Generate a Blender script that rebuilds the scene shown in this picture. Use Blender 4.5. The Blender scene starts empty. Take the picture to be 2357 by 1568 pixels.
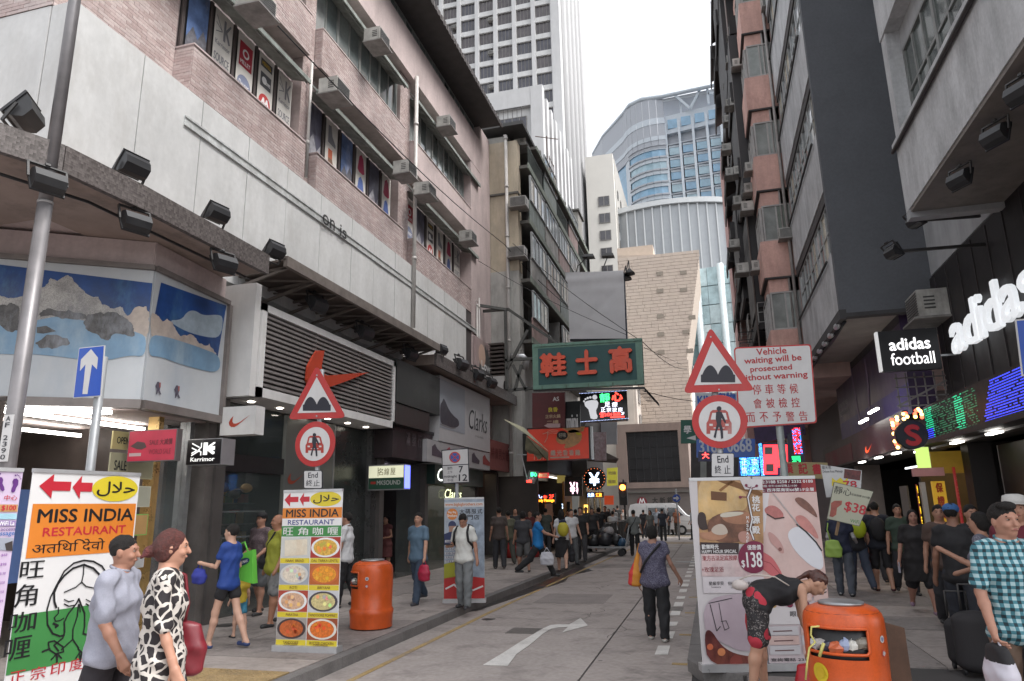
import bpy,math,random
import numpy as np
from mathutils import Vector,Matrix
random.seed(7)
SC = bpy.context.scene
COL = SC.collection
R_ = math.radians
# ---------------------------------------------------------------- camera
F_,CX_,CY_,H_ = 1624.,1178.5,784.,1.85          # focal length and centre for a picture 2357 wide
_up = Vector((1055 - CX_,CY_ + 6080,-F_)).normalized()
_fw = Vector((1641 - CX_,CY_ - 1160,-F_)).normalized()
_fw = (_fw - _up * _fw.dot(_up)).normalized()
_rt = _fw.cross(_up)
RM = Matrix((_rt,_fw,_up))
cam_d = bpy.data.cameras.new('camera')
cam_d.sensor_width = 36.0
cam_d.lens = 36.0 * F_ / 2357.0
cam_d.clip_start = 0.1
cam_d.clip_end = 3000
cam = bpy.data.objects.new('camera',cam_d)
COL.objects.link(cam)
cam.matrix_world = Matrix.Translation((0,0,H_)) @ RM.to_4x4()
SC.camera = cam
# ---------------------------------------------------------------- overcast sky, soft sun, exposure
w = bpy.data.worlds.new('World')
SC.world = w
w.use_nodes = True
nt = w.node_tree
bg = nt.nodes['Background']
sky = nt.nodes.new('ShaderNodeTexSky')
sky.sky_type = 'NISHITA'
sky.sun_disc = False
sky.sun_elevation = R_(56)
sky.sun_rotation = R_(96)
sky.air_density = 1.0
sky.dust_density = 3.0
hs = nt.nodes.new('ShaderNodeHueSaturation')
hs.inputs['Saturation'].default_value = 0.16
nt.links.new(sky.outputs[0],hs.inputs['Color'])
nt.links.new(hs.outputs[0],bg.inputs['Color'])
bg.inputs['Strength'].default_value = 0.15
sd = bpy.data.lights.new('sun','SUN')
sd.energy = 1.4
sd.angle = R_(25)
sd.color = (1.0,0.97,0.93)
sun = bpy.data.objects.new('sun',sd)
COL.objects.link(sun)
# lamp direction = the sky's sun direction
_az,_el = R_(96),R_(56)
_sdv = Vector((math.sin(_az) * math.cos(_el),math.cos(_az) * math.cos(_el),math.sin(_el)))
sun.rotation_euler = _sdv.to_track_quat('Z','Y').to_euler()
sun.location = (0,0,60)
SC.view_settings.view_transform = 'Standard'
SC.view_settings.look = 'None'
SC.view_settings.gamma = 1
SC.view_settings.use_curve_mapping = False
SC.view_settings.exposure = 1.5
SC.cycles.max_bounces = 8
SC.cycles.diffuse_bounces = 4
# ---------------------------------------------------------------- pixel helpers: a ray through a point of the 2357 px picture met with a real plane
def ray(px,py):
 return RM @ Vector((px - CX_,CY_ - py,-F_))
def at(px,py,x=None,y=None,z=None):
 d = ray(px,py)
 if x is not None: t = x / d.x
 elif y is not None: t = y / d.y
 else: t = (z - H_) / d.z
 return Vector((d.x * t,d.y * t,H_ + d.z * t))
# ---------------------------------------------------------------- materials
_mc = {}
def M(col,rough=0.6,var=0.12,scale=3.0,bump=0.0,metal=0.0,emit=0.0,streak=0.0,alpha=1.0,spec=None,fine=0.0,bscale=40,dirt=None):
 key = (tuple(col),rough,var,scale,bump,metal,emit,streak,alpha,spec,fine,bscale,dirt)
 if key in _mc: return _mc[key]
 m = bpy.data.materials.new('surface_%03d' % len(_mc))
 m.use_nodes = True
 n,l = m.node_tree.nodes,m.node_tree.links
 b = n['Principled BSDF']
 b.inputs['Roughness'].default_value = rough
 b.inputs['Metallic'].default_value = metal
 if spec is not None: b.inputs['Specular IOR Level'].default_value = spec
 c = tuple(col) + (1,)
 tc = n.new('ShaderNodeTexCoord')
 geo = n.new('ShaderNodeNewGeometry')
 src = geo.outputs['Position']
 if var > 0:
  nz = n.new('ShaderNodeTexNoise'); nz.inputs['Scale'].default_value = scale; nz.inputs['Detail'].default_value = 6
  nz.inputs['Roughness'].default_value = 0.65
  l.new(src,nz.inputs['Vector'])
  rp = n.new('ShaderNodeMapRange'); rp.inputs[1].default_value = 0.3; rp.inputs[2].default_value = 0.7
  rp.inputs[3].default_value = 1 - var; rp.inputs[4].default_value = 1 + var
  l.new(nz.outputs['Fac'],rp.inputs[0])
  cur = rp.outputs[0]
  if fine > 0:
   n2 = n.new('ShaderNodeTexNoise'); n2.inputs['Scale'].default_value = scale * 18; n2.inputs['Detail'].default_value = 3
   l.new(src,n2.inputs['Vector'])
   r2 = n.new('ShaderNodeMapRange'); r2.inputs[1].default_value = .3; r2.inputs[2].default_value = .7
   r2.inputs[3].default_value = 1 - fine; r2.inputs[4].default_value = 1 + fine
   l.new(n2.outputs['Fac'],r2.inputs[0])
   mm = n.new('ShaderNodeMath'); mm.operation = 'MULTIPLY'
   l.new(cur,mm.inputs[0]); l.new(r2.outputs[0],mm.inputs[1]); cur = mm.outputs[0]
  if streak > 0:
   mp = n.new('ShaderNodeMapping'); mp.inputs['Scale'].default_value = (1.7,1.7,0.32)
   l.new(src,mp.inputs['Vector'])
   n3 = n.new('ShaderNodeTexNoise'); n3.inputs['Scale'].default_value = 1.3; n3.inputs['Detail'].default_value = 7
   n3.inputs['Roughness'].default_value = .7
   l.new(mp.outputs[0],n3.inputs['Vector'])
   r3 = n.new('ShaderNodeMapRange'); r3.inputs[1].default_value = .42; r3.inputs[2].default_value = .75
   r3.inputs[3].default_value = 1.05; r3.inputs[4].default_value = 1 - streak
   l.new(n3.outputs['Fac'],r3.inputs[0])
   mm = n.new('ShaderNodeMath'); mm.operation = 'MULTIPLY'
   l.new(cur,mm.inputs[0]); l.new(r3.outputs[0],mm.inputs[1]); cur = mm.outputs[0]
  vm = n.new('ShaderNodeVectorMath'); vm.operation = 'SCALE'; vm.inputs[0].default_value = col[:3]
  l.new(cur,vm.inputs['Scale'])
  out = vm.outputs[0]
  if dirt:
   mp = n.new('ShaderNodeMapping'); mp.inputs['Scale'].default_value = (1.2,1.2,.5)
   l.new(src,mp.inputs['Vector'])
   n4 = n.new('ShaderNodeTexNoise'); n4.inputs['Scale'].default_value = 1.3; n4.inputs['Detail'].default_value = 8; n4.inputs['Roughness'].default_value = .72
   l.new(mp.outputs[0],n4.inputs['Vector'])
   r4 = n.new('ShaderNodeMapRange'); r4.inputs[1].default_value = .5; r4.inputs[2].default_value = .68
   r4.inputs[4].default_value = dirt[3]
   l.new(n4.outputs['Fac'],r4.inputs[0])
   mx = n.new('ShaderNodeMix'); mx.data_type = 'RGBA'
   l.new(r4.outputs[0],mx.inputs['Factor']); l.new(out,mx.inputs['A']); mx.inputs['B'].default_value = tuple(dirt[:3]) + (1,)
   out = mx.outputs['Result']
  l.new(out,b.inputs['Base Color'])
  if emit > 0: l.new(out,b.inputs['Emission Color'])
  # roughness wear
  rr = n.new('ShaderNodeMapRange'); rr.inputs[1].default_value = .3; rr.inputs[2].default_value = .7
  rr.inputs[3].default_value = max(0,rough - .08); rr.inputs[4].default_value = min(1,rough + .08)
  l.new(nz.outputs['Fac'],rr.inputs[0]); l.new(rr.outputs[0],b.inputs['Roughness'])
 else:
  b.inputs['Base Color'].default_value = c
  b.inputs['Emission Color'].default_value = c
 b.inputs['Emission Strength'].default_value = emit
 if alpha < 1: b.inputs['Alpha'].default_value = alpha
 if bump > 0:
  nb = n.new('ShaderNodeTexNoise'); nb.inputs['Scale'].default_value = bscale; nb.inputs['Detail'].default_value = 5
  l.new(src,nb.inputs['Vector'])
  bp = n.new('ShaderNodeBump'); bp.inputs['Strength'].default_value = bump; bp.inputs['Distance'].default_value = 0.02
  l.new(nb.outputs['Fac'],bp.inputs['Height']); l.new(bp.outputs[0],b.inputs['Normal'])
 _mc[key] = m
 return m
def E_(col,s): return M(col,.5,0,emit=s)
def P_(col,rough=.55): return M(col,rough,.07,6)               # printed vinyl or paint
def glass(tint=(.12,.16,.16),rough=.05,var=.35):
 return M(tint,rough,var,1.2,spec=.8)
def clear(alpha=.22,tint=(.25,.28,.28)):
 return M(tint,.04,0,alpha=alpha,spec=.8)
# ---------------------------------------------------------------- mesh builder
BOXF = [(0,3,2,1),(4,5,6,7),(0,1,5,4),(1,2,6,5),(2,3,7,6),(3,0,4,7)]
class MB:
 def __init__(s): s.v = []; s.f = []; s.m = []; s.sm = set()
 def quadf(s,idx,m=0): s.f.append(tuple(idx)); s.m.append(m)
 def poly(s,pts,m=0):
  k = len(s.v); s.v += [tuple(p) for p in pts]; s.f.append(tuple(range(k,k + len(pts)))); s.m.append(m)
  return s
 def hexa(s,p8,m=0):
  k = len(s.v); s.v += [tuple(p) for p in p8]
  for f in BOXF: s.f.append(tuple(k + i for i in f)); s.m.append(m)
  return s
 def box(s,x0,x1,y0,y1,z0,z1,m=0):
  if x0 > x1: x0,x1 = x1,x0
  if y0 > y1: y0,y1 = y1,y0
  if z0 > z1: z0,z1 = z1,z0
  s.hexa([(x0,y0,z0),(x1,y0,z0),(x1,y1,z0),(x0,y1,z0),(x0,y0,z1),(x1,y0,z1),(x1,y1,z1),(x0,y1,z1)],m)
  return s
 def bar(s,a,b,t,m=0,t2=None):                                 # square bar from a to b
  a = Vector(a); b = Vector(b); d = (b - a).normalized()
  u = d.cross(Vector((0,0,1)))
  if u.length < 1e-3: u = Vector((1,0,0))
  u.normalize(); v = u.cross(d).normalized()
  t2 = t2 or t
  q = [(-1,-1),(1,-1),(1,1),(-1,1)]
  s.hexa([a + u * t / 2 * i + v * t2 / 2 * j for i,j in q] + [b + u * t / 2 * i + v * t2 / 2 * j for i,j in q],m)
  return s
 def prism(s,pts,ext,m=0):                                       # polygon pts extruded by vector ext
  k = len(s.v); n = len(pts); e = Vector(ext)
  s.v += [tuple(p) for p in pts] + [tuple(Vector(p) + e) for p in pts]
  s.f.append(tuple(k + i for i in range(n))[::-1]); s.m.append(m)
  s.f.append(tuple(k + n + i for i in range(n))); s.m.append(m)
  for i in range(n):
   j = (i + 1) % n
   s.f.append((k + i,k + j,k + n + j,k + n + i)); s.m.append(m)
  return s
 def ring(s,rings,m=0,cap=True,smooth=True):
  k = len(s.v); n = len(rings[0])
  for r in rings: s.v += [tuple(p) for p in r]
  for a in range(len(rings) - 1):
   for i in range(n):
    j = (i + 1) % n
    if smooth: s.sm.add(len(s.f))
    s.f.append((k + a * n + i,k + a * n + j,k + (a + 1) * n + j,k + (a + 1) * n + i)); s.m.append(m)
  if cap:
   s.f.append(tuple(k + i for i in range(n))[::-1]); s.m.append(m)
   s.f.append(tuple(k + (len(rings) - 1) * n + i for i in range(n))); s.m.append(m)
  return s
 def tube(s,path,r,n=8,m=0,cap=True):
  path = [Vector(p) for p in path]; rings = []
  pu = None
  for i,p in enumerate(path):
   d = (path[min(i + 1,len(path) - 1)] - path[max(i - 1,0)]).normalized()
   u = d.cross(Vector((0,0,1))) if pu is None else pu - d * pu.dot(d)
   if u.length < 1e-3: u = d.cross(Vector((1,0,0)))
   u.normalize(); pu = u; v = d.cross(u)
   rr = r[i] if isinstance(r,(list,tuple)) else r
   rings.append([p + (u * math.cos(2 * math.pi * k / n) + v * math.sin(2 * math.pi * k / n)) * rr for k in range(n)])
  return s.ring(rings,m,cap)
 def lathe(s,prof,c=(0,0,0),n=24,m=0,cap=True,sx=1,sy=1):
  s.ring([[(c[0] + r * sx * math.cos(2 * math.pi * k / n),c[1] + r * sy * math.sin(2 * math.pi * k / n),c[2] + z) for k in range(n)] for r,z in prof],m,cap)
  return s
 def blob(s,c,rx,ry,rz,n=10,k=6,m=0):
  rings = []
  for i in range(k + 1):
   a = math.pi * (i + .02) / (k + .04)
   rings.append([(c[0] + rx * math.sin(a) * math.cos(2 * math.pi * j / n),c[1] + ry * math.sin(a) * math.sin(2 * math.pi * j / n),c[2] - rz * math.cos(a)) for j in range(n)])
  return s.ring(rings,m)
 def rawmesh(s,V,Fc,m=0,smooth=True):
  k = len(s.v); s.v += [tuple(p) for p in V]
  for f in Fc:
   if smooth: s.sm.add(len(s.f))
   s.f.append(tuple(k + int(i) for i in f)); s.m.append(m)
 def add(s,o,mat=None,m=None):
  k = len(s.v)
  s.v += [tuple(mat @ Vector(p)) for p in o.v] if mat is not None else list(o.v)
  for i,f in enumerate(o.f):
   if i in o.sm: s.sm.add(len(s.f))
   s.f.append(tuple(k + j for j in f)); s.m.append(o.m[i] if m is None else m)
  return s
 def mesh(s,name,mats,off=(0,0,0)):
  me = bpy.data.meshes.new(name)
  ox,oy,oz = off
  me.from_pydata([(x - ox,y - oy,z - oz) for x,y,z in s.v],[],s.f)
  if not isinstance(mats,(list,tuple)): mats = [mats]
  for mm in mats: me.materials.append(mm)
  if len(mats) > 1: me.polygons.foreach_set('material_index',[min(i,len(mats) - 1) for i in s.m])
  if s.sm: me.polygons.foreach_set('use_smooth',[i in s.sm for i in range(len(s.f))])
  me.update()
  return me
def wloc(o):
 l = Vector(o.location)
 while o.parent: o = o.parent; l += Vector(o.location)
 return l
def tag(o,label=None,cat=None,group=None,kind=None):
 if label: o['label'] = label
 if cat: o['category'] = cat
 if group: o['group'] = group
 if kind: o['kind'] = kind
 return o
def thing(name,label,cat,loc=(0,0,0),group=None,rz=0):
 o = bpy.data.objects.new(name,None); COL.objects.link(o)
 o.empty_display_size = .1
 o.location = loc; o.rotation_euler = (0,0,rz)
 return tag(o,label,cat,group)
def part(name,mb,mats,parent,kind=None,label=None,local=False):  # world-space vertices, unless local
 off = (0,0,0) if local else wloc(parent)
 o = bpy.data.objects.new(name,mb if isinstance(mb,bpy.types.Mesh) else mb.mesh(name,mats,off))
 COL.objects.link(o); o.parent = parent
 return tag(o,label,None,None,kind)
def solo(name,mb,mats,label,cat,group=None,kind=None):
 xs = [p[0] for p in mb.v]; ys = [p[1] for p in mb.v]; zs = [p[2] for p in mb.v]
 loc = ((min(xs) + max(xs)) / 2,(min(ys) + max(ys)) / 2,min(zs))
 o = bpy.data.objects.new(name,mb.mesh(name,mats,loc)); COL.objects.link(o); o.location = loc
 return tag(o,label,cat,group,kind)
def struct(name,mb,mats,parent=None,kind='structure'):
 if parent: return part(name,mb,mats,parent)
 return solo(name,mb,mats,None,None,None,kind)
def kids(o): return list(o.children)
_ch = {}
def dup(root,loc,rz=0,label=None,group=None,scale=None):
 if root.name not in _ch:
  _ch[root.name] = [(c,list(c.children)) for c in root.children]
 r = root.copy(); COL.objects.link(r); r.location = loc; r.rotation_euler = (0,0,rz)
 if scale: r.scale = scale
 if label: r['label'] = label
 if group: r['group'] = group
 for c,gs in _ch[root.name]:
  d = c.copy(); COL.objects.link(d); d.parent = r
  for g in gs:
   e = g.copy(); COL.objects.link(e); e.parent = d
 return r
# ---------------------------------------------------------------- lettering
_tc = {}
def glyphs(s,bold=0.0,shear=0.0):
 k = (s,bold,shear)
 if k in _tc: return _tc[k]
 cu = bpy.data.curves.new('lettering','FONT'); cu.body = s; cu.resolution_u = 3; cu.offset = bold; cu.shear = shear
 ob = bpy.data.objects.new('lettering',cu)
 me = ob.to_mesh()
 V = np.zeros(len(me.vertices) * 3,np.float32); me.vertices.foreach_get('co',V); V = V.reshape(-1,3)[:,:2]
 Fc = [tuple(p.vertices) for p in me.polygons]
 ob.to_mesh_clear(); bpy.data.objects.remove(ob); bpy.data.curves.remove(cu)
 if len(V):
  lo = V.min(0); sz = np.maximum(V.max(0) - lo,1e-4); V = (V - lo) / sz
 _tc[k] = (V,Fc)
 return _tc[k]
class Art:
 """flat print on a rectangle: O top-left corner, u to the right, v downwards, sizes w x h; coordinates are fractions"""
 def __init__(s,O,u,v,w,h,off=.002):
  s.O = Vector(O); s.u = Vector(u).normalized(); s.v = Vector(v).normalized(); s.w = w; s.h = h
  s.n = s.v.cross(s.u).normalized(); s.mb = MB(); s.mats = []; s.off = off; s.soft = 0; s.jag = 0
 def mi(s,m):
  if m not in s.mats: s.mats.append(m)
  return s.mats.index(m)
 def P(s,a,b,L=0): return s.O + s.u * (a * s.w) + s.v * (b * s.h) + s.n * (s.off * (L + 1))
 def poly(s,pts,m,L=0):
  if s.jag and len(pts) > 5:                                     # broken mountain outline
   rr = random.Random(len(pts) * 7 + int(pts[0][0] * 999)); k = s.w / s.h
   for it in range(3):
    q = []
    for i in range(len(pts)):
     a,b = pts[i],pts[(i + 1) % len(pts)]; d = math.hypot(b[0] - a[0],(b[1] - a[1]) / k); e = d * s.jag
     q += [a,((a[0] + b[0]) / 2 + rr.uniform(-e,e),(a[1] + b[1]) / 2 + rr.uniform(-e,e) * k)] if d > .004 else [a]
    pts = q
  if s.soft and len(pts) > 4:                                    # rounded outline
   for it in range(2):
    q = []
    for i in range(len(pts)):
     a,b = pts[i],pts[(i + 1) % len(pts)]; q += [(a[0] * .75 + b[0] * .25,a[1] * .75 + b[1] * .25),(a[0] * .25 + b[0] * .75,a[1] * .25 + b[1] * .75)]
    pts = q
  s.mb.poly([s.P(a,b,L) for a,b in pts][::-1],s.mi(m))
  return s
 def rect(s,a0,b0,a1,b1,m,L=0): return s.poly([(a0,b0),(a1,b0),(a1,b1),(a0,b1)],m,L)
 def disc(s,a,b,r,m,L=0,n=20,ry=None,a0=0,a1=6.2832):
  ry = ry if ry is not None else r * s.w / s.h
  return s.poly([(a + r * math.cos(a0 + (a1 - a0) * i / n),b + ry * math.sin(a0 + (a1 - a0) * i / n)) for i in range(n + (a1 - a0 < 6.28))],m,L)
 def annulus(s,a,b,r0,r1,m,L=0,n=24):
  for i in range(n):
   t0,t1 = 2 * math.pi * i / n,2 * math.pi * (i + 1) / n; k = s.w / s.h
   s.poly([(a + r0 * math.cos(t0),b + r0 * k * math.sin(t0)),(a + r1 * math.cos(t0),b + r1 * k * math.sin(t0)),(a + r1 * math.cos(t1),b + r1 * k * math.sin(t1)),(a + r0 * math.cos(t1),b + r0 * k * math.sin(t1))],m,L)
  return s
 def line(s,pts,t,m,L=0):                                       # stroke of width t (metres)
  W = [Vector((a * s.w,b * s.h)) for a,b in pts]
  for i in range(len(W) - 1):
   d = W[i + 1] - W[i]
   if d.length < 1e-6: continue
   d.normalize(); e = Vector((-d.y,d.x)) * t / 2; g = d * t * .35
   q = [W[i] - g + e,W[i + 1] + g + e,W[i + 1] + g - e,W[i] - g - e]
   s.poly([(p.x / s.w,p.y / s.h) for p in q],m,L + (i % 2) * .2)
  return s
 def text(s,t,a0,b0,a1,b1,m,L=1,bold=0.0,depth=0,shear=0.0):
  if bold > 0:                                                   # heavier strokes: shifted passes a hair apart
   d = bold * .9 * (b1 - b0) * s.h / s.w * (1 if a1 > a0 else -1); e = bold * .9 * (b1 - b0)
   n = 2 if bold < .015 else 4
   for k,(i,j) in enumerate(((-1,0),(1,0),(0,-1),(0,1))[:n]):
    s.text(t,a0 + abs(d) + i * d,b0 + e + j * e,a1 - abs(d) + i * d,b1 - e + j * e,m,L + .06 * k,0,depth + (.0004 * k if depth else 0),shear)
   return s
  V,Fc = glyphs(t,bold,shear)
  if not len(V): return s
  k = len(s.mb.v); mi = s.mi(m)
  A = a0 + V[:,0] * (a1 - a0); B = b1 + V[:,1] * (b0 - b1)
  P = [s.P(float(a),float(b),L) for a,b in zip(A,B)]
  s.mb.v += [tuple(p) for p in P]
  for f in Fc: s.mb.f.append(tuple(k + i for i in f)); s.mb.m.append(mi)
  if depth:                                                      # raised letters: front plus sides
   e = s.n * depth; q = len(s.mb.v)
   s.mb.v += [tuple(p + e) for p in P]
   ed = {}
   for f in Fc:
    s.mb.f.append(tuple(q + i for i in f)); s.mb.m.append(mi)
    for i in range(len(f)):
     a,b = f[i],f[(i + 1) % len(f)]
     if (b,a) in ed: ed.pop((b,a))
     else: ed[(a,b)] = 1
   for a,b in ed: s.mb.f.append((k + a,k + b,q + b,q + a)); s.mb.m.append(mi)
  return s
 def fr(s,p,zf=None):
  q = zf(*p) if zf else p
  d = ray(*q); t = (s.O - Vector((0,0,H_))).dot(s.n) / d.dot(s.n); W = Vector((0,0,H_)) + d * t - s.O
  return (W.dot(s.u) / s.w,W.dot(s.v) / s.h)
 def pp(s,pts,m,L=0,zf=None): return s.poly([s.fr(p,zf) for p in pts],m,L)
 def pt(s,t,p0,p1,m,L=1,zf=None,**k):
  a,b = s.fr(p0,zf),s.fr(p1,zf); return s.text(t,a[0],a[1],b[0],b[1],m,L,**k)
 def pl(s,pts,t,m,L=0,zf=None): return s.line([s.fr(p,zf) for p in pts],t,m,L)
 def build(s,parent,name='artwork',kind=None):
  if s.mb.f: return part(name,s.mb,s.mats,parent,kind)
W0 = P_((.78,.78,.78)); BLK = M((.012,.012,.014),.45,.1); RED = P_((.55,.02,.03)); 
METAL = M((.33,.34,.35),.4,.15,8,metal=.7)
STEEL = M((.5,.51,.52),.35,.12,8,metal=.6)
DARKM = M((.035,.033,.033),.5,.2,8)
# ================================================================ GROUND
CONC = M((.325,.285,.264),.75,.12,.7,bump=.15,fine=.12,bscale=55,dirt=(.12,.105,.098,.75))
CONC2 = M((.235,.207,.194),.72,.14,1.1,bump=.12,fine=.14,bscale=60,dirt=(.07,.062,.06,.8))
CONC3 = M((.345,.305,.284),.75,.12,.9,bump=.15,fine=.12,bscale=55,dirt=(.15,.13,.12,.6))
JOINT = M((.05,.046,.045),.8,.2,6)
ASPH = M((.06,.058,.058),.85,.2,3,bump=.2)
KERBM = M((.15,.14,.135),.8,.25,3,bump=.2,fine=.15)
PAINT = M((.62,.60,.57),.7,.12,5,fine=.12,dirt=(.3,.28,.26,.6))
YEL = M((.36,.25,.10),.75,.25,3,fine=.25,dirt=(.2,.175,.16,.97))
struct('ground',MB().box(-260,260,-80,420,-.30,-.06),ASPH)
kerbL = [(-4.45,-6),(-4.45,8),(-4.46,13),(-4.33,20),(-4.08,29),(-3.85,38.4)]
def kx(y):
 for (a,b),(c,d) in zip(kerbL,kerbL[1:]):
  if b <= y <= d: return a + (c - a) * (y - b) / (d - b)
 return kerbL[-1][0]
KR = -.42
road = struct('road',MB().box(-5.2,.2,-6,38.5,-.05,-.012).box(-60,60,38.5,50.5,-.05,-.012),JOINT)
ys = [-6,0,5.2,11.6,17.9,22.6,24.1,30.0,38.45]
for i in range(len(ys) - 1):
 y0,y1 = ys[i] + .008,ys[i + 1] - .008
 mt = [CONC,CONC,CONC3,CONC,CONC,CONC2,CONC,CONC,CONC][i]
 k = [y0] + [q for _,q in kerbL if y0 < q < y1] + [y1]
 pts = [(kx(q),q,-.03) for q in k]
 part('slab',MB().prism([(-1.575,y0,-.03),(-1.575,y1,-.03)] + pts[::-1],(0,0,.03)),mt,road)
 part('slab',MB().box(-1.55,KR + .05,y0,y1,-.03,0),[CONC,CONC3,CONC,CONC,CONC3,CONC2,CONC,CONC3][i],road)
for i in range(12):
 part('slab',MB().box(-40 + i * 7 + .01,-33 + i * 7 - .01,38.47,44.4,-.03,0),CONC if i % 2 else CONC3,road)
 part('slab',MB().box(-40 + i * 7 + .01,-33 + i * 7 - .01,44.42,50.4,-.03,0),ASPH,road)
# kerbs in stones, pavements in slabs
pl = struct('pavement_left',MB().prism([(kx(q) - .16,q,-.05) for q in (-6,8,13,20,29,38.4)] + [(-30,38.4,-.05),(-30,-6,-.05)],(0,0,.165)),JOINT)
y = 2.0
while y < 38.3:
 y2 = min(y + .9,38.4); a,b = kx(y),kx(y2)
 part('kerb_stone',MB().hexa([(a - .15,y + .006,-.03),(a,y + .006,-.03),(b,y2 - .006,-.03),(b - .15,y2 - .006,-.03),(a - .15,y + .006,.128 + random.uniform(-.003,.004)),(a - .01,y + .006,.125),(b - .01,y2 - .006,.125),(b - .15,y2 - .006,.13)]),KERBM,pl)
 y = y2
random.seed(3)
for j in range(12):
 ya = 2 + j * 3.03
 for i in range(2):
  xa,xb = (-6.35,None) if i == 0 else (-9.4,-6.37)
  m = MB()
  if i == 0: m.prism([(-6.35,ya + .008,.09),(kx(ya) - .165,ya + .008,.09),(kx(ya + 3.02) - .165,ya + 3.02,.09),(-6.35,ya + 3.02,.09)],(0,0,.04 + random.uniform(0,.003)))
  else: m.box(xa,xb,ya + .008,ya + 3.02,.09,.13 + random.uniform(0,.003))
  part('paving_slab',m,random.choice([CONC2,CONC2,CONC]),pl)
pr = struct('pavement_right',MB().prism([(KR + .16,8.9,-.05),(KR + .3,8.5,-.05),(KR + .6,8.3,-.05),(KR + .6,0,-.05),(30,0,-.05),(30,38.4,-.05),(KR + .16,38.4,-.05)],(0,0,.165)),JOINT)
y = 8.9
while y < 38.3:
 y2 = min(y + .9,38.4)
 part('kerb_stone',MB().box(KR,KR + .15,y + .006,y2 - .006,-.03,.128 + random.uniform(-.003,.004)),KERBM,pr); y = y2
for (a,b),(c,d) in [((KR,8.9),(KR + .18,8.42)),((KR + .18,8.42),(KR + .58,8.2))]:
 part('kerb_stone',MB().hexa([(a,b,-.03),(c,d,-.03),(c + .13,d + .13,-.03),(a + .15,b,-.03),(a,b,.13),(c,d,.13),(c + .13,d + .13,.13),(a + .15,b,.13)]),KERBM,pr)
for j in range(24):
 for i in range(4):
  xa = KR + .165 if i == 0 else .9 + (i - 1) * 1.35
  xb = .885 if i == 0 else .9 + i * 1.35 - .015
  ya = 8.92 + j * 1.22
  part('paving_slab',MB().box(xa,xb,ya + .006,ya + 1.21,.09,.13 + random.uniform(0,.003)),random.choice([CONC2,CONC2,CONC]),pr)
for j in range(7):
 for i in range(4):
  xa = .2 + i * 1.35
  part('paving_slab',MB().box(xa,xa + 1.335,8.2 - (j + 1) * 1.22 + .01,8.2 - j * 1.22,.09,.13 + random.uniform(0,.003)),random.choice([CONC2,CONC]),pr)
struct('path',MB().box(-30,-9.42,-5,38.3,.08,.128),CONC2)
# painted markings
zq = lambda ox,oy,s: (lambda x,y: ((ox + x / s) / 1.64277,(oy + y / s) / 1.64277))
z3 = zq(1500,1716,1.8233)
ar = [(595,1457),(765,1463),(825,1383),(905,1328),(960,1283),(1010,1240),(1065,1207),(1120,1197),(1180,1195),(1142,1232),(1318,1185),(1268,1133),(1190,1178),(1110,1177),(1060,1182),(1010,1205),(925,1255),(840,1305),(740,1370)]
def flatpoly(pts,z,dz=.003):
 return MB().prism([at(*p,z=z) for p in pts][::-1],(0,0,dz))
struct('turn_arrow_marking',flatpoly([z3(*p) for p in ar],.004),PAINT,road)
struct('far_arrow_marking',flatpoly([(1383,1257),(1400,1255),(1424,1238),(1412,1238)],.004),PAINT,road)
y = 9.75
i = 0
while y < 33:
 l = .62 if i % 3 != 2 else .42
 part('road_dash',MB().prism([(-.86,y,.002),(-.70,y + .03,.002),(-.70 + random.uniform(-.01,.01),y + l,.002),(-.86,y + l - .03,.002)],(0,0,.004)),PAINT,road)
 y += 1.12; i += 1
part('yellow_line',MB().prism([(kx(q) + .36,q,.002) for q in (2,8,13,20,28,36)] + [(kx(q) + .44,q,.002) for q in (36,28,20,13,8,2)],(0,0,.003)),YEL,road)
for yy in (9.2,11.2,13.4,15.6,19.3,24): part('yellow_tick',MB().box(-.62,-.44,yy,yy + .1,.001,.005),YEL,road)
for k in range(5):
 part('yellow_line',MB().box(-3.6,-.6,36.2 + k * .42,36.32 + k * .42,.001,.005),YEL,road)
for k in range(3): part('yellow_line',MB().box(-12,12,44.0 + k * .9,44.12 + k * .9,.001,.005),YEL,road)
GUT = M((.035,.03,.028),.35,.3,3,spec=.6)
part('gutter_stain',MB().prism([(kx(13) + .0,13,.002),(kx(13) + .1,13.2,.002),(-4.2,14.6,.002),(-4.05,16.2,.002),(-3.75,18.4,.002),(-3.95,20,.002),(-3.55,21.6,.002),(-4.1,23,.002),(-4.12,27.5,.002),(kx(28),28,.002)],(0,0,.002)),GUT,road)
part('manhole_cover',MB().lathe([(.3,0.001),(.3,.006),(.26,.008),(.02,.008)],(-1.05,25.0,0),20),METAL,road)
CRK = M((.045,.04,.038),.8,.3,5)
rnd = random.Random(9)
for i in range(16):                                                   # cracks and oil or gum spots
 x_,y_ = (rnd.uniform(-4.1,-.9),rnd.uniform(9,30)); p_ = [(x_,y_)]
 for k in range(9): p_.append((p_[-1][0] + rnd.uniform(-.09,.14),p_[-1][1] + rnd.uniform(.02,.22)))
 q_ = [(a,b,.0012) for a,b in p_] + [(a + .009,b,.0012) for a,b in p_[::-1]]
 if i < 7: part('crack',MB().prism(q_,(0,0,.0008)),CRK,road)
SPT = [M((.10,.088,.082),.6,.3,4),M((.05,.045,.043),.45,.3,4)]
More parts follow.
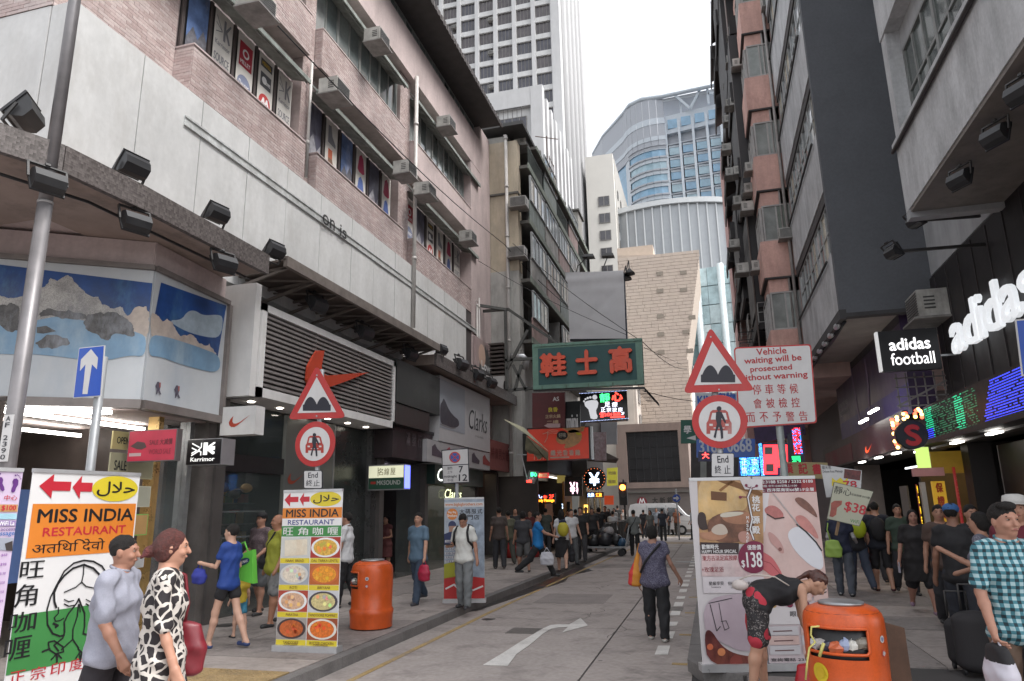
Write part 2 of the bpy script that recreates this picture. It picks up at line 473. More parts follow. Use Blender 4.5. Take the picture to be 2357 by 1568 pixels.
for i in range(90):
 lft = i % 3; x_,y_ = [(rnd.uniform(-4.0,-.6),rnd.uniform(8.5,30)),(rnd.uniform(-7.8,-4.9),rnd.uniform(8,24)),(rnd.uniform(.3,4.6),rnd.uniform(8.5,24))][lft]
 z_ = .0015 if lft == 0 else .134; r_ = rnd.uniform(.012,.035) if i > 12 else rnd.uniform(.06,.2); n_ = 9
 m = MB().poly([(x_ + r_ * rnd.uniform(.7,1.2) * math.cos(k * .698),y_ + r_ * rnd.uniform(.7,1.2) * math.sin(k * .698),z_) for k in range(n_)])
 part('ground_spot',m,SPT[i % 2],road if lft == 0 else pl if lft == 1 else pr)
part('road_patch',MB().box(-3.6,-2.2,14.4,15.9,.0005,.003),M((.24,.21,.197),.8,.2,3,bump=.3,fine=.2),road)
for x_,y_ in ((-2.9,11.2),(-.95,13.9)): part('manhole_cover',MB().box(x_ - .28,x_ + .28,y_ - .25,y_ + .25,.001,.006),M((.17,.155,.145),.5,.3,9,bump=.6,metal=.4,bscale=25),road)
part('drain_grate',MB().box(kx(17) + .06,kx(17) + .42,16.8,17.3,.001,.006),DARKM,road)
# tactile paving by the left kerb
TAC = M((.30,.21,.10),.7,.25,4,dirt=(.2,.15,.1,.6))
for i in range(4):
 for j in range(3):
  x0,y0 = -6.2 + i * .4,6.2 + j * .4
  m = MB().box(x0,x0 + .39,y0,y0 + .39,.125,.142)
  for a in range(5):
   for b in range(5): m.lathe([(.018,.142),(.012,.148)],(x0 + .05 + a * .073,y0 + .05 + b * .073,0),6)
  part('tactile_tile',m,TAC,pl)

# ================================================================ shared kits
def inst(name,me,parent,loc,rz=0,label=None):
 o = bpy.data.objects.new(name,me); COL.objects.link(o); o.parent = parent
 o.location = Vector(loc) - wloc(parent); o.rotation_euler = (0,0,rz)
 return tag(o,label)
_wm = {}
ALU = M((.42,.42,.41),.45,.15,6,metal=.3)
GLS = glass((.10,.125,.12))
def window(parent,loc,w,h,rz,nv,nh,fm,pm,t=.05,d=.08,split=True,pick=None):
 """window facing -y before turning; loc = bottom centre; part 'window' (frame) with its panes"""
 k = (w,h,nv,nh,fm.name,t,d)
 if k not in _wm:
  f = MB().box(-w / 2,w / 2,-d,0,0,t).box(-w / 2,w / 2,-d,0,h - t,h).box(-w / 2,-w / 2 + t,-d,0,t,h - t).box(w / 2 - t,w / 2,-d,0,t,h - t)
  for i in range(1,nv): x = -w / 2 + w * i / nv; f.box(x - t / 2,x + t / 2,-d + .005,-.005,t,h - t)
  for i in range(1,nh): z = h * i / nh; f.box(-w / 2 + t,w / 2 - t,-d + .01,-.01,z - t / 2,z + t / 2)
  _wm[k] = (f.mesh('window',fm),{})
 fme,pms = _wm[k]
 o = inst('window',fme,parent,loc,rz)
 pw,ph = (w / nv,h) if split else (w,h)
 for i in range(nv if split else 1):
  q = pm if not isinstance(pm,(list,tuple)) else (pm[pick(i)] if pick else random.choice(pm))
  if q.name not in pms:
   pms[q.name] = MB().box(-pw / 2 + .01,pw / 2 - .01,-d * .5 - .006,-d * .5 + .006,.02,ph - .02).mesh('pane',q)
  p = bpy.data.objects.new('pane',pms[q.name]); COL.objects.link(p); p.parent = o
  if split: p.location = (-w / 2 + pw * (i + .5),0,0)
 return o
def tiles(O,u,wlen,h,n,lx=.21,lz=.06,g=.006,d=.01,seed=1,run=True):
 """running-bond tiles on a wall rectangle; O bottom corner, u along, n outward"""
 O,u,n = Vector(O),Vector(u).normalized(),Vector(n).normalized(); Z = Vector((0,0,1)); rnd = random.Random(seed)
 out = []
 rows = int(h / lz)
 for r in range(rows):
  x = -(lx / 2 if (run and r % 2) else 0)
  while x < wlen - .01:
   a,b = max(0,x) + g / 2,min(wlen,x + lx) - g / 2; x += lx
   if b - a < .01: continue
   z0,z1 = r * lz + g / 2,(r + 1) * lz - g / 2
   dd = d + rnd.uniform(-.0025,.0025)
   p = [O + u * a + Z * z0,O + u * b + Z * z0,O + u * b + Z * z1,O + u * a + Z * z1]
   q = [k + n * dd for k in p]
   out.append((p,q,rnd.randrange(3)))
 return out
def tilemb(lst):
 m = MB()
 for p,q,c in lst:
  k = len(m.v); m.v += [tuple(a) for a in p + q]
  for f in ((4,5,6,7),(0,1,5,4),(1,2,6,5),(2,3,7,6),(3,0,4,7)): m.f.append(tuple(k + i for i in f)); m.m.append(c)
 return m
def tilewall(name,parent,mats,lists,nsingle=0):
 allt = [t for l in lists for t in l]
 allt.sort(key=lambda t: (t[0][0] - Vector((0,0,H_))).length)
 for t in allt[:nsingle]: part(name,tilemb([(t[0],t[1],0)]),mats[t[2]],parent)
 if allt[nsingle:]: part(name + '_field',tilemb(allt[nsingle:]),mats,parent,'stuff')
# ================================================================ LEFT: PINK BUILDING
PINK = [M((.42,.335,.32),.45,.16,1.5,fine=.08,streak=.2,dirt=(.27,.2,.18,.35)),M((.39,.30,.285),.45,.16,1.5,fine=.08,streak=.2,dirt=(.27,.2,.18,.35)),M((.46,.38,.365),.45,.16,1.5,fine=.08,streak=.2)]
PINKP = M((.48,.395,.385),.75,.13,1.0,fine=.06,streak=.15,dirt=(.25,.2,.19,.3))
PANEL = M((.52,.52,.515),.65,.09,.6,fine=.04,streak=.1,dirt=(.40,.39,.375,.5))
GROUT = M((.29,.235,.225),.9,.2,4)
SOFF = M((.30,.235,.205),.8,.2,1.2,dirt=(.12,.1,.09,.5))
CONCW = M((.33,.33,.31),.8,.2,1.5,streak=.4,dirt=(.12,.12,.11,.6))
X = -8.0
B = thing('pink_commercial_building','long pink tiled commercial block with white panel band on the left of the street','building',(X,16,.1))
core = MB().box(-22,-8.45,6.6,26.2,5.8,17.1)
part('wall',core,PINKP,B)
part('roof',MB().box(-22,-8.3,6.3,26.25,17.12,17.3),CONCW,B)
pj = [6.56,7.85,9.2,10.5,11.8,13.15,14.6,15.8,17.1,18.4,19.5,20.9,22.2,23.1]
for a,b in zip(pj,pj[1:]): part('panel',MB().box(X - .4,X + random.uniform(0,.006),a + .008,b - .008,5.85,8.83),PANEL,B)
for i in range(8): part('panel',MB().box(X - .42 - 1.35 * i,X - .42 - 1.35 * (i + 1) + .016,6.56 - .002 * (i % 2),6.9,5.85,8.83),PANEL,B)
part('sign_rail',MB().box(X + .004,X + .035,8.78,24.6,8.14,8.17).box(X + .004,X + .035,8.78,24.6,8.29,8.32).box(X + .004,X + .015,8.78,24.6,8.17,8.29),M((.45,.46,.455),.5,.3,6,streak=.3,dirt=(.28,.26,.25,.6)),B)
a = Art((X + .075,13.1,8.4),(0,1,0),(0,0,-1),1.3,.36)
a.text('on',0,.1,.42,.8,BLK,bold=.03).text('is',.6,0,.85,.8,BLK,bold=.03)
a.build(B,'lettering')
# tiled fields: the free-standing stretch near the corner and the parapet boxes
T = []
T.append(tiles((X - .395,8.84,8.84),(0,-1,0),2.28,8.2,(1,0,0),seed=2))
T.append(tiles((X - .395,6.56,8.84),(-1,0,0),4.5,3.2,(0,-1,0),seed=3))
part('wall',MB().box(-8.6,X - .4,6.57,8.84,8.835,17.1),GROUT,B)
part('wall',MB().box(-22,X - .41,6.57,6.75,8.84,17.1),GROUT,B)
segs = [(8.84,12.38),(12.86,17.6),(18.36,23.72)]
rows = [(8.835,9.72),(11.9,12.94)]
for ri,(z0,z1) in enumerate(rows):
 for si,(a,b) in enumerate(segs):
  part('parapet',MB().box(X - .45,X - .01,a + .01,b,z0,z1),GROUT if si < 2 else PINKP,B)
  if si < 2 or ri == 0:
   T.append(tiles((X - .01,a + .01,z0),(0,1,0),b - a,z1 - z0,(1,0,0),seed=10 + si))
   T.append(tiles((X - .45,a + .01,z0),(1,0,0),.44,z1 - z0,(0,-1,0),seed=20 + si))
  part('coping',MB().box(X - .45,X + .012,a,b,z1,z1 + .03),PINKP,B)
for yy in (12.4,17.62):                                             # tiled piers
 part('pier',MB().box(X - .45,X - .2,yy,yy + (.44 if yy < 13 else .72),8.84,14.97),GROUT,B)
 T.append(tiles((X - .2,yy,8.84),(0,1,0),.44 if yy < 13 else .72,6.1,(1,0,0),lx=.1,lz=.05,seed=31))
tilewall('tile',B,PINK,T,300)
part('parapet',MB().box(X - .45,X,7.6,24.9,14.97,16.42),PINKP,B)
part('wall',MB().box(X - .45,X - .01,23.74,26.2,3.6,14.97),PINKP,B)
part('wall',MB().box(X - .45,X - .02,24.9,26.2,14.97,17.1),PINKP,B)
part('wall',MB().box(X - .46,X - .02,23.1,23.72,3.6,8.8),M((.06,.05,.05),.8,.3,3),B)
# windows: posters below, plain glass above
PDARK = M((.035,.032,.032),.4,.2)
FRM = M((.28,.29,.28),.5,.2,5,metal=.3)
GL = [glass((.22,.25,.245)),glass((.16,.19,.19)),glass((.27,.29,.285)),glass((.10,.12,.12))]
def printed(px0,kind):
 pass
posters = []
def poster_pane(parent,y0,y1,z0,z1,kind,rnd):
 a = Art((X - .37,y0,z1),(0,1,0),(0,0,-1),y1 - y0,z1 - z0)
 cream = P_((.62,.60,.56)); grey = P_((.2,.2,.22))
 if kind == 'sky':
  a.rect(0,0,1,1,M((.10,.16,.32),.4,.6,2.5,dirt=(.5,.5,.55,.7)))
  a.poly([(0,.75),(.3,.55),(.55,.68),(.8,.5),(1,.62),(1,1),(0,1)],M((.14,.14,.16),.5,.5,8),1)
 elif kind == 'night':
  a.rect(0,0,1,1,M((.09,.09,.13),.4,.5,3,dirt=(.3,.3,.36,.7)))
  a.poly([(0,.7),(.4,.5),(.7,.75),(1,.6),(1,1),(0,1)],M((.35,.35,.38),.5,.4,8),1)
 else:
  a.rect(0,0,1,1,cream)
  if kind == 'karr':
   for q in ((.1,.1,.42,.26),(.1,.2,.42,.26),(.1,.32,.42,.27)): a.line([(q[0],q[1]),(q[2],q[3])],.02,grey,1)
   a.poly([(.5,.08),(.62,.08),(.62,.2),(.85,.08),(.9,.1),(.7,.22),(.9,.36),(.8,.38),(.62,.26),(.62,.38),(.5,.38)],grey,1)
   a.text('Karrimor',.1,.42,.9,.49,grey,bold=.02); a.text('SOURCE',.08,.6,.92,.72,grey,bold=.03)
  elif kind == 'badges':
   a.rect(.12,.08,.88,.2,P_((.08,.08,.09)),1); a.text('MERRELL',.2,.11,.8,.17,P_((.6,.4,.05)),2,bold=.03)
   a.rect(.15,.28,.85,.5,P_((.09,.09,.1)),1); a.disc(.4,.39,.16,W0,2); a.text('Lowe',.45,.36,.8,.44,W0,3,bold=.03)
   a.disc(.5,.72,.38,P_((.5,.05,.05)),1); a.line([(.25,.8),(.42,.66),(.52,.78),(.64,.66),(.8,.8)],.05,W0,2)
  elif kind == 'red':
   a.rect(.12,.12,.9,.48,P_((.4,.03,.05)),1); a.disc(.5,.27,.2,W0,2); a.disc(.5,.27,.12,P_((.4,.03,.05)),3); a.text('MILLET',.2,.38,.8,.44,W0,2,bold=.03)
   a.disc(.5,.72,.4,P_((.22,.25,.36)),1,ry=.13); a.text('Deuter',.2,.68,.8,.77,W0,2,bold=.02)
  elif kind == 'shoe':
   a.poly([(.2,.1),(.45,.08),(.55,.25),(.85,.36),(.85,.42),(.2,.4)],grey,1)
   a.poly([(.25,.5),(.6,.5),(.6,.66),(.85,.88),(.8,.94),(.25,.72)],P_((.45,.12,.06)),1); a.poly([(.25,.66),(.6,.66),(.85,.88),(.8,.94),(.25,.76)],P_((.2,.12,.08)),2)
  elif kind == 'coats':
   for k,c in enumerate(((.4,.04,.1),(.1,.16,.4))):
    a.poly([(.3,.12 + k * .42),(.5,.06 + k * .42),(.7,.12 + k * .42),(.85,.38 + k * .42),(.7,.42 + k * .42),(.3,.42 + k * .42),(.15,.38 + k * .42)],P_(c),1)
 part('poster',a.mb,a.mats,parent)
FB = MB
def winrow_posters(a,b,z0,z1,kinds,pw):
 n = len(kinds); st = (b - a) / n
 f = MB().box(X - .42,X - .40,a,b,z0,z1)
 part('window_backing',f,PDARK,B)
 for i,k in enumerate(kinds):
  y0 = a + st * i; w0 = bpy.data.objects.new('window',MB().box(X - .40,X - .36,y0,y0 + .07,z0,z1).box(X - .40,X - .36,y0 + .07,y0 + st,z0,z0 + .04).mesh('window',M((.075,.06,.058),.5,.2),wloc(B)))
  COL.objects.link(w0); w0.parent = B
  if k: poster_pane(w0,y0 + .13,y0 + .13 + pw,z0 + .02,z1 - .02,k,random)
winrow_posters(8.9,12.35,9.7,11.25,['sky','karr','red','badges','karr'],.52)
winrow_posters(12.9,17.55,9.7,11.25,['night','shoe','sky','coats','night','coats'],.56)
winrow_posters(18.4,23.6,9.7,11.25,['red','night','badges','shoe','coats','karr'],.62)
for a,b in segs:
 n = round((b - a) / 1.15); st = (b - a) / n
 for i in range(n): window(B,(X - .37,a + st * (i + .5),12.95),st,1.75,R_(90),2,1,FRM,GL)
n = 15
for i in range(n): window(B,(X - .30,7.7 + 1.14 * (i + .5),16.42),1.14,.68,R_(90),2,1,FRM,GL)
part('wall',MB().box(X - .46,X - .38,7.6,24.9,16.4,17.1),CONCW,B)
# sheet-metal awnings over the windows, corrugated
AWN = M((.24,.265,.245),.6,.3,3,streak=.4,dirt=(.09,.085,.075,.7))
def awning(y0,y1,zo,zi,xo=X + .1,xi=X - .38,p=B,mt=AWN,nm='awning'):
 m = MB(); n = max(2,int((y1 - y0) / .18)); k = 0
 top = []
 for i in range(n + 1):
  yy = y0 + (y1 - y0) * i / n; c = .012 if i % 2 else -.012
  top.append(((xo,yy,zo + c),(xi,yy,zi + c)))
 for i in range(n):
  (a,b),(c,d) = top[i],top[i + 1]
  m.poly([a,c,d,b]); m.poly([(q[0],q[1],q[2] - .02) for q in (b,d,c,a)])
 m.box(xo - .02,xo + .02,y0,y1,zo - .05,zo + .05).box(xo - .1,xo - .07,y0,y1,zo - .02,zo + .1)
 for i in range(0,n,6): m.bar((xi,y0 + (y1 - y0) * i / n,zi + .4),(xo - .05,y0 + (y1 - y0) * i / n,zo + .03),.03)
 part(nm,m,mt,p)
for a,b in [(7.0,12.3),(12.7,17.4),(18.2,24.3)]: awning(a,b,11.14,11.3)
for a,b in [(7.2,12.4),(12.9,17.5),(18.3,24.6)]: awning(a,b,14.26,14.5)
part('roof_canopy',MB().box(-9.2,-7.15,5.2,25.1,17.08,17.15).box(-7.19,-7.13,5.2,25.1,17.0,17.2),M((.06,.055,.055),.7,.3,3),B)
m = MB()
for i in range(80): m.box(-7.15,-7.11,5.3 + i * .25,5.42 + i * .25,17.0,17.19)
part('canopy_edge',m,M((.09,.08,.08),.7,.3,3),B)
PIPE = M((.44,.42,.40),.5,.15,3,streak=.2)
def pipe(parent,x,y,z0,z1,r=.06,mt=PIPE):
 m = MB().tube([(x,y,z0),(x,y,z1)],r,10)
 z = z0 + .8
 while z < z1: m.tube([(x,y,z),(x,y,z + .1)],r * 1.25,10); m.box(x - r * 1.5,x + .01,y - .012,y + .012,z + .2,z + .24); z += 2.2
 part('drainpipe',m,mt,parent)
pipe(B,X + .07,18.25,6.0,15.1)
pipe(B,X - .08,12.6,9.0,11.9,.035)
pipe(B,X + .06,24.2,4,9.3,.035); pipe(B,X + .06,24.45,4,9.6,.03)
# mosaic ledge with its curved corner
MOS = bpy.data.materials.new('mosaic'); MOS.use_nodes = True
_n,_l = MOS.node_tree.nodes,MOS.node_tree.links
_b = _n['Principled BSDF']; _b.inputs['Roughness'].default_value = .6
_g = _n.new('ShaderNodeNewGeometry'); _v = _n.new('ShaderNodeTexVoronoi'); _v.inputs['Scale'].default_value = 32; _v.inputs['Randomness'].default_value = .15
_l.new(_g.outputs['Position'],_v.inputs['Vector'])
_r = _n.new('ShaderNodeValToRGB'); _r.color_ramp.elements[0].color = (.06,.05,.046,1); _r.color_ramp.elements[1].color = (.14,.12,.115,1)
_sp = _n.new('ShaderNodeSeparateColor'); _l.new(_v.outputs['Color'],_sp.inputs[0]); _l.new(_sp.outputs[0],_r.inputs['Fac']); _l.new(_r.outputs[0],_b.inputs['Base Color'])
_bp = _n.new('ShaderNodeBump'); _bp.inputs['Strength'].default_value = .4; _bp.inputs['Distance'].default_value = .01; _l.new(_v.outputs['Distance'],_bp.inputs['Height']); _l.new(_bp.outputs[0],_b.inputs['Normal'])
led = [(-12.5,3.6),(-11,3.75),(-9.8,4.0),(-8.6,4.4),(-7.8,4.75),(-7.25,5.2),(-6.98,5.85),(-6.9,7),(-6.9,9.75)]
LD = led + [(-8.4,9.75),(-8.4,6.9),(-12.5,6.9)]
part('ledge',MB().prism([(x,y,5.76) for x,y in LD],(0,0,.26)),SOFF,B)
fas = [(x,y) for x,y in led]
m = MB()
for (a,b),(c,d) in zip(fas,fas[1:]):
 n = Vector((d - b,-(c - a),0)).normalized() * .04
 m.hexa([(a + n.x,b + n.y,5.72),(c + n.x,d + n.y,5.72),(c - n.x,d - n.y,5.72),(a - n.x,b - n.y,5.72),(a + n.x,b + n.y,6.05),(c + n.x,d + n.y,6.05),(c - n.x,d - n.y,6.05),(a - n.x,b - n.y,6.05)])
part('ledge_fascia',m,MOS,B)
part('ledge',MB().box(-8.4,-7.05,17.7,26.1,5.7,5.98),SOFF,B)
part('ledge_fascia',MB().box(-7.05,-6.98,17.7,26.1,5.66,6.02),MOS,B)
part('cable',MB().tube([(-12,3.9,5.68),(-9.8,4.3,5.66),(-8.5,4.75,5.67),(-7.6,5.4,5.65),(-7.25,6.5,5.67),(-7.2,9.6,5.66)],.02,6),BLK,B)
# metal canopy over the sports shop
RUST = M((.09,.07,.06),.75,.35,3,dirt=(.16,.12,.1,.5))
part('canopy_sheet',MB().hexa([(-8.4,10.3,6.05),(-6.92,10.3,6.16),(-6.92,17.7,6.16),(-8.4,17.7,6.05),(-8.4,10.3,6.09),(-6.92,10.3,6.2),(-6.92,17.7,6.2),(-8.4,17.7,6.09)]),RUST,B)
m = MB().box(-6.96,-6.88,10.3,17.7,6.05,6.24)
for i in range(9):
 yy = 10.5 + i * .88; m.bar((-8.3,yy,5.75),(-6.95,yy,6.1),.05); m.bar((-8.3,yy,6.02),(-6.95,yy,6.1),.05); m.bar((-8.3,yy,6.0),(-6.95,yy + .8,6.08),.03)
part('canopy_rib',m,M((.16,.135,.12),.7,.3,4),B)
# ---------------- chamfered picture wall and fascia above the corner shop
Pc = [Vector((-11.4,5.54,0)),Vector((-9.2,7.0,0)),Vector((-7.6,8.06,0)),Vector((-7.75,9.87,0))]
for a,b in ((Pc[0],Pc[2]),(Pc[2],Pc[3])):
 u = (b - a).normalized(); n = Vector((u.y,-u.x,0))
 def blk(z0,z1,o0,o1):
  q = [a + n * o0,b + n * o0,b + n * o1,a + n * o1]
  return MB().hexa([(p.x,p.y,z0) for p in q] + [(p.x,p.y,z1) for p in q])
 part('fascia_panel',blk(5.34,5.75,-.2,-.02),PINKP,B)
part('wall',MB().prism([(-11.4,5.9,3.3),(-7.85,8.3,3.3),(-8.0,10.2,3.3),(-12,10.2,3.3)],(0,0,2.4)),PINKP,B)
BB = thing('mountain_billboard','wraparound billboard of snowy mountains and two hikers above the corner shop','billboard',(-8.4,7.6,3.35))
z1_ = zq(0,860,1.8237)
SKYP = M((.008,.05,.20),.35,.5,1.2,dirt=(.06,.17,.30,.7)); CLD = M((.33,.4,.46),.4,.25,3); SNOW = M((.46,.48,.50),.4,.08,1.5,dirt=(.36,.41,.47,.5)); SHD = M((.17,.29,.42),.4,.25,1.2,dirt=(.34,.42,.48,.6))
MTN = M((.35,.335,.32),.5,.35,4,fine=.3,dirt=(.15,.15,.17,.9)); MTN2 = M((.45,.38,.33),.5,.2,6,dirt=(.3,.25,.24,.5)); ROCK = M((.085,.08,.08),.5,.5,9,fine=.3,dirt=(.36,.38,.42,.7))
FR = M((.20,.175,.165),.4,.2,3,metal=.3)
for gi,(a,b) in enumerate(((Pc[0],Pc[2]),(Pc[2],Pc[3]))):
 u = (b - a).normalized(); n = Vector((u.y,-u.x,0)); z0,z1 = 3.4,5.3
 L = (b - a).length
 q = [a - n * .06,b - n * .06,b + n * .03,a + n * .03]
 part('board',MB().hexa([(p.x,p.y,z0 + .002) for p in q] + [(p.x,p.y,z1 - .002) for p in q]),SNOW,BB)
 m = MB()
 def fb(s0,s1,zz0,zz1):
  q = [a + u * s0 - n * .05,a + u * s1 - n * .05,a + u * s1 + n * .09,a + u * s0 + n * .09]
  m.hexa([(p.x,p.y,zz0) for p in q] + [(p.x,p.y,zz1) for p in q])
 fb(-.02,L + .02,z1,z1 + .07); fb(-.02,L + .02,z0 - .12,z0)
 if gi: fb(L,L + .08,z0,z1)
 part('frame',m,FR,BB)
 A = Art(a + n * .032 + Vector((0,0,z1)),u,(0,0,-1),L,z1 - z0)
 def px(pts,mt,Ly,A=A):
  o = []
  nn = A.n
  for p in pts:
   d = ray(*z1_(*p)); t = (A.O - Vector((0,0,H_))).dot(nn) / d.dot(nn); W = Vector((0,0,H_)) + d * t - A.O
   o.append((min(1,max(0,W.dot(A.u) / A.w)),min(1,max(0,W.dot(A.v) / A.h))))
  A.jag = .16 if mt in (MTN,MTN2,ROCK) else 0; A.soft = mt in (SHD,CLD); A.poly(o,mt,Ly); A.jag = A.soft = 0
 if gi == 0:
  px([(-900,100),(1110,390),(1050,740),(-900,700)],SKYP,0)
  px([(-900,300),(-400,500),(0,470),(60,490),(190,480),(310,410),(350,350),(400,370),(470,330),(540,400),(600,460),(680,480),(760,560),(830,545),(870,600),(960,700),(960,760),(-900,760)],MTN,2)
  px([(860,620),(960,545),(1010,545),(1040,590),(1080,600),(1120,650),(1085,760),(940,740)],MTN2,3)
  px([(-900,660),(0,690),(260,640),(420,610),(560,640),(760,690),(940,720),(1090,760),(1050,900),(900,880),(700,930),(230,870),(0,880),(-900,800)],SHD,4)
  px([(0,540),(80,520),(135,560),(145,700),(90,725),(30,700),(-60,640)],ROCK,5)
  px([(270,600),(330,560),(560,590),(600,620),(540,640),(420,630),(280,620)],ROCK,5)
  px([(575,660),(610,600),(690,585),(720,600),(790,585),(850,610),(890,650),(925,700),(930,750),(880,750),(820,735),(770,750),(750,780),(700,770),(640,730),(590,700)],ROCK,5)
  px([(245,800),(320,745),(400,745),(470,770),(485,800),(420,820),(270,830)],ROCK,5)
  px([(255,690),(320,680),(390,718),(300,735),(255,730)],ROCK,5)
 else:
  px([(1110,380),(1560,540),(1500,900),(1040,740)],SKYP,0)
  px([(1150,640),(1250,640),(1290,580),(1340,570),(1400,610),(1500,600),(1540,620),(1520,760),(1430,760),(1280,720)],CLD,1)
  px([(1000,560),(1040,590),(1120,650),(1150,630),(1190,660),(1240,750),(1320,740),(1370,800),(1440,800),(1490,870),(1480,900),(1050,760)],MTN2,2)
  px([(1030,740),(1130,750),(1260,790),(1380,830),(1520,885),(1510,1010),(1330,970),(1200,930),(1100,890),(1020,890)],SHD,3)
  hk = P_((.09,.08,.11))
  for hx,hy,s in ((1085,1065,1.0),(1215,1090,.95)):
   px([(hx - 5,hy),(hx + 8,hy),(hx + 10,hy + 12),(hx + 20,hy + 30),(hx + 14,hy + 48),(hx + 12,hy + 60),(hx + 24,hy + 88),(hx + 12,hy + 88),(hx + 2,hy + 62),(hx - 6,hy + 88),(hx - 14,hy + 86),(hx - 8,hy + 50),(hx - 18,hy + 30),(hx - 10,hy + 12)],hk,4)
   px([(hx + 8,hy + 5),(hx + 20,hy + 6),(hx + 18,hy + 40),(hx + 8,hy + 40)],P_((.3,.1,.1)),5)
 A.build(BB,'picture')
# ================================================================ LEFT: street level of the pink building
def board(name,label,cat,p0,p1,y,depth=.12,case=BLK,group=None,pname='case',rz=0):
 a,b = at(*p0,y=y),at(*p1,y=y)
 t = thing(name,label,cat,((a.x + b.x) / 2,y + depth / 2,b.z),group)
 part(pname,MB().box(a.x,b.x,y,y + depth,b.z,a.z),case,t)
 return t,Art((a.x,y - .002,a.z),(1,0,0),(0,0,-1),b.x - a.x,a.z - b.z)
WHT = M((.60,.59,.58),.55,.08,2,streak=.12)
DK = M((.035,.034,.035),.6,.25,3)
DKG = M((.03,.035,.034),.25,.3,2,spec=.6)
TUBE = E_((1,.97,.9),6.0); WARM = E_((1,.72,.38),5.0); SPOT = E_((1,.93,.8),5)
SWO = M((.42,.045,.018),.45,.1,4)
swoosh = [(.0,.62),(.06,.42),(.2,.18),(.17,.38),(.16,.55),(.22,.68),(.34,.70),(.5,.63),(1.0,.16),(.42,.82),(.27,.92),(.12,.9),(.04,.8)]
# white reveal next to the picture wall
part('pilaster',MB().box(-8.45,-7.32,10.08,10.24,3.75,5.72),WHT,B)
part('pilaster',MB().box(-8.3,-7.9,9.9,10.22,.13,3.75),M((.10,.09,.085),.5,.3,3),B)
# louvred fascia box
LB = thing('louvred_fascia','white framed louvred fascia box with an orange swoosh under the metal canopy','shop sign',(-7.5,13,3.7))
y0,y1,zb,zt,xf = 10.25,15.72,3.76,5.4,-7.28
part('frame',MB().box(-8.2,xf,y0,y1,zb,zb + .16).box(-8.2,xf,y0,y1,zt - .13,zt).box(-8.2,xf,y0,y0 + .14,zb,zt).box(-8.2,xf,y1 - .1,y1,zb,zt),WHT,LB)
part('backing',MB().box(-8.1,-7.5,y0 + .1,y1 - .05,zb + .1,zt - .1),DK,LB)
SL = M((.22,.20,.195),.45,.12,4,metal=.2)
n = 15
for i in range(n):
 z = zb + .2 + (zt - zb - .34) * i / n
 part('slat',MB().hexa([(-7.47,y0 + .14,z),(-7.31,y0 + .14,z + .005),(-7.31,y1 - .1,z + .005),(-7.47,y1 - .1,z),(-7.47,y0 + .14,z + .07),(-7.31,y0 + .14,z + .05),(-7.31,y1 - .1,z + .05),(-7.47,y1 - .1,z + .07)]),SL,LB)
for yy in (12.1,13.9): part('mullion',MB().box(-7.45,-7.33,yy,yy + .03,zb + .1,zt - .1),SL,LB)
sw = [(a,b) for a,b in swoosh]
zz = lambda x,y: at(*zq(970,860,1.8237)(x,y),x=-7.255)
pts = [zz(*p) for p in [(343,1050),(352,960),(385,895),(415,850),(465,850),(445,960),(450,1000),(480,1022),(770,1000),(620,1060),(520,1095),(420,1115),(360,1100)]]
part('emblem',MB().prism([(-7.29,p.y,p.z) for p in pts],(.05,0,0)),SWO,LB)
for i in range(6):
 yy = y0 + .5 + i * .88
 part('downlight',MB().lathe([(.06,0),(.055,.012)],(-7.75,yy,zb - .014),12),SPOT,LB)
# black box fascias
BF = thing('black_fascia','dark fascia boxes beside the louvred shop front','shop sign',(-7.6,17.2,4.2))
part('upper_box',MB().box(-8.2,-7.27,15.78,18.7,4.42,5.5),M((.028,.03,.03),.5,.3,2),BF)
part('lower_box',MB().box(-8.2,-7.3,15.8,18.0,3.9,4.4),M((.03,.022,.022),.5,.3,2),BF)
part('sign_face',MB().box(-8.2,-7.45,16.0,18.6,3.1,3.88),M((.028,.018,.022),.5,.3,2),BF)
a = Art((-7.44,16.7,3.85),(0,1,0),(0,0,-1),1.5,.5)
for i,ch in enumerate('滿發行店'): a.text(ch,.05 + i * .25,.1,.23 + i * .25,.8,P_((.1,.08,.09)),bold=.02)
a.build(BF,'lettering')
# shoe shop billboard
CB = thing('shoe_billboard','pale shoe shop billboard with dark boot and signature lettering, under the ledge','billboard',(-7.4,21,3.6))
part('board',MB().box(-7.8,-7.3,18.75,23.6,3.72,5.6),P_((.42,.41,.42)),CB)
part('lower_board',MB().box(-7.8,-7.32,17.9,23.6,3.1,3.7),P_((.34,.33,.34)),CB)
A = Art((-7.295,18.75,5.6),(0,1,0),(0,0,-1),4.85,1.88)
z6 = zq(1350,1400,3.92)
def pxart(A,pts,mt,L,zf=None):
 o = []
 for p in pts:
  q = zf(*p) if zf else p
  d = ray(*q); t = (A.O - Vector((0,0,H_))).dot(A.n) / d.dot(A.n); W = Vector((0,0,H_)) + d * t - A.O
  o.append((W.dot(A.u) / A.w,W.dot(A.v) / A.h))
 A.poly(o,mt,L)
A.rect(0,.05,.45,.8,P_((.30,.32,.36)),0); A.soft = 1
pxart(A,[(1230,505),(1262,470),(1277,415),(1300,440),(1360,590),(1440,690),(1500,730),(1518,810),(1480,850),(1400,855),(1300,810),(1230,790)],P_((.05,.045,.06)),1,z6)
pxart(A,[(1230,790),(1300,810),(1400,855),(1480,850),(1440,875),(1370,868),(1230,812)],P_((.2,.19,.2)),2,z6)
A.soft = 0; A.text('Clarks',.53,.34,.93,.68,P_((.02,.02,.025)),bold=.0,shear=.25); A.text('ENGLAND',.66,.76,.84,.79,P_((.2,.2,.2)))
A.build(CB,'picture')
A = Art((-7.315,17.9,3.7),(0,1,0),(0,0,-1),5.7,.6)
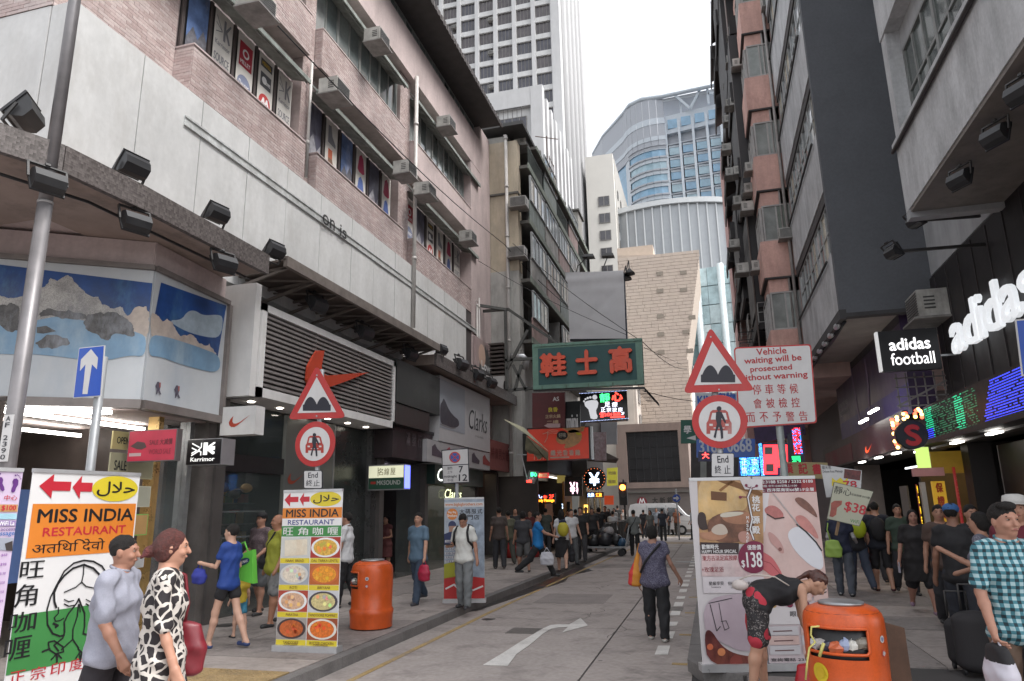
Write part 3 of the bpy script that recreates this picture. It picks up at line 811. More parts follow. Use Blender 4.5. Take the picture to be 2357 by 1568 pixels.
for i,c in enumerate(((.08,.06,.08),(.3,.03,.05),(.3,.03,.05),(.06,.05,.07),(.25,.05,.05))):
 q = .06 + i * .2
 A.poly([(q,.3),(q + .04,.15),(q + .07,.35),(q + .14,.55),(q + .13,.75),(q,.7)],P_(c),0)
A.build(CB,'picture')
RBd = thing('red_shop_banner','dull red shop banner beyond the shoe shop billboard','banner',(-7.4,24.6,3.1))
part('cloth',MB().box(-7.5,-7.36,23.7,26.4,3.15,4.2),P_((.20,.07,.065)),RBd)
A = Art((-7.355,23.8,4.1),(0,1,0),(0,0,-1),2.4,.8)
for i,ch in enumerate('特價男女鞋'): A.text(ch,.04 + i * .19,.2,.2 + i * .19,.7,P_((.10,.02,.02)),bold=.02)
A.build(RBd,'lettering')
# ---- shops
GOOD = [P_((.38,.06,.06)),P_((.07,.12,.28)),P_((.5,.47,.42)),P_((.06,.06,.06)),P_((.14,.24,.14)),P_((.5,.32,.12))]
def shop(nm,label,y0,y1,xf=-8.3,depth=3.0,zt=3.7,wall=(.05,.05,.05),tubes=(),floor=(.12,.11,.1),goods=60,side=1,seed=1,glassy=None,gl_alpha=.25):
 t = thing(nm,label,'shop',(xf - side * depth / 2,(y0 + y1) / 2,.13))
 rnd = random.Random(seed)
 xb = xf - side * depth
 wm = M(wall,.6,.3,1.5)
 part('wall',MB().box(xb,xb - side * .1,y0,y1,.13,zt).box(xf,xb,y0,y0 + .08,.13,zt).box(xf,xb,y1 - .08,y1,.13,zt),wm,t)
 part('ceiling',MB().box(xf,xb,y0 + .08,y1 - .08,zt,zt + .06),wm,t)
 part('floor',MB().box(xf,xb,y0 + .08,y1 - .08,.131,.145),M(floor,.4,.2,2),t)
 m = MB()
 for k in range(4):
  z = .55 + k * .5
  m.box(xb + side * .02,xb + side * .4,y0 + .15,y1 - .15,z,z + .03)
 part('shelving',m,M((.2,.19,.18),.5,.1),t)
 m = MB()
 for k in range(goods):
  z = .58 + rnd.randrange(4) * .5; yy = rnd.uniform(y0 + .2,y1 - .5); wd = rnd.uniform(.12,.3)
  m.box(xb + side * .1,xb + side * rnd.uniform(.25,.38),yy,yy + wd,z + .002,z + rnd.uniform(.12,.38),rnd.randrange(6))
 if goods: part('goods',m,GOOD,t,'stuff')
 for (ya,yb,dx,z,mt) in tubes:
  part('tube_lamp',MB().box(xf - side * dx,xf - side * (dx + .06),ya,yb,z,z + .05),mt,t)
 if glassy:
  for a_,b_ in glassy: part('glass_pane',MB().box(xf - .006,xf + .006,a_,b_,.14,zt - .02),clear(gl_alpha,(.10,.12,.12)),t)
 return t
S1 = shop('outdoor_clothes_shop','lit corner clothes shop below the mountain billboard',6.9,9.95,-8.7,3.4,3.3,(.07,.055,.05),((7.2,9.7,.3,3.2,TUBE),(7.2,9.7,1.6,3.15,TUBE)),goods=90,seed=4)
part('wall',MB().box(-16,-12.2,6.2,6.3,.13,3.3),M((.04,.06,.055),.5,.3),S1)
part('tube_lamp',MB().hexa([(-11.2,5.85,3.22),(-8.0,7.97,3.22),(-8.03,8.02,3.22),(-11.23,5.9,3.22),(-11.2,5.85,3.27),(-8.0,7.97,3.27),(-8.03,8.02,3.27),(-11.23,5.9,3.27)]),TUBE,S1)
A = Art((-10.9,6.1,3.1),(Pc[2] - Pc[1]),(0,0,-1),2.3,1.5)
A.rect(0,0,1,1,M((.05,.06,.07),.3,.5,2,dirt=(.25,.25,.24,.6))); A.rect(.02,.62,.98,.95,P_((.18,.02,.025)),1)
A.poly([(.1,.6),(.4,.25),(.55,.4),(.75,.3),(1,.6)],M((.10,.10,.16),.4,.4,5),1); A.build(S1,'poster')
BR_ = M((.45,.30,.12),.3,.3,3,metal=.6)
part('door_post',MB().box(-8.25,-8.05,8.95,9.05,.13,3.3),BR_,S1)
part('door_post',MB().box(-8.3,-8.1,9.7,9.8,.13,3.3),METAL,S1)
part('glass_pane',MB().box(-8.2,-8.188,9.06,9.7,.14,3.3),clear(.2),S1)
for i,(z,h,c) in enumerate(((2.35,.35,(.35,.33,.22)),(1.95,.3,(.45,.45,.36)),(1.55,.3,(.2,.42,.1)),(1.1,.16,(.5,.5,.5)),(2.75,.25,(.5,.42,.2)))):
 A = Art((-8.04,8.1,z + h),(0,1,0),(0,0,-1),.8,h); A.rect(0,0,1,1,P_(c)); A.rect(.4,.05,.98,.95,P_(tuple(q * .8 for q in c)) if i != 2 else P_((.42,.25,.1)),1)
 A.text(('SALE','NEW','off','VICTORY','OPEN')[i],.08,.3,.36,.7,BLK,2,bold=.02)
 A.mb.box(-8.07,-8.045,8.1,8.9,z,z + h); A.mb.m[-6:] = [0] * 6
 A.build(S1,'notice')
# hanging shirts inside corner shop
for i in range(6):
 m = MB().prism([(-8.9,7.25 + i * .25,1.0),(-8.9,7.45 + i * .25,1.0),(-8.9,7.5 + i * .25,2.2),(-8.9,7.2 + i * .25,2.2)],(-.35,0,0))
 part('garment',m,GOOD[(i * 5 + 2) % 6],S1)
GW = M((.135,.14,.13),.35,.1,1.5,spec=.6)
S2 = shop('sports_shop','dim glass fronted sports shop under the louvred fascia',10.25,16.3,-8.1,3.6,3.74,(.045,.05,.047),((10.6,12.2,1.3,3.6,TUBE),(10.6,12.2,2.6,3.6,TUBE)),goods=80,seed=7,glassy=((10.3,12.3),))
part('shopfront_panel',MB().box(-8.12,-8.04,12.35,14.2,.13,3.72),GW,S2)
part('glass_pane',MB().box(-8.11,-8.09,14.25,15.9,.14,3.72),DKG,S2)
part('door_post',MB().box(-8.12,-8.03,14.2,14.26,.13,3.72),METAL,S2); part('door_post',MB().box(-8.15,-7.95,15.9,16.3,.13,3.8),M((.1,.1,.1),.3,.2,3,metal=.5),S2)
part('lintel',MB().box(-8.09,-8.03,10.3,12.3,2.55,2.85),BLK,S2)
A = Art((-8.035,12.45,2.65),(0,1,0),(0,0,-1),.6,.3); A.poly(swoosh,P_((.35,.06,.03)),1); A.build(S2,'emblem')
for i in range(5):                                                    # caps on hooks
 m = MB().blob((0,0,0),.11,.12,.09).box(-.1,.1,-.24,-.05,-.03,-.015)
 part('cap',m.mesh('cap',GOOD[(i * 2 + 3) % 6]),None,S2).location = Vector((-8.6,10.6 + i * .34,2.3 - .12 * (i % 2))) - wloc(S2)
for i in range(4):
 part('rail',MB().box(-8.35,-8.32,10.4,12.2,.5 + .45 * i,.53 + .45 * i),M((.3,.3,.3),.4,.1),S2)
part('rail',MB().tube([(-8.0,10.35,.15),(-8.0,10.35,2.0),(-8.05,10.1,2.15)],.018,6),STEEL,S2)
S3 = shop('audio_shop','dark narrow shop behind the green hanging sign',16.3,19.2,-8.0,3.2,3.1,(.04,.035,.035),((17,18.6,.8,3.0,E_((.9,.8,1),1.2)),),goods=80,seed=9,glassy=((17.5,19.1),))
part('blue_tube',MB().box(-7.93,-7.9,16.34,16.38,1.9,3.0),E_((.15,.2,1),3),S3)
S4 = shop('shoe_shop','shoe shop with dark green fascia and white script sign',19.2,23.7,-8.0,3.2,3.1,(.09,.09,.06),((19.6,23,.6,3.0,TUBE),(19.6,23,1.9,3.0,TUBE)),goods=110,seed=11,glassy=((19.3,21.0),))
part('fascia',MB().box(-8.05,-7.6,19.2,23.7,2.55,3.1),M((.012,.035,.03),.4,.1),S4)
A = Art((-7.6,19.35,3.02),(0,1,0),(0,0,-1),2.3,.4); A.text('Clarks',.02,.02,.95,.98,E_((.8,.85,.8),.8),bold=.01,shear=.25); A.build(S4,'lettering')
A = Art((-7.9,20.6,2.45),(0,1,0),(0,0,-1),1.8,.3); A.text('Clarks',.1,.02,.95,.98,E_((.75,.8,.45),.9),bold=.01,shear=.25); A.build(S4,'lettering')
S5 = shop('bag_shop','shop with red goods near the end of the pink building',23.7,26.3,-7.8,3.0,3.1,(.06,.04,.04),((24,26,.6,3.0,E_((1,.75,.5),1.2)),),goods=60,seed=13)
for yy in (10.2,16.3,19.2,23.7,26.25): part('pillar',MB().box(-8.3,-7.85,yy - .12,yy + .12,.13,3.9),M((.075,.068,.065),.5,.2,3),B)
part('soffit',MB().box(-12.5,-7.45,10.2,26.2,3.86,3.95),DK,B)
# ---- hanging signs of the shops
t,a = board('hanging_shop_sign','white hanging box sign with orange tick, beside the louvred fascia','sign',(510,938),(585,999),9.9,.25,WHT)
a.poly([(.25 + .62 * x,.22 + .55 * y) for x,y in swoosh],SWO); a.build(t,'emblem')
part('bracket',MB().box(-7.9,-7.86,9.98,10.02,3.75,4.0),METAL,t)
t,a = board('hanging_shop_sign','crimson hanging sign left of the black outdoor brand sign','sign',(298,992),(403,1060),8.2,.1,M((.14,.13,.13),.4,.1,metal=.5))
a.rect(.02,.03,.98,.97,M((.26,.012,.03),.4,.12,4,emit=.25),0); a.poly([(.06,.5),(.2,.35),(.35,.4),(.4,.55),(.3,.62),(.2,.6)],P_((.06,.03,.03)),1); a.text('SALE 大減價',.45,.3,.92,.5,P_((.12,.01,.02)),1,bold=.03); a.text('WORLD SALE',.45,.62,.9,.78,P_((.12,.01,.02)),1); a.rect(.05,.72,.3,.82,P_((.4,.3,.3)),1)
a.build(t)
t,a = board('hanging_shop_sign','black hanging box sign with white flag emblem and lettering','sign',(432,1012),(508,1069),8.9,.3,M((.28,.28,.29),.35,.1,metal=.5))
a.rect(.02,.03,.98,.97,M((.012,.01,.012),.3,0),0)
wk = E_((.7,.7,.68),.5)
for p in (((.16,.17),(.36,.32)),((.16,.34),(.3,.44),(.16,.54)),((.36,.46),(.16,.62)),((.42,.17),(.42,.32),(.34,.44),(.42,.5),(.42,.62))): a.line(p,.018,wk,1)
a.poly([(.48,.15),(.60,.15),(.60,.3),(.76,.15),(.81,.15),(.81,.19),(.66,.36),(.81,.52),(.81,.58),(.76,.62),(.60,.46),(.60,.62),(.48,.62)],wk,1); a.rect(.68,.3,.81,.44,wk,1)
a.text('Karrimor',.14,.70,.82,.86,wk,1,bold=.02); a.build(t)
t,a = board('hanging_shop_sign','cream and green hanging box sign of the audio shop','sign',(848,1071),(930,1127),15.6,.35,M((.2,.2,.2),.4,.1))
a.rect(.02,.05,.98,.52,M((.42,.42,.30),.4,.05,emit=.5),0); a.rect(.02,.52,.98,.96,M((.015,.06,.035),.4,.05),0)
for i,ch in enumerate('名線屋'): a.text(ch,.28 + i * .17,.14,.42 + i * .17,.42,P_((.16,.13,.05)),1,bold=.01)
a.text('MKSOUND',.25,.62,.9,.8,P_((.35,.36,.34)),1,bold=.03); a.rect(.08,.66,.22,.76,P_((.3,.03,.02)),1)
a.rect(.27,.11,.29,.46,P_((.25,.2,.1)),1); a.build(t)
part('blue_side',MB().box(at(930,1071,y=15.6).x + .004,at(930,1071,y=15.6).x + .03,15.62,15.9,at(930,1127,y=15.6).z + .03,at(930,1071,y=15.6).z),E_((.12,.15,.9),1.2),t)
# ---- floodlights along the ledge
def flood_proto():
 t = thing('floodlight','x','lamp',(0,0,0))
 pr_ = [(-.20,-.06),(-.17,.06),(-.08,.16),(.08,.16),(.17,.06),(.20,-.06)]
 m = MB().prism([(-.24,y,z) for z,y in pr_],(.48,0,0))
 m.box(-.26,.26,-.09,-.055,-.22,.22)
 part('housing',m,M((.022,.022,.024),.4,.2,5),t)
 part('glass',MB().box(-.22,.22,-.10,-.092,-.18,.18),M((.10,.11,.12),.08,.1,spec=.9),t)
 part('bracket',MB().bar((-.29,0,0),(-.29,.06,-.3),.035).bar((.29,0,0),(.29,.06,-.3),.035).bar((-.3,.06,-.3),(.3,.06,-.3),.035).bar((0,.06,-.3),(0,.06,-.36),.08),DARKM,t)
 return t
FP = flood_proto(); _used = [0]
def flood(p,rot,label,group,s=1.0):
 if not _used[0]:
  o = FP; _used[0] = 1; o.location = p; o['label'] = label; o['group'] = group; o.scale = (s,s,s)
  _ch[o.name] = [(c,list(c.children)) for c in o.children]
 else: o = dup(FP,p,0,label,group,(s,s,s))
 o.rotation_euler = rot
 return o
# standing on the ledge and aimed up at the panels (back towards the street)
for q,lb,s in (((58,262),'black floodlight standing on the mosaic ledge, nearest the lamp post on the left',1.15),((306,383),'black floodlight on the mosaic ledge just right of the lamp post',1.0),((499,492),'black floodlight on the mosaic ledge above the picture wall end',.95),((632,577),'black floodlight at the start of the metal canopy',.95),((1018,806),'small black floodlight above the shoe billboard',.9)):
 s *= .72; flood(at(*q,x=-6.95 if q[0] > 100 else -7.35),(R_(-38),0,R_(-100 if q[0] > 100 else -60)),lb,'floodlights standing on the ledge',s)
for q,lb in (((110,418),'floodlight hanging below the ledge behind the lamp post'),((312,512),'floodlight hanging below the ledge above the mountain billboard'),((516,606),'floodlight hanging below the ledge at its white pilaster')):
 flood(at(*q,z=5.5),(R_(150),0,R_(70)),lb,'floodlights hanging under the ledge',.68)
for k,q in enumerate(((730,700),(840,765),(945,815))):
 flood(at(*q,x=-7.2),(R_(150),0,R_(80)),['nearest','middle','farthest'][k] + ' of the dark lamps tucked under the metal canopy','lamps under the canopy',.8)
for k,q in enumerate(((1062,838),(1100,862),(1130,880))):
 flood(at(*q,x=-6.9),(R_(150),0,R_(80)),['first','second','third'][k] + ' dark lamp along the ledge over the shoe billboard','lamps over the shoe billboard',.9)
# ---- air conditioners: prototype faces -y
def ac_proto():
 t = thing('air_conditioner','x','air conditioner',(0,0,0))
 part('case',MB().box(-.34,.34,-.25,.28,0,.44),M((.40,.39,.365),.55,.3,3,streak=.4,dirt=(.2,.18,.15,.5)),t)
 m = MB()
 for i in range(9): m.box(-.31 + .0,.31,-.262,-.25,.045 + i * .042,.065 + i * .042)
 part('grille',m,M((.10,.10,.10),.5,.2),t)
 m = MB()
 for i in range(4):
  for sx in (-.345,.34): m.box(sx,sx + .006,-.16,.0,.12 + i * .06,.145 + i * .06)
 part('side_vents',m,M((.06,.06,.06),.5,.2),t,'stuff')
 part('tray',MB().box(-.38,.38,-.33,.3,-.04,-.005),M((.22,.21,.20),.6,.3,5,streak=.3),t)
 return t
AP = ac_proto(); _au = [0]
def ac(p,rz,label,group,s=1.0):
 if not _au[0]:
  _au[0] = 1; AP.location = p; AP.rotation_euler = (0,0,rz); AP.scale = (s,s,s); AP['label'] = label; AP['group'] = group
  _ch[AP.name] = [(c,list(c.children)) for c in AP.children]; return AP
 return dup(AP,p,rz,label,group,(s,s,s))
g = 'air conditioners on the pink building'
for (px_,py_,x,lb) in ((770,228,-7.55,'grey window air conditioner below the parapet right of the tiled pier'),(868,108,-7.55,'air conditioner above the upper awning of the pink building'),(1028,300,-7.55,'air conditioner on the far end of the upper awning'),(933,408,-7.55,'air conditioner above the lower awning left of the drainpipe'),(980,455,-7.55,'air conditioner just right of the long drainpipe'),(1078,560,-7.55,'last air conditioner low on the far end of the pink wall'),(590,32,-7.5,'air conditioner cut by the top edge of the photo')):
 ac(at(px_,py_,x=x),R_(90),lb,g,.86)
# ================================================================ RIGHT: grey tenement with its two bays, black shop wall
GREYC = M((.48,.485,.495),.75,.16,1.2,fine=.07,streak=.3,dirt=(.16,.155,.16,.5))
GREYD = M((.34,.345,.355),.8,.15,1.2,streak=.25)
SLATE = M((.095,.10,.112),.8,.14,1.0,fine=.06,bump=.15)
BLKW = M((.014,.012,.013),.55,.3,1.5)
x1,x2,x3,y1,ys_ = 3.12,3.6,5.0,12.75,16.85
G = thing('grey_tenement','grey concrete tenement overhanging the pavement on the right, with a dark slate end wall','building',(6,15,.1))
part('wall',MB().box(x3 + .25,16,3.5,26.0,6.7,26),GREYD,G)
# near bay: spandrels, windows, sloping side
fl = 3.35
FRG = M((.22,.225,.22),.5,.2,5,metal=.3)
GLR = [glass((.085,.10,.095)),glass((.07,.085,.08)),glass((.11,.12,.115))]
for k in range(5):
 z = 6.66 + k * fl
 part('spandrel',MB().box(x2,x3 + .3,4.2,y1,z,z + 1.22),GREYC,G)
 part('sill',MB().box(x2 - .06,x2 + .1,4.2,y1 + .02,z + 1.22,z + 1.3),GREYC,G)
 part('pipe',MB().tube([(x2 - .05,4.2,z + 1.18),(x2 - .05,y1 + .05,z + 1.18)],.035,8),DARKM,G)
 part('head_beam',MB().box(x2 + .25,x3 + .3,4.2,y1,z + 2.95,z + fl - .002),GREYD,G)
 part('pier',MB().box(x2 + .02,x3 + .3,y1 - .28,y1 - .01,z + 1.3,z + fl),GREYC,G)
 for i in range(5): window(G,(x2 + .33,y1 - .3 - 1.6 * (i + .5),z + 1.3),1.6,1.65,R_(-90),3,2,FRG,GLR)
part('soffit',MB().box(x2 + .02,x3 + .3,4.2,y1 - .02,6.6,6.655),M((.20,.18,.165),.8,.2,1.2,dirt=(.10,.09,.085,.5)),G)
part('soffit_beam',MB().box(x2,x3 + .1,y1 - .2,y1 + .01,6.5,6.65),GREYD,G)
# recessed face between the bays
part('wall',MB().box(x3 + .05,x3 + .3,y1,ys_,6.68,8.0).box(x3 + .05,x3 + .3,y1,ys_,9.6,26),GREYD,G)
window(G,(x3 + .12,14.0,8.0),1.4,1.6,R_(-90),3,2,FRG,GLR); window(G,(x3 + .12,15.5,8.0),1.4,1.6,R_(-90),3,2,FRG,GLR)
part('drainpipe',MB().tube([(x2 + .12,y1 + .1,8.0),(x2 + .12,y1 + .1,26)],.05,8).tube([(x2 + .3,y1 + .1,8.4),(x2 + .3,y1 + .1,26)],.04,8),M((.28,.27,.27),.5,.2,4),G)
# slate end wall of the far bay and the bay itself
part('end_wall',MB().box(x1,x3 + .3,ys_,ys_ + .2,5.98,26),SLATE,G)
zb0 = 5.98
FR2 = M((.34,.35,.35),.5,.2,5,metal=.3)
SKYG = [glass((.45,.48,.5)),glass((.28,.31,.32)),glass((.10,.11,.11)),M((.42,.37,.28),.3,.1)]
for k in range(6):
 z = 5.98 + k * 3.1
 part('spandrel',MB().box(x1 - .0,x3 + .2,ys_ + .2,23.1,z + (.1 if k == 0 else 0),z + 1.55),GREYC,G)
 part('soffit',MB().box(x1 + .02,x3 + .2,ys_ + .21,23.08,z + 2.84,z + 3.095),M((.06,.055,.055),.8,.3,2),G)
 part('pipe',MB().tube([(x1 - .05,ys_ + .6,z + 1.45),(x1 - .05,23.1,z + 1.45)],.03,8),DARKM,G)
 for i in range(5): window(G,(x1 + .14,ys_ + .22 + 1.17 * (i + .5),z + 1.56),1.17,1.27,R_(-90),2,2,FR2,SKYG)
 part('wall',MB().box(x1 + .45,x3 + .2,ys_ + .3,23.0,z + 1.56,z + 2.85),GREYD,G)
part('drainpipe',MB().tube([(x1 - .08,23.15,5),(x1 - .08,23.15,26)],.05,8).tube([(x1 - .2,23.3,5),(x1 - .2,23.3,26)],.035,8),M((.3,.28,.27),.5,.2,4),G)
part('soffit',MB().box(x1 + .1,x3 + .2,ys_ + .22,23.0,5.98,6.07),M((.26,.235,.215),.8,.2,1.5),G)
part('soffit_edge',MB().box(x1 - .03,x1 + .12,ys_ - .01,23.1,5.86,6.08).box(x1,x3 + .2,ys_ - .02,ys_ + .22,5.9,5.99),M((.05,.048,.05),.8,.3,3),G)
LAMPC = M((.42,.43,.45),.3,.2,metal=.4)
for i in range(6): part('soffit_lamp',MB().blob((x1 + .02,ys_ + .7 + i * .95,5.86),.08,.24,.07),LAMPC,G)
part('soffit_wiring',MB().tube([(x1 + .1,ys_ + .2,5.84),(x1 + .12,19,5.8),(x1 + .1,21,5.84),(x1 + .1,23,5.8)],.04,6),BLK,G)
# black shop wall
part('shop_wall',MB().box(x3,x3 + .2,5.0,ys_ - .01,3.9,6.6),BLKW,G)
m = MB()
for i in range(16): m.box(x3 - .02,x3 + .02,5.2 + i * .75,5.23 + i * .75,4.0,6.55)
part('cladding_joint',m,M((.03,.025,.026),.5,.2),G)
# big raised white letters
t = thing('raised_letter_sign','large raised white lowercase letters on the black shop wall','sign',(x3 - .1,14,5.2))
z5 = zq(3000,860,1.742)
def wy(x,y,xx=x3 - .2): return at(*z5(x,y),x=xx)
ylo,yhi = wy(1000,700).y,wy(1560,420).y
A = Art((x3 - .16,ylo,0),(0,-1,0),(0,0,-1),ylo - yhi + .25,1)
zt_,zb_ = wy(1250,370).z,wy(1250,710).z
A = Art((x3 - .06,ylo,zt_),(0,-1,0),(0,0,-1),ylo - yhi + .1,zt_ - zb_)
wl = M((.62,.64,.66),.4,.04,emit=.35)
_x = 0
for ch,wd,h0 in (('a',.19,.27),('d',.19,0),('i',.07,0.02),('d',.19,0),('a',.19,.27),('s',.17,.27)):
 A2 = Art(A.O,A.u,A.v,A.w,A.h); A2.text(ch,_x,h0,_x + wd - .012,1.0,wl,0,bold=.022,depth=.075); A2.build(t,'letter'); _x += wd
# hanging football sign
t,a = board('hanging_shop_sign','black hanging sign with two lines of white lowercase lettering','sign',(2020,764),(2170,848),15.9,.14,M((.014,.014,.016),.4,.1))
wl2 = E_((.75,.75,.75),.7)
a.text('adidas',.16,.20,.86,.50,wl2,1,bold=.035); a.text('football',.16,.56,.90,.86,wl2,1,bold=.01)
a.build(t,'lettering'); A0 = at(2020,764,y=15.9); part('side',MB().box(A0.x - .045,A0.x - .002,15.9,16.05,at(2020,855,y=15.9).z,A0.z),M((.5,.5,.5),.4,.05,emit=.3),t)
part('bracket',MB().box(4.7,x3,15.93,15.97,4.7,4.74),METAL,t)
# AC on the shop wall and its cage
ac((4.75,16.3,5.55),R_(-90),'old air conditioner on the slate wall above the black hanging sign','air conditioners on the grey tenement',1.3)
cg = thing('window_grille','rusty metal window cage under the black hanging sign','grille',(4.8,16.6,3.9))
m = MB()
for i in range(6): m.bar((4.0 + i * .18,16.6,3.75),(4.0 + i * .18,16.6,4.5),.025)
for k in range(4): m.bar((3.95,16.6,3.8 + k * .2),(4.95,16.6,3.8 + k * .2),.025)
m.bar((3.95,16.6,3.8),(4.95,16.6,4.3),.04)
part('bars',m,M((.22,.21,.21),.5,.3,metal=.4),cg)
# floodlights on arms, overhanging bay
def armlamp(p,wallp,label):
 f = flood(p,(R_(205),0,R_(-70)),label,'floodlights on the right',.6)
 s = MB().bar(wallp - p,(0,0,0),.05)
 s.v = [tuple(Matrix.LocRotScale(None,f.rotation_euler,f.scale).inverted() @ Vector(v)) for v in s.v]
 part('arm',s,DARKM,f,local=True)
 return f
for q,lb in (((2292,312),'upper floodlight hanging under the near grey bay on the right'),((2210,412),'second floodlight hanging under the near grey bay'),((2352,210),'floodlight at the right edge of the photo under the bay')):
 p = at(*q,z=6.25); flood(p,(R_(160),0,R_(-60)),lb,'floodlights under the near bay',.62)
for q,lb in (((2108,508),'floodlight at the corner of the near bay'),((2057,580),'floodlight on the long arm in front of the slate wall')):
 p = at(*q,y=13.2); armlamp(p,Vector((x3,13.6,p.z + .1)),lb)
# LED screen fascia and canopy over the right-hand shops
z7 = zq(3250,1350,2.4116)
LS = thing('led_screen','long led screen fascia glowing green and blue under the black wall','screen',(4.4,12,3.2))
xl = 4.35
part('case',MB().box(xl,x3,6.5,16.3,3.0,3.72),BLKW,LS)
m = [MB(),MB(),MB()]
for r in range(15):
 z = 3.06 + r * .042
 for i in range(95):
  yy = 16.2 - i * .075
  c = None
  if i < 40:
   if i < 7 or (24 < i < 31): c = 0 if random.random() < .75 else None
   elif random.random() < .5: c = 2
   if r < 5 and i < 6: c = 1
  elif i < 42 + r * .5: c = None
  elif i < 75: c = 1 if random.random() < .93 else None
  elif random.random() < .5: c = 2
  if c is not None: m[c].box(xl - .008,xl,yy,yy + .055,z,z + .016)
part('green_pixels',m[0],E_((.02,.45,.22),.6),LS,'stuff'); part('blue_pixels',m[1],E_((.04,.06,.75),.65),LS,'stuff'); part('dim_pixels',m[2],E_((.02,.10,.05),.6),LS,'stuff')
# shops on the right: dark recess walls and purple poster
PUR = M((.055,.035,.085),.35,.3,1.5)
UP = thing('purple_poster','large purple poster with a pale looping line, above the shops on the right','poster',(4.5,22,3.7))
xp = 4.4
part('board',MB().box(xp,xp + .5,17.3,26.2,3.72,6.0),PUR,UP)
A = Art((xp - .004,26.2,6.0),(0,-1,0),(0,0,-1),8.9,2.28)
A.rect(0,.7,1,1,M((.04,.03,.16),.4,.3,2),0); A.rect(0,0,1,.1,P_((.05,.05,.055)),0)
up = P_((.24,.19,.28))
L_ = [(2006 + 0,0)]
pts = [z5(*q) for q in [(375,920),(400,1050),(425,1200),(445,1300),(470,1330),(495,1300),(503,1200),(497,1050),(475,880)]]
o = []
for q in pts:
 d = ray(*q); tt = xp / d.x; o.append(((26.2 - d.y * tt) / 8.9,(6.0 - (H_ + d.z * tt)) / 2.28))
for i in range(len(o) - 1): A.line([o[i],o[i + 1]],.17,up,1 + i * .3)
A.text('JOIN THE FREE',.03,.42,.2,.5,P_((.3,.3,.32)),1,bold=.03); A.text('REVOLUTION',.03,.53,.2,.61,P_((.3,.3,.32)),1,bold=.03)
A.build(UP,'picture')
CN = thing('shop_canopy','dark shop canopy with small lamps above the right pavement','canopy',(4.4,21,3.0))
part('fascia',MB().box(4.0,4.1,16.5,28,2.95,3.7),M((.045,.035,.035),.5,.3,2),CN)
part('red_face',MB().box(3.99,4.0,22.5,27.5,3.0,3.5),M((.12,.01,.02),.5,.3,1.2),CN)
A = Art((3.985,20.6,3.3),(0,-1,0),(0,0,-1),.9,.25); A.poly(swoosh,E_((.7,.07,.02),.8),1); A.build(CN,'emblem')
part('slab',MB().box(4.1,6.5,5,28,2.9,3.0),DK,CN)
part('near_fascia',MB().box(4.42,4.6,5,16.4,2.86,3.0),M((.10,.09,.09),.5,.2,metal=.4),CN)
for yy,xx in ((17.0,3.9),(16.6,4.25),(18.5,3.85),(14.3,4.3),(12.5,4.3),(20.5,3.85)): part('tube_lamp',MB().box(xx,xx + .09,yy,yy + .5,2.84,2.87),E_((1,.97,.9),4),CN)
for yy,zz in ((17.4,3.85),(18.6,3.75)): part('tube_lamp',MB().box(3.7,3.76,yy,yy + .9,zz,zz + .04),TUBE,CN)
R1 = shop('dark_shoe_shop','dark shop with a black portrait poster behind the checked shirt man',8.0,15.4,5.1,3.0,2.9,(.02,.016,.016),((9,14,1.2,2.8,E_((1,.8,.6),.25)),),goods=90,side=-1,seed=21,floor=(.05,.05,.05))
A = Art((5.08,14.9,2.8),(0,-1,0),(0,0,-1),3.2,2.5); A.rect(0,0,1,1,M((.02,.013,.013),.4,.5,2,dirt=(.055,.045,.045,.5))); A.rect(0,0,.015,1,M((.25,.22,.22),.4,.1),1)
A.disc(.42,.4,.2,M((.05,.035,.03),.5,.4,6),1); A.build(R1,'poster')
part('pillar',MB().box(4.7,5.1,15.2,15.6,.13,2.9),BLKW,R1)
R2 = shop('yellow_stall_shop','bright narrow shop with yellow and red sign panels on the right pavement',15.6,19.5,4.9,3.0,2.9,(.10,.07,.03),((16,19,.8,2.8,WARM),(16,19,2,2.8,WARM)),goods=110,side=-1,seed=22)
ST = thing('stall_sign_cluster','upright yellow sign panel with red characters by the shop entrance','sign',(4.4,15.8,.13))
YP = M((.42,.24,.02),.45,.12,3,emit=.25)
def vpanel(p0,p1,y,mt,txt,tcol,name='panel',parent=ST,dep=.1,bold=.04,label=None):
 a_,b_ = at(*p0,y=y),at(*p1,y=y)
 part(name,MB().box(a_.x,b_.x,y,y + dep,max(.14,b_.z),a_.z),mt,parent,label=label)
 A = Art((a_.x,y - .002,a_.z),(1,0,0),(0,0,-1),b_.x - a_.x,a_.z - max(.14,b_.z))
 n = len(txt)
 for i,ch in enumerate(txt): A.text(ch,.2,(i + .12) / n,.8,(i + .88) / n,tcol,1,bold=bold)
 A.build(parent,'lettering')
vpanel((2145,1108),(2198,1262),15.9,YP,'保證真正貨',P_((.45,.04,.02)))
vpanel((2110,1115),(2127,1235),15.6,P_((.30,.03,.02)),'MONEY',E_((.8,.5,.02),.8))
vpanel((2198,1075),(2220,1235),15.7,M((.28,.015,.02),.4,.1,emit=.15),'人民幣兌',P_((.6,.5,.3)))
vpanel((2129,1110),(2140,1260),15.5,M((.4,.38,.35),.4,.1),'',BLK)
vpanel((2108,1030),(2145,1085),15.6,E_((.35,.5,.12),.6),'',BLK); vpanel((2100,1078),(2175,1095),15.55,P_((.5,.25,.25)),'',BLK)
vpanel((2140,1040),(2230,1088),16.0,M((.22,.13,.015),.5,.2,emit=.12),'',BLK)
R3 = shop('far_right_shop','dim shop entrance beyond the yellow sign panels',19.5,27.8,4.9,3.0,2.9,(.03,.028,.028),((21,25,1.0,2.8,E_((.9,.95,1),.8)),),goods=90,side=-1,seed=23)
part('door_leaf',MB().box(4.6,4.64,19.6,20.3,.13,2.2),M((.12,.11,.1),.4,.2),R3)
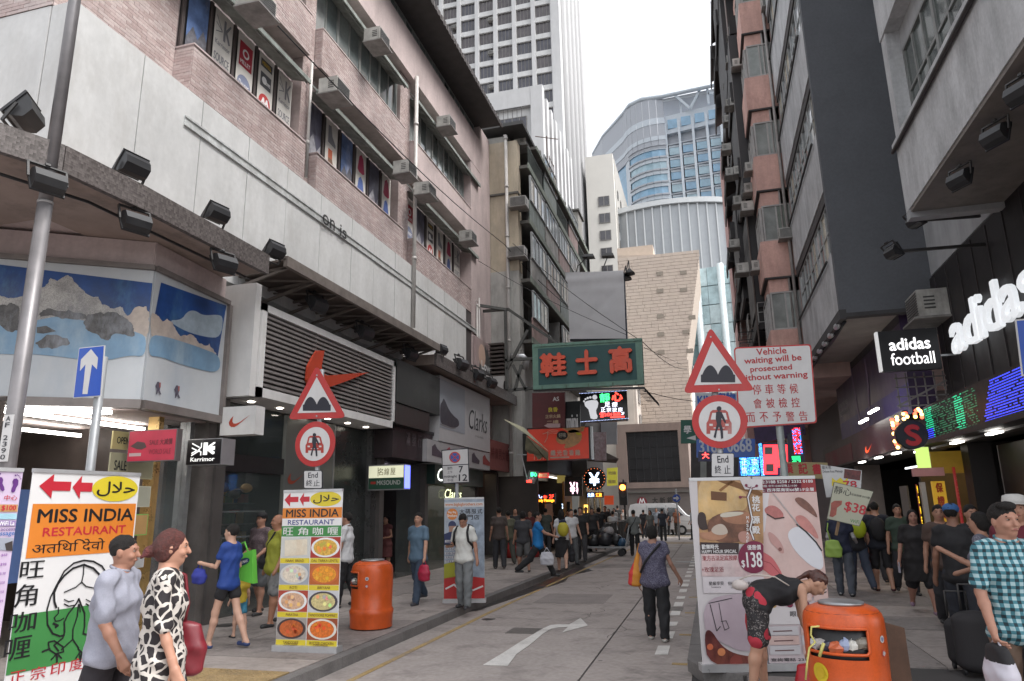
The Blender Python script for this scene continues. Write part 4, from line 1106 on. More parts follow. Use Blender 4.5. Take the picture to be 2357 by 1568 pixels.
part('pillar',MB().box(4.3,4.9,23.6,24.2,.13,2.9),M((.28,.235,.21),.6,.2,2),R3)
# ================================================================ RIGHT: salmon tenement with black awnings
SAL = M((.58,.35,.30),.8,.14,1.0,fine=.05,streak=.22,dirt=(.25,.12,.1,.4))
SAL2 = M((.58,.41,.375),.8,.14,1.0,streak=.2)
AWB = M((.03,.027,.028),.7,.3,2)
S = thing('salmon_tenement','salmon painted tenement with black sheet awnings and many air conditioners','building',(4,29,.1))
part('wall',MB().box(2.95,9,23.3,40,5.6,34),SAL2,S)
part('wall',MB().box(4.9,9,27.8,38.2,.13,5.6),M((.12,.10,.1),.6,.2),S)
FRS = M((.36,.34,.33),.5,.2)
GLS2 = [glass((.22,.23,.22)),glass((.16,.18,.16)),glass((.3,.32,.31))]
zpx = zq(2660,0,2.24)
# floors of the near bay, measured on its south face at y = 23.25
lev = [5.95,8.95,12.0,15.0,18.0,21.0,24.0]
for k,z in enumerate(lev):
 xl_,xr = 2.2 + .02 * k,3.2
 part('bay_parapet',MB().box(xl_ - .05 * (k % 2),xr,23.25,25.2,z,z + 1.25),SAL,S)
 part('bay_head',MB().box(xl_ + .1,xr,23.3,25.2,z + 2.5,z + 2.98),SAL,S)
 part('bay_soffit',MB().box(xl_ - .02,xr,23.22,25.2,z - .06,z - .002),AWB,S)
 window(S,((xl_ + xr) / 2 + .05,23.34,z + 1.25),xr - xl_ - .1,1.25,0,2,1,FRS,GLS2)
 window(S,(xl_ + .1,24.3,z + 1.25),1.7,1.25,R_(-90),3,1,FRS,GLS2)
 part('wall',MB().box(xl_ + .35,xr,23.5,25.2,z + 1.25,z + 2.5),M((.10,.09,.09),.7,.2),S)
# further bays, seen edge on, and projecting black awnings
rnd = random.Random(5)
for k,z in enumerate(lev):
 for j in range(4):
  yy = 25.6 + j * 3.5
  part('bay',MB().box(2.45 + .04 * j,3.0,yy + .6,yy + 2.9,z,z + 1.2),SAL2 if j % 2 else SAL,S)
  window(S,(2.55,yy + 1.75,z + 1.2),2.2,1.3,R_(-90),3,1,FRS,GLS2)
  m = MB(); zo = z + 2.55 + rnd.uniform(-.15,.15); xo = 2.0 - .05 * j + rnd.uniform(-.15,.1)
  m.hexa([(xo,yy + .1,zo - .12),(2.95,yy + .1,zo + .45),(2.95,yy + 3.4,zo + .45),(xo,yy + 3.4,zo - .12),(xo,yy + .1,zo - .06),(2.95,yy + .1,zo + .52),(2.95,yy + 3.4,zo + .52),(xo,yy + 3.4,zo - .06)])
  m.box(xo,xo + .06,yy + .1,yy + 3.4,zo - .55,zo - .06)
  m.box(xo,2.95,yy + .08,yy + .12,zo - .7,zo + .1)
  part('awning',m,AWB,S)
for (pts_,lb) in (((1660,8,1645,240),0),):
 pass
# black hanging tarpaulin screens seen at left edge of the facade
BS = M((.028,.026,.028),.6,.25,2)
for i,(ya,yb,za,zb2,xx) in enumerate(((25.4,29.0,13.2,19.5,1.98),(27.5,33,19,27.0,1.95),(25.6,28.6,8.6,12.4,2.02),(31,35,10.5,15.2,1.98))):
 part('black_screen',MB().box(xx,xx + .1,ya,yb,za,zb2).box(xx,2.9,ya - .03,ya + .03,za,zb2),BS,S)
part('drainpipe',MB().tube([(3.05,23.2,6),(3.05,23.2,30)],.05,8).tube([(2.0,25.5,6),(2.0,25.5,26)],.03,6),M((.2,.17,.16),.5,.2),S)
g = 'air conditioners on the salmon tenement'
zs = zq(2660,0,2.24)
acs = [(238,530,27,0),(290,565,25.2,0),(215,700,30,0),(225,895,29,0),(268,890,26,0),(215,1030,29,0),(400,1445,24.2,0),(230,1480,28,0),(300,1470,26,0),(195,1270,30,0),(245,290,27,0),(560,50,23.0,0),(190,330,31,0)]
nm = ['highest','second highest','upper left','middle left','middle right','small middle','large pale','lower left','lower middle','faint far','top small','big dark','farthest']
for i,(a_,b_,yy,r) in enumerate(acs):
 ac(at(*zs(a_,b_ + 22),y=yy),R_(-90) if i != 11 else 0,nm[i] + ' air conditioner hanging on the salmon tenement facade',g,.72)
zs2 = zq(2660,700,2.24)
for i,(a_,b_,yy) in enumerate([(372,215,25),(300,160,27),(330,735,25.5),(460,715,24.6),(395,60,25),(715,440,23.1),(262,520,30)]):
 ac(at(*zs2(a_,b_ + 20),y=yy),R_(-90) if i != 5 else 0,['white boxy','grey caged','large white','fan faced','square white','flush mounted','far small'][i] + ' air conditioner low on the salmon tenement',g,.78)
rk = thing('drying_rack','black metal drying racks sticking out from the salmon tenement','rack',(2.2,27,6.5))
m = MB()
for k in range(5):
 z = 8.3 - k * .42; m.bar((1.5,28,z),(2.9,28,z),.03); m.bar((1.5,29.4,z),(2.9,29.4,z),.03); m.bar((1.5,28,z),(1.5,29.4,z),.03)
part('bars',m,BLK,rk)
# windows cages / small balconies clutter
for i in range(14):
 cgx = thing('window_cage','small metal window cage number on the salmon facade' if 0 else ['rusty','white','grey','bent','square','deep','shallow','pale','dark','narrow','wide','high','low','far'][i] + ' metal window cage on the salmon tenement facade','cage',(2.2,25 + i * .9,8 + (i * 37 % 17)))
 m = MB(); x_,y_,z_ = 2.05,25.3 + i * .9,8 + (i * 37 % 17)
 for a_ in range(5): m.bar((x_,y_ + a_ * .25,z_),(x_,y_ + a_ * .25,z_ + .7),.02)
 for a_ in range(3): m.bar((x_,y_,z_ + a_ * .35),(x_,y_ + 1,z_ + a_ * .35),.02); m.bar((x_,y_,z_ + a_ * .35),(x_ + .6,y_,z_ + a_ * .35),.02)
 part('bars',m,M((.3,.29,.28),.5,.2,metal=.3),cgx)
# far pink slab block and narrow neighbour
FP_ = thing('far_pink_block','pale pink narrow block at the far right end of the street','building',(5,45,0))
part('wall',MB().box(2.05,9,39.5,43,.1,22),M((.46,.27,.25),.8,.12,1,streak=.2),FP_)
part('end_wall',MB().box(2.6,9,39.2,39.5,5,22),M((.44,.40,.36),.8,.12,1,streak=.3),FP_)
for k in range(5): window(FP_,(3.2,39.2,6 + k * 3),.9,1.2,0,2,1,FRS,GLS2)
# ================================================================ LEFT: cream tenement beyond the pink building
CREAM = M((.50,.43,.33),.85,.14,1.2,streak=.25,dirt=(.3,.27,.24,.4))
GREYW = M((.45,.44,.415),.85,.16,.9,streak=.3,dirt=(.2,.19,.17,.5))
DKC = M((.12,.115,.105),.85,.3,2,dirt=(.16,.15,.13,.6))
T2 = thing('cream_tenement','old cream and grey tenement with dark balconies beyond the pink building','building',(-7.5,34,.1))
part('wall',MB().box(-20,-7.35,26.35,42,3,17.3),GREYW,T2)
part('end_wall',MB().box(-9,-6.82,26.28,26.8,11.2,17.0),CREAM,T2)
part('end_wall',MB().box(-9,-7.12,26.25,26.6,3,11.2).box(-7.12,-6.84,26.3,26.9,3,14.6),GREYW,T2)
part('drip_ledge',MB().box(-9,-6.78,26.2,26.9,14.55,14.63),DKC,T2)
part('roof_slab',MB().box(-9.2,-6.45,25.9,28.2,17.5,17.66),M((.06,.06,.06),.8,.3),T2)
pipe(T2,-7.25,26.12,3,17.2,.07)
for i,z in enumerate((17.25,15.9,13.4,10.85,8.3)):
 ya = 27.6 if i < 1 else 26.6
 xo = -6.45 if i else -6.3
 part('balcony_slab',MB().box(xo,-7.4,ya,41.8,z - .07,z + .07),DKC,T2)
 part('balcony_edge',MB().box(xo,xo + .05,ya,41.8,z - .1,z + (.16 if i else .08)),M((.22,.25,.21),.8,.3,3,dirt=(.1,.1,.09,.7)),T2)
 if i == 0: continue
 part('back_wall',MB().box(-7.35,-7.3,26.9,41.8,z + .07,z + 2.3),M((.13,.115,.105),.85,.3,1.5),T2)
 for j in range(5):
  y0 = ya + .15 + j * 3.0
  kind = (i * 3 + j * 2) % 4
  part('party_wall',MB().box(-6.5,-7.3,y0 + 2.78,y0 + 2.9,z + .07,z + 2.25),M((.25,.24,.23),.85,.25,2),T2)
  if kind in (0,1) or (i in (2,3) and j < 3):
   part('balcony_panel',MB().box(-6.47,-6.42,y0,y0 + 2.75,z + .1,z + 1.0),[M((.34,.33,.31),.7,.25,3,streak=.5,dirt=(.14,.13,.12,.6)),M((.36,.25,.23),.7,.25,3,streak=.4),M((.24,.28,.26),.7,.25,3,streak=.5)][(i + j) % 3],T2)
   window(T2,(-6.44,y0 + 1.37,z + 1.0),2.7,1.15,R_(90),4,1,FR2,SKYG)
  else:
   m = MB().box(-6.46,-6.43,y0,y0 + 2.75,z + .95,z + 1.0)
   for q in range(14): m.box(-6.455,-6.435,y0 + q * .2,y0 + q * .2 + .02,z + .07,z + .95)
   part('railing',m,M((.10,.12,.11),.6,.3),T2)
m = MB().box(-8.9,-6.5,25.95,25.98,18.3,18.34)
for q in range(13): m.box(-8.9 + q * .2,-8.88 + q * .2,25.95,25.97,17.66,18.3)
part('roof_railing',m,M((.07,.07,.07),.6,.2),T2)
g = 'air conditioners on the cream tenement'
for i,(a_,b_,yy) in enumerate([(1202,342,27.4),(1237,412,30.5),(1195,480,26.2),(1192,595,26.2),(1260,560,33),(1275,600,35)]):
 ac(at(a_,b_,y=yy),R_(90) if i not in (2,3) else 0,['topmost','second highest','big white end wall','small dark end wall','middle balcony','lower balcony'][i] + ' air conditioner on the cream tenement',g,1.0)
BX = thing('rooftop_shed','small pale shed at the far end of the cream tenement roof','shed',(-6.6,39,17.4))
part('wall',MB().box(-7.2,-6.35,38.5,40,17.35,18.8),M((.35,.34,.31),.8,.2),BX); part('roof',MB().box(-7.3,-6.25,38.3,40.2,18.8,18.9),DKC,BX)
an = thing('roof_antenna','rusty tv antenna frame on the cream tenement roof edge','antenna',(-6.4,31,17.4))
part('rods',MB().bar((-6.4,30.5,17.4),(-6.4,30.5,19.4),.04).bar((-6.9,30.2,19.3),(-5.9,30.8,19.3),.03).bar((-6.4,32,17.4),(-6.4,32,18.6),.03).bar((-6.4,31,17.4),(-6.4,31,18.6),.03).bar((-6.4,31,18.5),(-6.4,32,18.5),.03),M((.12,.07,.06),.7,.3),an)
# dark clutter of brackets, ducts and vents at first floor level
def steel(n_,lb,bars,t=.08,mt=None,cat='bracket'):
 s = thing(n_,lb,cat,bars[0][0])
 for a_,b_ in bars: part('beam',MB().bar(a_,b_,t),mt or M((.09,.09,.085),.6,.3,metal=.4),s)
 return s
e = lambda x,y,yy: tuple(at(x,y,y=yy))
steel('sign_bracket','green grey steel frame that carries the big green shoe sign',[(e(1075,699,24.6),e(1166,713,25)),(e(1095,718,25.2),e(1172,712,25)),(e(1163,712,25),e(1167,900,25)),(e(1171,713,25),e(1290,795,25)),(e(1163,830,25),e(1230,825,25)),(e(1215,760,25),e(1167,850,25)),(e(1180,840,25),e(1212,900,25)),(e(1200,840,25),e(1185,900,25)),(e(1163,900,25),e(1235,892,25))],.1)
DU = thing('steel_duct','shiny round steel duct behind the sign frame','duct',(-6.3,26,5.5))
part('tube',MB().tube([e(1175,822,25.8),e(1205,822,25.8),e(1212,830,25.9),e(1208,850,26)],.13,10),STEEL,DU)
LVB = thing('rusty_louvre_box','rusty louvred vent box on the wall beside the wilderness mural','vent',(-6.8,26.3,5.5))
m = MB(); z_ = at(1150,790,y=26).z; zlo = at(1150,900,y=26).z; xa,xb = at(1129,800,y=26).x,at(1165,800,y=26).x
for k in range(12): m.box(xa,xb,25.6 - .02 * (k % 2),26.2,zlo + (z_ - zlo) * k / 12,zlo + (z_ - zlo) * (k + .5) / 12)
part('slats',m,M((.07,.055,.05),.7,.3),LVB)
MU = thing('mountain_mural_sign','grey and pink wall sign with jagged mountain and white lettering','sign',(-7.95,24.8,6.5))
part('board',MB().box(-7.99,-7.9,23.9,26.0,6.45,8.0),M((.38,.29,.28),.6,.15,2),MU)
A = Art((-7.895,23.9,8.0),(0,1,0),(0,0,-1),2.1,1.55)
A.poly([(.3,.5),(.4,.2),(.48,.28),(.52,.05),(.6,.2),(.66,.12),(.74,.3),(.82,.28),(.9,.5),(.96,.62),(.96,.95),(.1,.95),(.2,.6)],P_((.10,.10,.10)),0)
A.disc(.34,.38,.2,P_((.6,.42,.33)),1); A.text('Lowe',.3,.5,.95,.72,W0,2,bold=.05); A.text('alpine',.3,.76,.85,.92,W0,2,bold=.05); A.build(MU,'picture')
AB = thing('white_ac_unit','white split unit outdoor box under the mural sign','air conditioner',(-7.5,25.6,5.9))
part('case',MB().box(-7.9,-7.3,25.5,26.2,6.02,6.75),M((.45,.44,.43),.5,.15),AB); part('fan',MB().lathe([(.22,0),(.2,.02)],(0,0,0),14),BLK,AB,local=True)
AB.children[-1].location = (.2,.0,.45); AB.children[-1].rotation_euler = (0,R_(90),0)
# street level under the cream tenement
LS1 = shop('massage_parlour_front','dark shopfront row under the cream tenement with warm lights',26.4,33,-6.3,2.5,3.2,(.05,.04,.035),((27,29,.5,3.1,WARM),(30,32.5,.5,3.1,E_((1,.9,.8),1.5))),goods=120,seed=31)
LS2 = shop('exchange_shop','bright money exchange shops near the end of the street',33.1,38.2,-5.6,2.5,3.0,(.22,.2,.17),((33.5,38,.5,2.9,TUBE),(33.5,38,1.5,2.9,TUBE)),goods=110,seed=33)
part('front_wall',MB().box(-6.3,-6.2,26.4,33,3.2,5.6),M((.05,.045,.045),.7,.3,2),LS1)
part('end_wall',MB().box(-8.3,-5.9,26.35,26.5,3.1,4.6),M((.05,.05,.045),.7,.3,2),LS1)
part('front_wall',MB().box(-7.5,-5.5,33,38.2,3.0,6.2),M((.12,.11,.105),.7,.3,2),LS2)
part('orange_panel',MB().box(-6.2,-6.15,27.0,28.2,1.2,2.3),P_((.5,.16,.03)),LS1)
part('orange_panel',MB().box(-6.2,-6.12,30.5,32.2,1.4,2.9),P_((.42,.2,.05)),LS1)
part('awning',MB().prism([(-6.3,26.5,4.6),(-5.0,26.5,4.1),(-5.0,26.5,4.05),(-6.3,26.5,4.5)],(0,6,0)),M((.05,.06,.05),.7,.3),LS1)
for k in range(5): part('yellow_door',MB().box(-5.62,-5.58,33.6 + k * .9,33.75 + k * .9,.13,2.6),[BR_,METAL][k % 2],LS2)
rb = thing('red_basket','stack of red plastic baskets by the dark shop front','basket',(-5.9,24.3,.13))
part('baskets',MB().lathe([(.28,0),(.34,.5),(.31,.5),(.26,.05)],(-6.9,25.0,.13),12).lathe([(.24,0),(.3,.35),(.27,.35),(.22,.05)],(-6.3,25.3,.13),12),P_((.35,.02,.02)),rb)
# ================================================================ THE END OF THE STREET
BRN = M((.235,.18,.155),.8,.08,1.5,fine=.05,streak=.15)
BRN2 = M((.15,.13,.12),.8,.1,1.5)
SH = thing('brown_corner_building','low brown building with big black shutter and round logo at the street end','building',(-3.4,52,0))
yy = 51
xa,xb = -6.35,-1.35
part('wall',MB().box(xa,-5.62,yy,yy + 6,3.0,7.5).box(-2.0,xb,yy,yy + 6,3.0,7.5).box(-5.62,-2.0,yy,yy + 6,6.95,7.5).box(-5.62,-2.0,yy,yy + 6,3.0,3.4),BRN,SH)
part('lower_wall',MB().box(xa,xb,yy + .05,yy + 6,0,3.0),BRN2,SH)
part('cornice',MB().box(xa,xb + .03,yy - .05,yy + .1,2.68,2.76),DKC,SH)
part('shutter',MB().box(-5.62,-2.0,yy + .35,yy + .5,3.4,6.95),M((.016,.016,.018),.4,.2,2),SH)
for k in range(7): part('mullion',MB().box(-5.55 + k * .5,-5.5 + k * .5,yy + .28,yy + .36,3.42,6.93),M((.045,.045,.05),.4,.1,metal=.4),SH)
for k in range(5): part('rail',MB().box(-5.6,-2.02,yy + .3,yy + .35,3.6 + k * .75,3.62 + k * .75),M((.03,.03,.033),.4,.1),SH)
A = Art((-5.1,yy - .01,2.4),(1,0,0),(0,0,-1),3.2,.75)
A.disc(.11,.48,.11,P_((.20,.02,.03)),0); A.line([(.04,.8),(.08,.15),(.11,.5),(.14,.15),(.19,.8)],.06,W0,1); A.line([(.03,.82),(.2,.82)],.06,W0,1)
for i,ch in enumerate('大新銀行'): A.text(ch,.33 + i * .16,.05,.45 + i * .16,.6,P_((.025,.022,.02)),0,bold=.03)
A.text('DAH SING BANK',.33,.7,.9,.86,P_((.03,.025,.02)),0,bold=.03); A.build(SH,'logo')
# pale low blocks to either side
LBk = thing('pale_low_block','pale cream block with small windows left of the stone building','building',(-9,62,0))
part('wall',MB().box(-14,-5.4,56,70,0,12.5),M((.46,.42,.37),.85,.1,1),LBk); part('side_wall',MB().box(-5.4,-5.2,56.1,69.9,0,11),M((.44,.40,.36),.85,.1,1),LBk)
for k in range(3):
 for j in range(4): window(LBk,(-5.15,58 + j * 3,7.5 + k * 2.2 - 2),1.0,1.3,R_(90),2,1,FRS,GLS2)
# leaning stone block made of panels
BG = [M((.45,.38,.32),.75,.06,2,fine=.04),M((.46,.39,.33),.75,.06,2,fine=.04),M((.44,.37,.315),.75,.06,2,fine=.04)]
ST_ = thing('stone_block','tall beige stone clad block with a leaning edge and scattered square vents','building',(-2,62,0))
Y0 = 60
def xr_(z): return -.95 + (z - 15.0) * .19 if z > 14 else -1.05
part('wall',MB().prism([(-6.5,Y0 + .1,5),(-1.1,Y0 + .1,5),(xr_(14.2) - .05,Y0 + .1,14.2),(xr_(23) - .05,Y0 + .1,23),(-6.5,Y0 + .1,23.6)],(0,12,0)),M((.40,.335,.28),.9,.1),ST_)
rnd = random.Random(8)
pan = []; z = 6.2; r = 0
while z < 23.2:
 h = .3; x = -6.5 - rnd.random(); xe = xr_(z + h)
 while x < xe - .05:
  wd = rnd.choice((.6,.9,1.1,.75)); a_,b_ = max(-6.48,x),min(x + wd,xe); x += wd
  if b_ - a_ < .06: continue
  t = rnd.uniform(0,.008)
  pan.append((abs(z - 15),MB().box(a_ + .012,b_ - .012,Y0 + .02 - t,Y0 + .12,z + .012,z + h - .012),rnd.randrange(3)))
 z += h
pan.sort(key=lambda q: q[0])
for q in pan[:300]: part('stone_panel',q[1],BG[q[2]],ST_)
m = MB()
for q in pan[300:]: m.add(q[1],m=q[2])
part('stone_panel_field',m,BG,ST_,'stuff')
for (a_,b_) in ((2495,1035),(2584,1031),(2496,1100),(2586,1096),(2498,1196),(2617,1200),(2499,1264),(2594,1255),(2500,1332),(2609,1327)):
 p = at(a_ / 1.64277,b_ / 1.64277,y=Y0)
 part('vent',MB().box(p.x - .28,p.x + .28,Y0 - .02,Y0 + .15,p.z - .17,p.z + .19),M((.22,.19,.155),.6,.2,12),ST_)
part('penthouse',MB().box(-6.6,-3.4,Y0 + 1,Y0 + 8,23,24.6),M((.46,.38,.31),.8,.08),ST_)
# glass cylinder and silver curved roof behind
GC = thing('glass_drum','pale green glass drum beneath a curved silver roof','building',(2,88,0))
GT = [M((.34,.46,.48),.15,.3,.8,spec=.8),M((.42,.52,.53),.15,.3,.8,spec=.8),M((.62,.68,.68),.2,.2,.8),M((.12,.2,.21),.15,.3,.8,spec=.8)]
cx,cy,R0 = 4.5,104,22
rnd = random.Random(2)
def drum(a,r): return (cx + r * math.cos(R_(a)),cy + r * math.sin(R_(a)))
for k in range(10):
 z = 6 + k * 2.3
 for j in range(8):
  p = [drum(-104.5 + j * 3.2,R0),drum(-104.5 + j * 3.2 + 3.1,R0)]
  c = (3 if k > 4 else 2) if j == 0 else 2 if (k < 7 and rnd.random() < .6) else rnd.randrange(2)
  part('glass_panel',MB().prism([(p[0][0],p[0][1],z),(p[1][0],p[1][1],z),(p[1][0],p[1][1],z + 2.2),(p[0][0],p[0][1],z + 2.2)],(0,.2,0)),GT[c],GC)
m = MB()
for j in range(9): p,q = drum(-104.6 + j * 3.2,R0 - .3),drum(-104.6 + j * 3.2 + 3.2,R0 - .3); m.prism([(p[0],p[1],0),(q[0],q[1],0),(q[0],q[1],29),(p[0],p[1],29)],(0,.3,0))
part('drum_core',m,M((.25,.29,.3),.4,.1),GC)
for a_ in (-101,-94,-88): part('column',MB().tube([drum(a_,R0 + .5) + (0,),drum(a_,R0 + .5) + (29,)],.4,12),M((.5,.56,.57),.4,.1,metal=.2),GC)
part('blue_band',MB().box(-8,8,108,109,27,36.3),glass((.12,.2,.25)),GC)
SV = M((.34,.355,.37),.4,.06,1,metal=.35); SV2 = M((.55,.57,.58),.4,.05)
DM = thing('silver_roof','curved silver panelled roof wall in front of the blue hotel tower','building',(0,118,38))
cxd,cyd,RD = -1,152,40
for j in range(26):
 a0 = R_(-116 + j * 2.1); a1 = R_(-116 + j * 2.1 + 2.0)
 pa = [(cxd + RD * math.cos(a),cyd + RD * math.sin(a)) for a in (a0,a1)]
 tp = lambda j: 50.3 - .012 * (j - 9) ** 2
 part('roof_panel',MB().hexa([(pa[0][0],pa[0][1],37.2),(pa[1][0],pa[1][1],37.2),(pa[1][0],pa[1][1] + .4,37.2),(pa[0][0],pa[0][1] + .4,37.2),(pa[0][0],pa[0][1],tp(j)),(pa[1][0],pa[1][1],tp(j + 1)),(pa[1][0],pa[1][1] + .4,tp(j + 1)),(pa[0][0],pa[0][1] + .4,tp(j))]),SV,DM)
 part('rib',MB().bar((pa[0][0],pa[0][1] - .2,37.2),(pa[0][0],pa[0][1] - .2,tp(j)),.22),SV2,DM)
m = MB()
for j in range(26):
 a0 = R_(-116 + j * 2.1); a1 = R_(-116 + j * 2.1 + 2.1)
 m.hexa([(cxd + (RD + rr) * math.cos(a),cyd + (RD + rr) * math.sin(a),zz_) for zz_ in (36.2,37.2) for a,rr in ((a0,.9),(a1,.9),(a1,-.4),(a0,-.4))])
part('eaves',m,M((.11,.12,.13),.5,.1),DM)
m = MB()
for j in range(26):
 a0 = R_(-116 + j * 2.1); a1 = R_(-116 + j * 2.1 + 2.1); tp = lambda j: 50.3 - .012 * (j - 9) ** 2
 m.hexa([(cxd + (RD + rr) * math.cos(a),cyd + (RD + rr) * math.sin(a),t_ + dz) for dz in (0,.9) for a,rr,t_ in ((a0,.6,tp(j)),(a1,.6,tp(j + 1)),(a1,-.4,tp(j + 1)),(a0,-.4,tp(j)))])
part('roof_edge',m,SV2,DM)
# blue hotel tower with rounded corner
HT = thing('blue_hotel_tower','tall blue glass hotel tower with rounded corner and crown truss','building',(-4,170,0))
BLU = [M((.24,.42,.58),.15,.2,.5,spec=.8),M((.30,.48,.60),.15,.2,.5,spec=.8),M((.38,.53,.60),.15,.2,.5,spec=.8)]  # hotel glass and bands are paled in colour to imitate distance haze
WHB = M((.60,.65,.70),.5,.05); GRB = M((.44,.46,.50),.5,.06)
foot = [(-24.5,180),(-23.2,171),(-19.5,163),(-13.4,154.4)]
cr = [(-6.0 + 7.6 * math.cos(R_(a)),156.4 + 7.6 * math.sin(R_(a))) for a in (-158,-146,-134,-122,-110,-98,-86,-74)]
rest = [(-3.6,149.5),(12,147)]
outl = foot + cr + rest
def hband(seg,z0,z1,mt,name,off=0.0):
 m = MB()
 for (a,b),(c,d) in zip(seg,seg[1:]):
  n = Vector((d - b,-(c - a),0)).normalized() * off
  m.prism([(a + n.x,b + n.y,z0),(c + n.x,d + n.y,z0),(c + n.x,d + n.y,z1),(a + n.x,b + n.y,z1)],(0,.6,0))
 part(name,m,mt,HT)
part('core',MB().prism([(x,y + 1.0,30) for x,y in outl] + [(12,176,30)],(0,0,54)),GRB,HT)
hband(foot,40,80,BLU[0],'flank_glass'); hband(foot[-1:] + cr[:2],40,80,WHB,'white_edge',.2)
nfl = 15
z0 = 60.0
for k in range(9):
 z = z0 - 6 + k * 3.0 if k < 9 else z0 - 6 + k * 3.0
 hband(cr[1:],z,z + 1.75,BLU[(k + 1) % 3],'corner_glass'); hband(cr[1:],z + 1.75,z + 2.6,WHB,'corner_band',.25); hband(cr[1:],z + 2.6,z + 3.0,GRB,'corner_slab',.5)
 if k < 10:
  for j in range(5):
   xa_ = -3.4 + j * 3.0; f = lambda x: 149.5 - (x + 3.6) * .16
   part('window',MB().box(xa_ + .15,xa_ + 2.4,f(xa_) - .1,f(xa_) + .8,z + .3,z + 2.0),BLU[(k + j) % 3],HT)
   part('spandrel',MB().box(xa_ + .15,xa_ + 2.5,f(xa_) - .2,f(xa_) + .8,z + 2.05,z + 2.5),WHB,HT)
 if k < 10: part('slab_edge',MB().prism([(-3.6,149.2,z + 2.6),(12,146.7,z + 2.6),(12,146.7,z + 2.9),(-3.6,149.2,z + 2.9)],(0,.8,0)),GRB,HT)
for j in range(6): part('fin',MB().box(-3.6 + j * 3.0 + 2.55 - 3.0,-3.6 + j * 3.0 + 3.0 - 3.0 + .1,148.9 - j * .48,150,54,86),WHB,HT)
for j in range(5):
 xa_ = -3.4 + j * 3.0; part('top_window',MB().box(xa_ + .2,xa_ + 2.3,148.9 - j * .48,150,84.6,86.8),BLU[0],HT)
part('top_wall',MB().prism([(-3.6,149.3,83.5),(12,146.8,83.5),(12,146.8,88),(-3.6,149.3,88)],(0,1,0)),WHB,HT)
hband(foot + cr,80,82,GRB,'crown_band',.3); hband(foot + cr,82,83,WHB,'crown_band',.4); hband(foot + cr,83,86,GRB,'crown_band',.3); hband(foot + cr,86,87.5,WHB,'crown_band',.4); hband(foot + cr,87.5,92.8,GRB,'crown_band',.3)
m = MB().tube([(-24.5,180,93),(-23.2,171,93),(-19.5,163,93),(-13.4,154.2,93.2),(-11.5,150.8,93.2),(-8.6,149,93.1),(-4,148.4,92.6),(12,145,91.6)],.55,8)
part('crown_rail',m,WHB,HT)
part('crown_roof',MB().prism([(-4.6,148.9,91.4),(12,146,90.4),(12,160,90.4),(-4.6,160,91.4)],(0,0,.8)),M((.45,.47,.5),.5,.05),HT)
for a_,b_ in (((2,147.6,88),(-1,148,92)),((2,147.6,88),(5,147.2,93)),((6,147,88),(6,147,93)),((9,147,88),(9,147,93)),((0,149,88),(0,149,92)),((6,147,90.5),(12,147,90.5))): part('truss_bar',MB().bar(a_,b_,.5),WHB,HT)
# slim cream tower
SLM = thing('slim_cream_tower','slim cream apartment tower with a single column of dark windows','building',(-13,112,0))
CR_ = M((.62,.60,.56),.8,.04,.5); CR2 = M((.34,.33,.31),.8,.04,.5)  # side wall colour darkened to offset strong sun on that face
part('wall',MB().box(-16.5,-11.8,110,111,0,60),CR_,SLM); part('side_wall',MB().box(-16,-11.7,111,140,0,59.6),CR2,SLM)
WD = M((.055,.052,.06),.2,.4,1,spec=.8); WF = M((.2,.19,.18),.5,.1)
for k in range(11): window(SLM,(-13.65,109.95,50.6 - k * 3.05),1.9,1.75,0,2,1,WF,WD,t=.1)
for k in range(12):
 for j in range(6): window(SLM,(-11.65,113.5 + j * 4.2,53 - k * 3.05),1.1,1.5,R_(90),1,1,WF,WD,t=.08)
# white office tower: front with window grid, fluted side
TW = thing('white_office_tower','tall white tiled office tower with dark square windows and fluted side','building',(-30,100,0))
TWM = M((.50,.50,.50),.7,.07,.6,streak=.14); TWM2 = M((.45,.45,.455),.7,.05,.6,streak=.08); TFD = M((.27,.27,.275),.7,.05,.6,streak=.08); TFL = M((.18,.18,.185),.7,.06,.6)  # fluted side coloured darker than white so its sunlight does not burn out
XR,YT = -17.3,95
part('wall',MB().box(-50,XR - 1.2,YT + .5,YT + 20,0,112),TWM,TW)
WB = [M((.06,.05,.055),.15,.3,1,spec=.7),M((.075,.065,.07),.15,.3,1,spec=.7),M((.05,.05,.065),.15,.3,1,spec=.7)]
ph,pv = 3.12,3.05
xw0 = at(1250,70,y=YT).x
for i in range(8):
 xc = xw0 - i * ph
 part('rib',MB().box(xc + ph / 2 - .32,xc + ph / 2 + .32,YT - .25,YT + .5,0,112),TWM2,TW)
 for k in range(20):
  z = 50 + k * pv
  if i > 5 and k < 2: continue
  window(TW,(xc,YT + .45,z),ph - .75,pv - .85,0,4,1,WF,WB,t=.06,d=.15,split=False)
for k in range(21): part('spandrel',MB().box(-48,XR - .8,YT + .05,YT + .5,50 + k * pv - .86,50 + k * pv - .02),TWM,TW)
part('corner_pier',MB().box(XR - 1.3,XR,YT - .3,YT + 1.5,0,112),TWM2,TW)
ye = at(1352,300,x=XR).y
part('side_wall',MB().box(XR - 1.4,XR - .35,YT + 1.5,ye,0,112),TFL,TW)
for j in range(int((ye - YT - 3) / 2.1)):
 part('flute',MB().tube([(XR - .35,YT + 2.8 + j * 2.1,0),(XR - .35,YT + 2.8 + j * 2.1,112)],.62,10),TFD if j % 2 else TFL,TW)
rnd = random.Random(4)
tag_ = 'air conditioners high on the white tower'
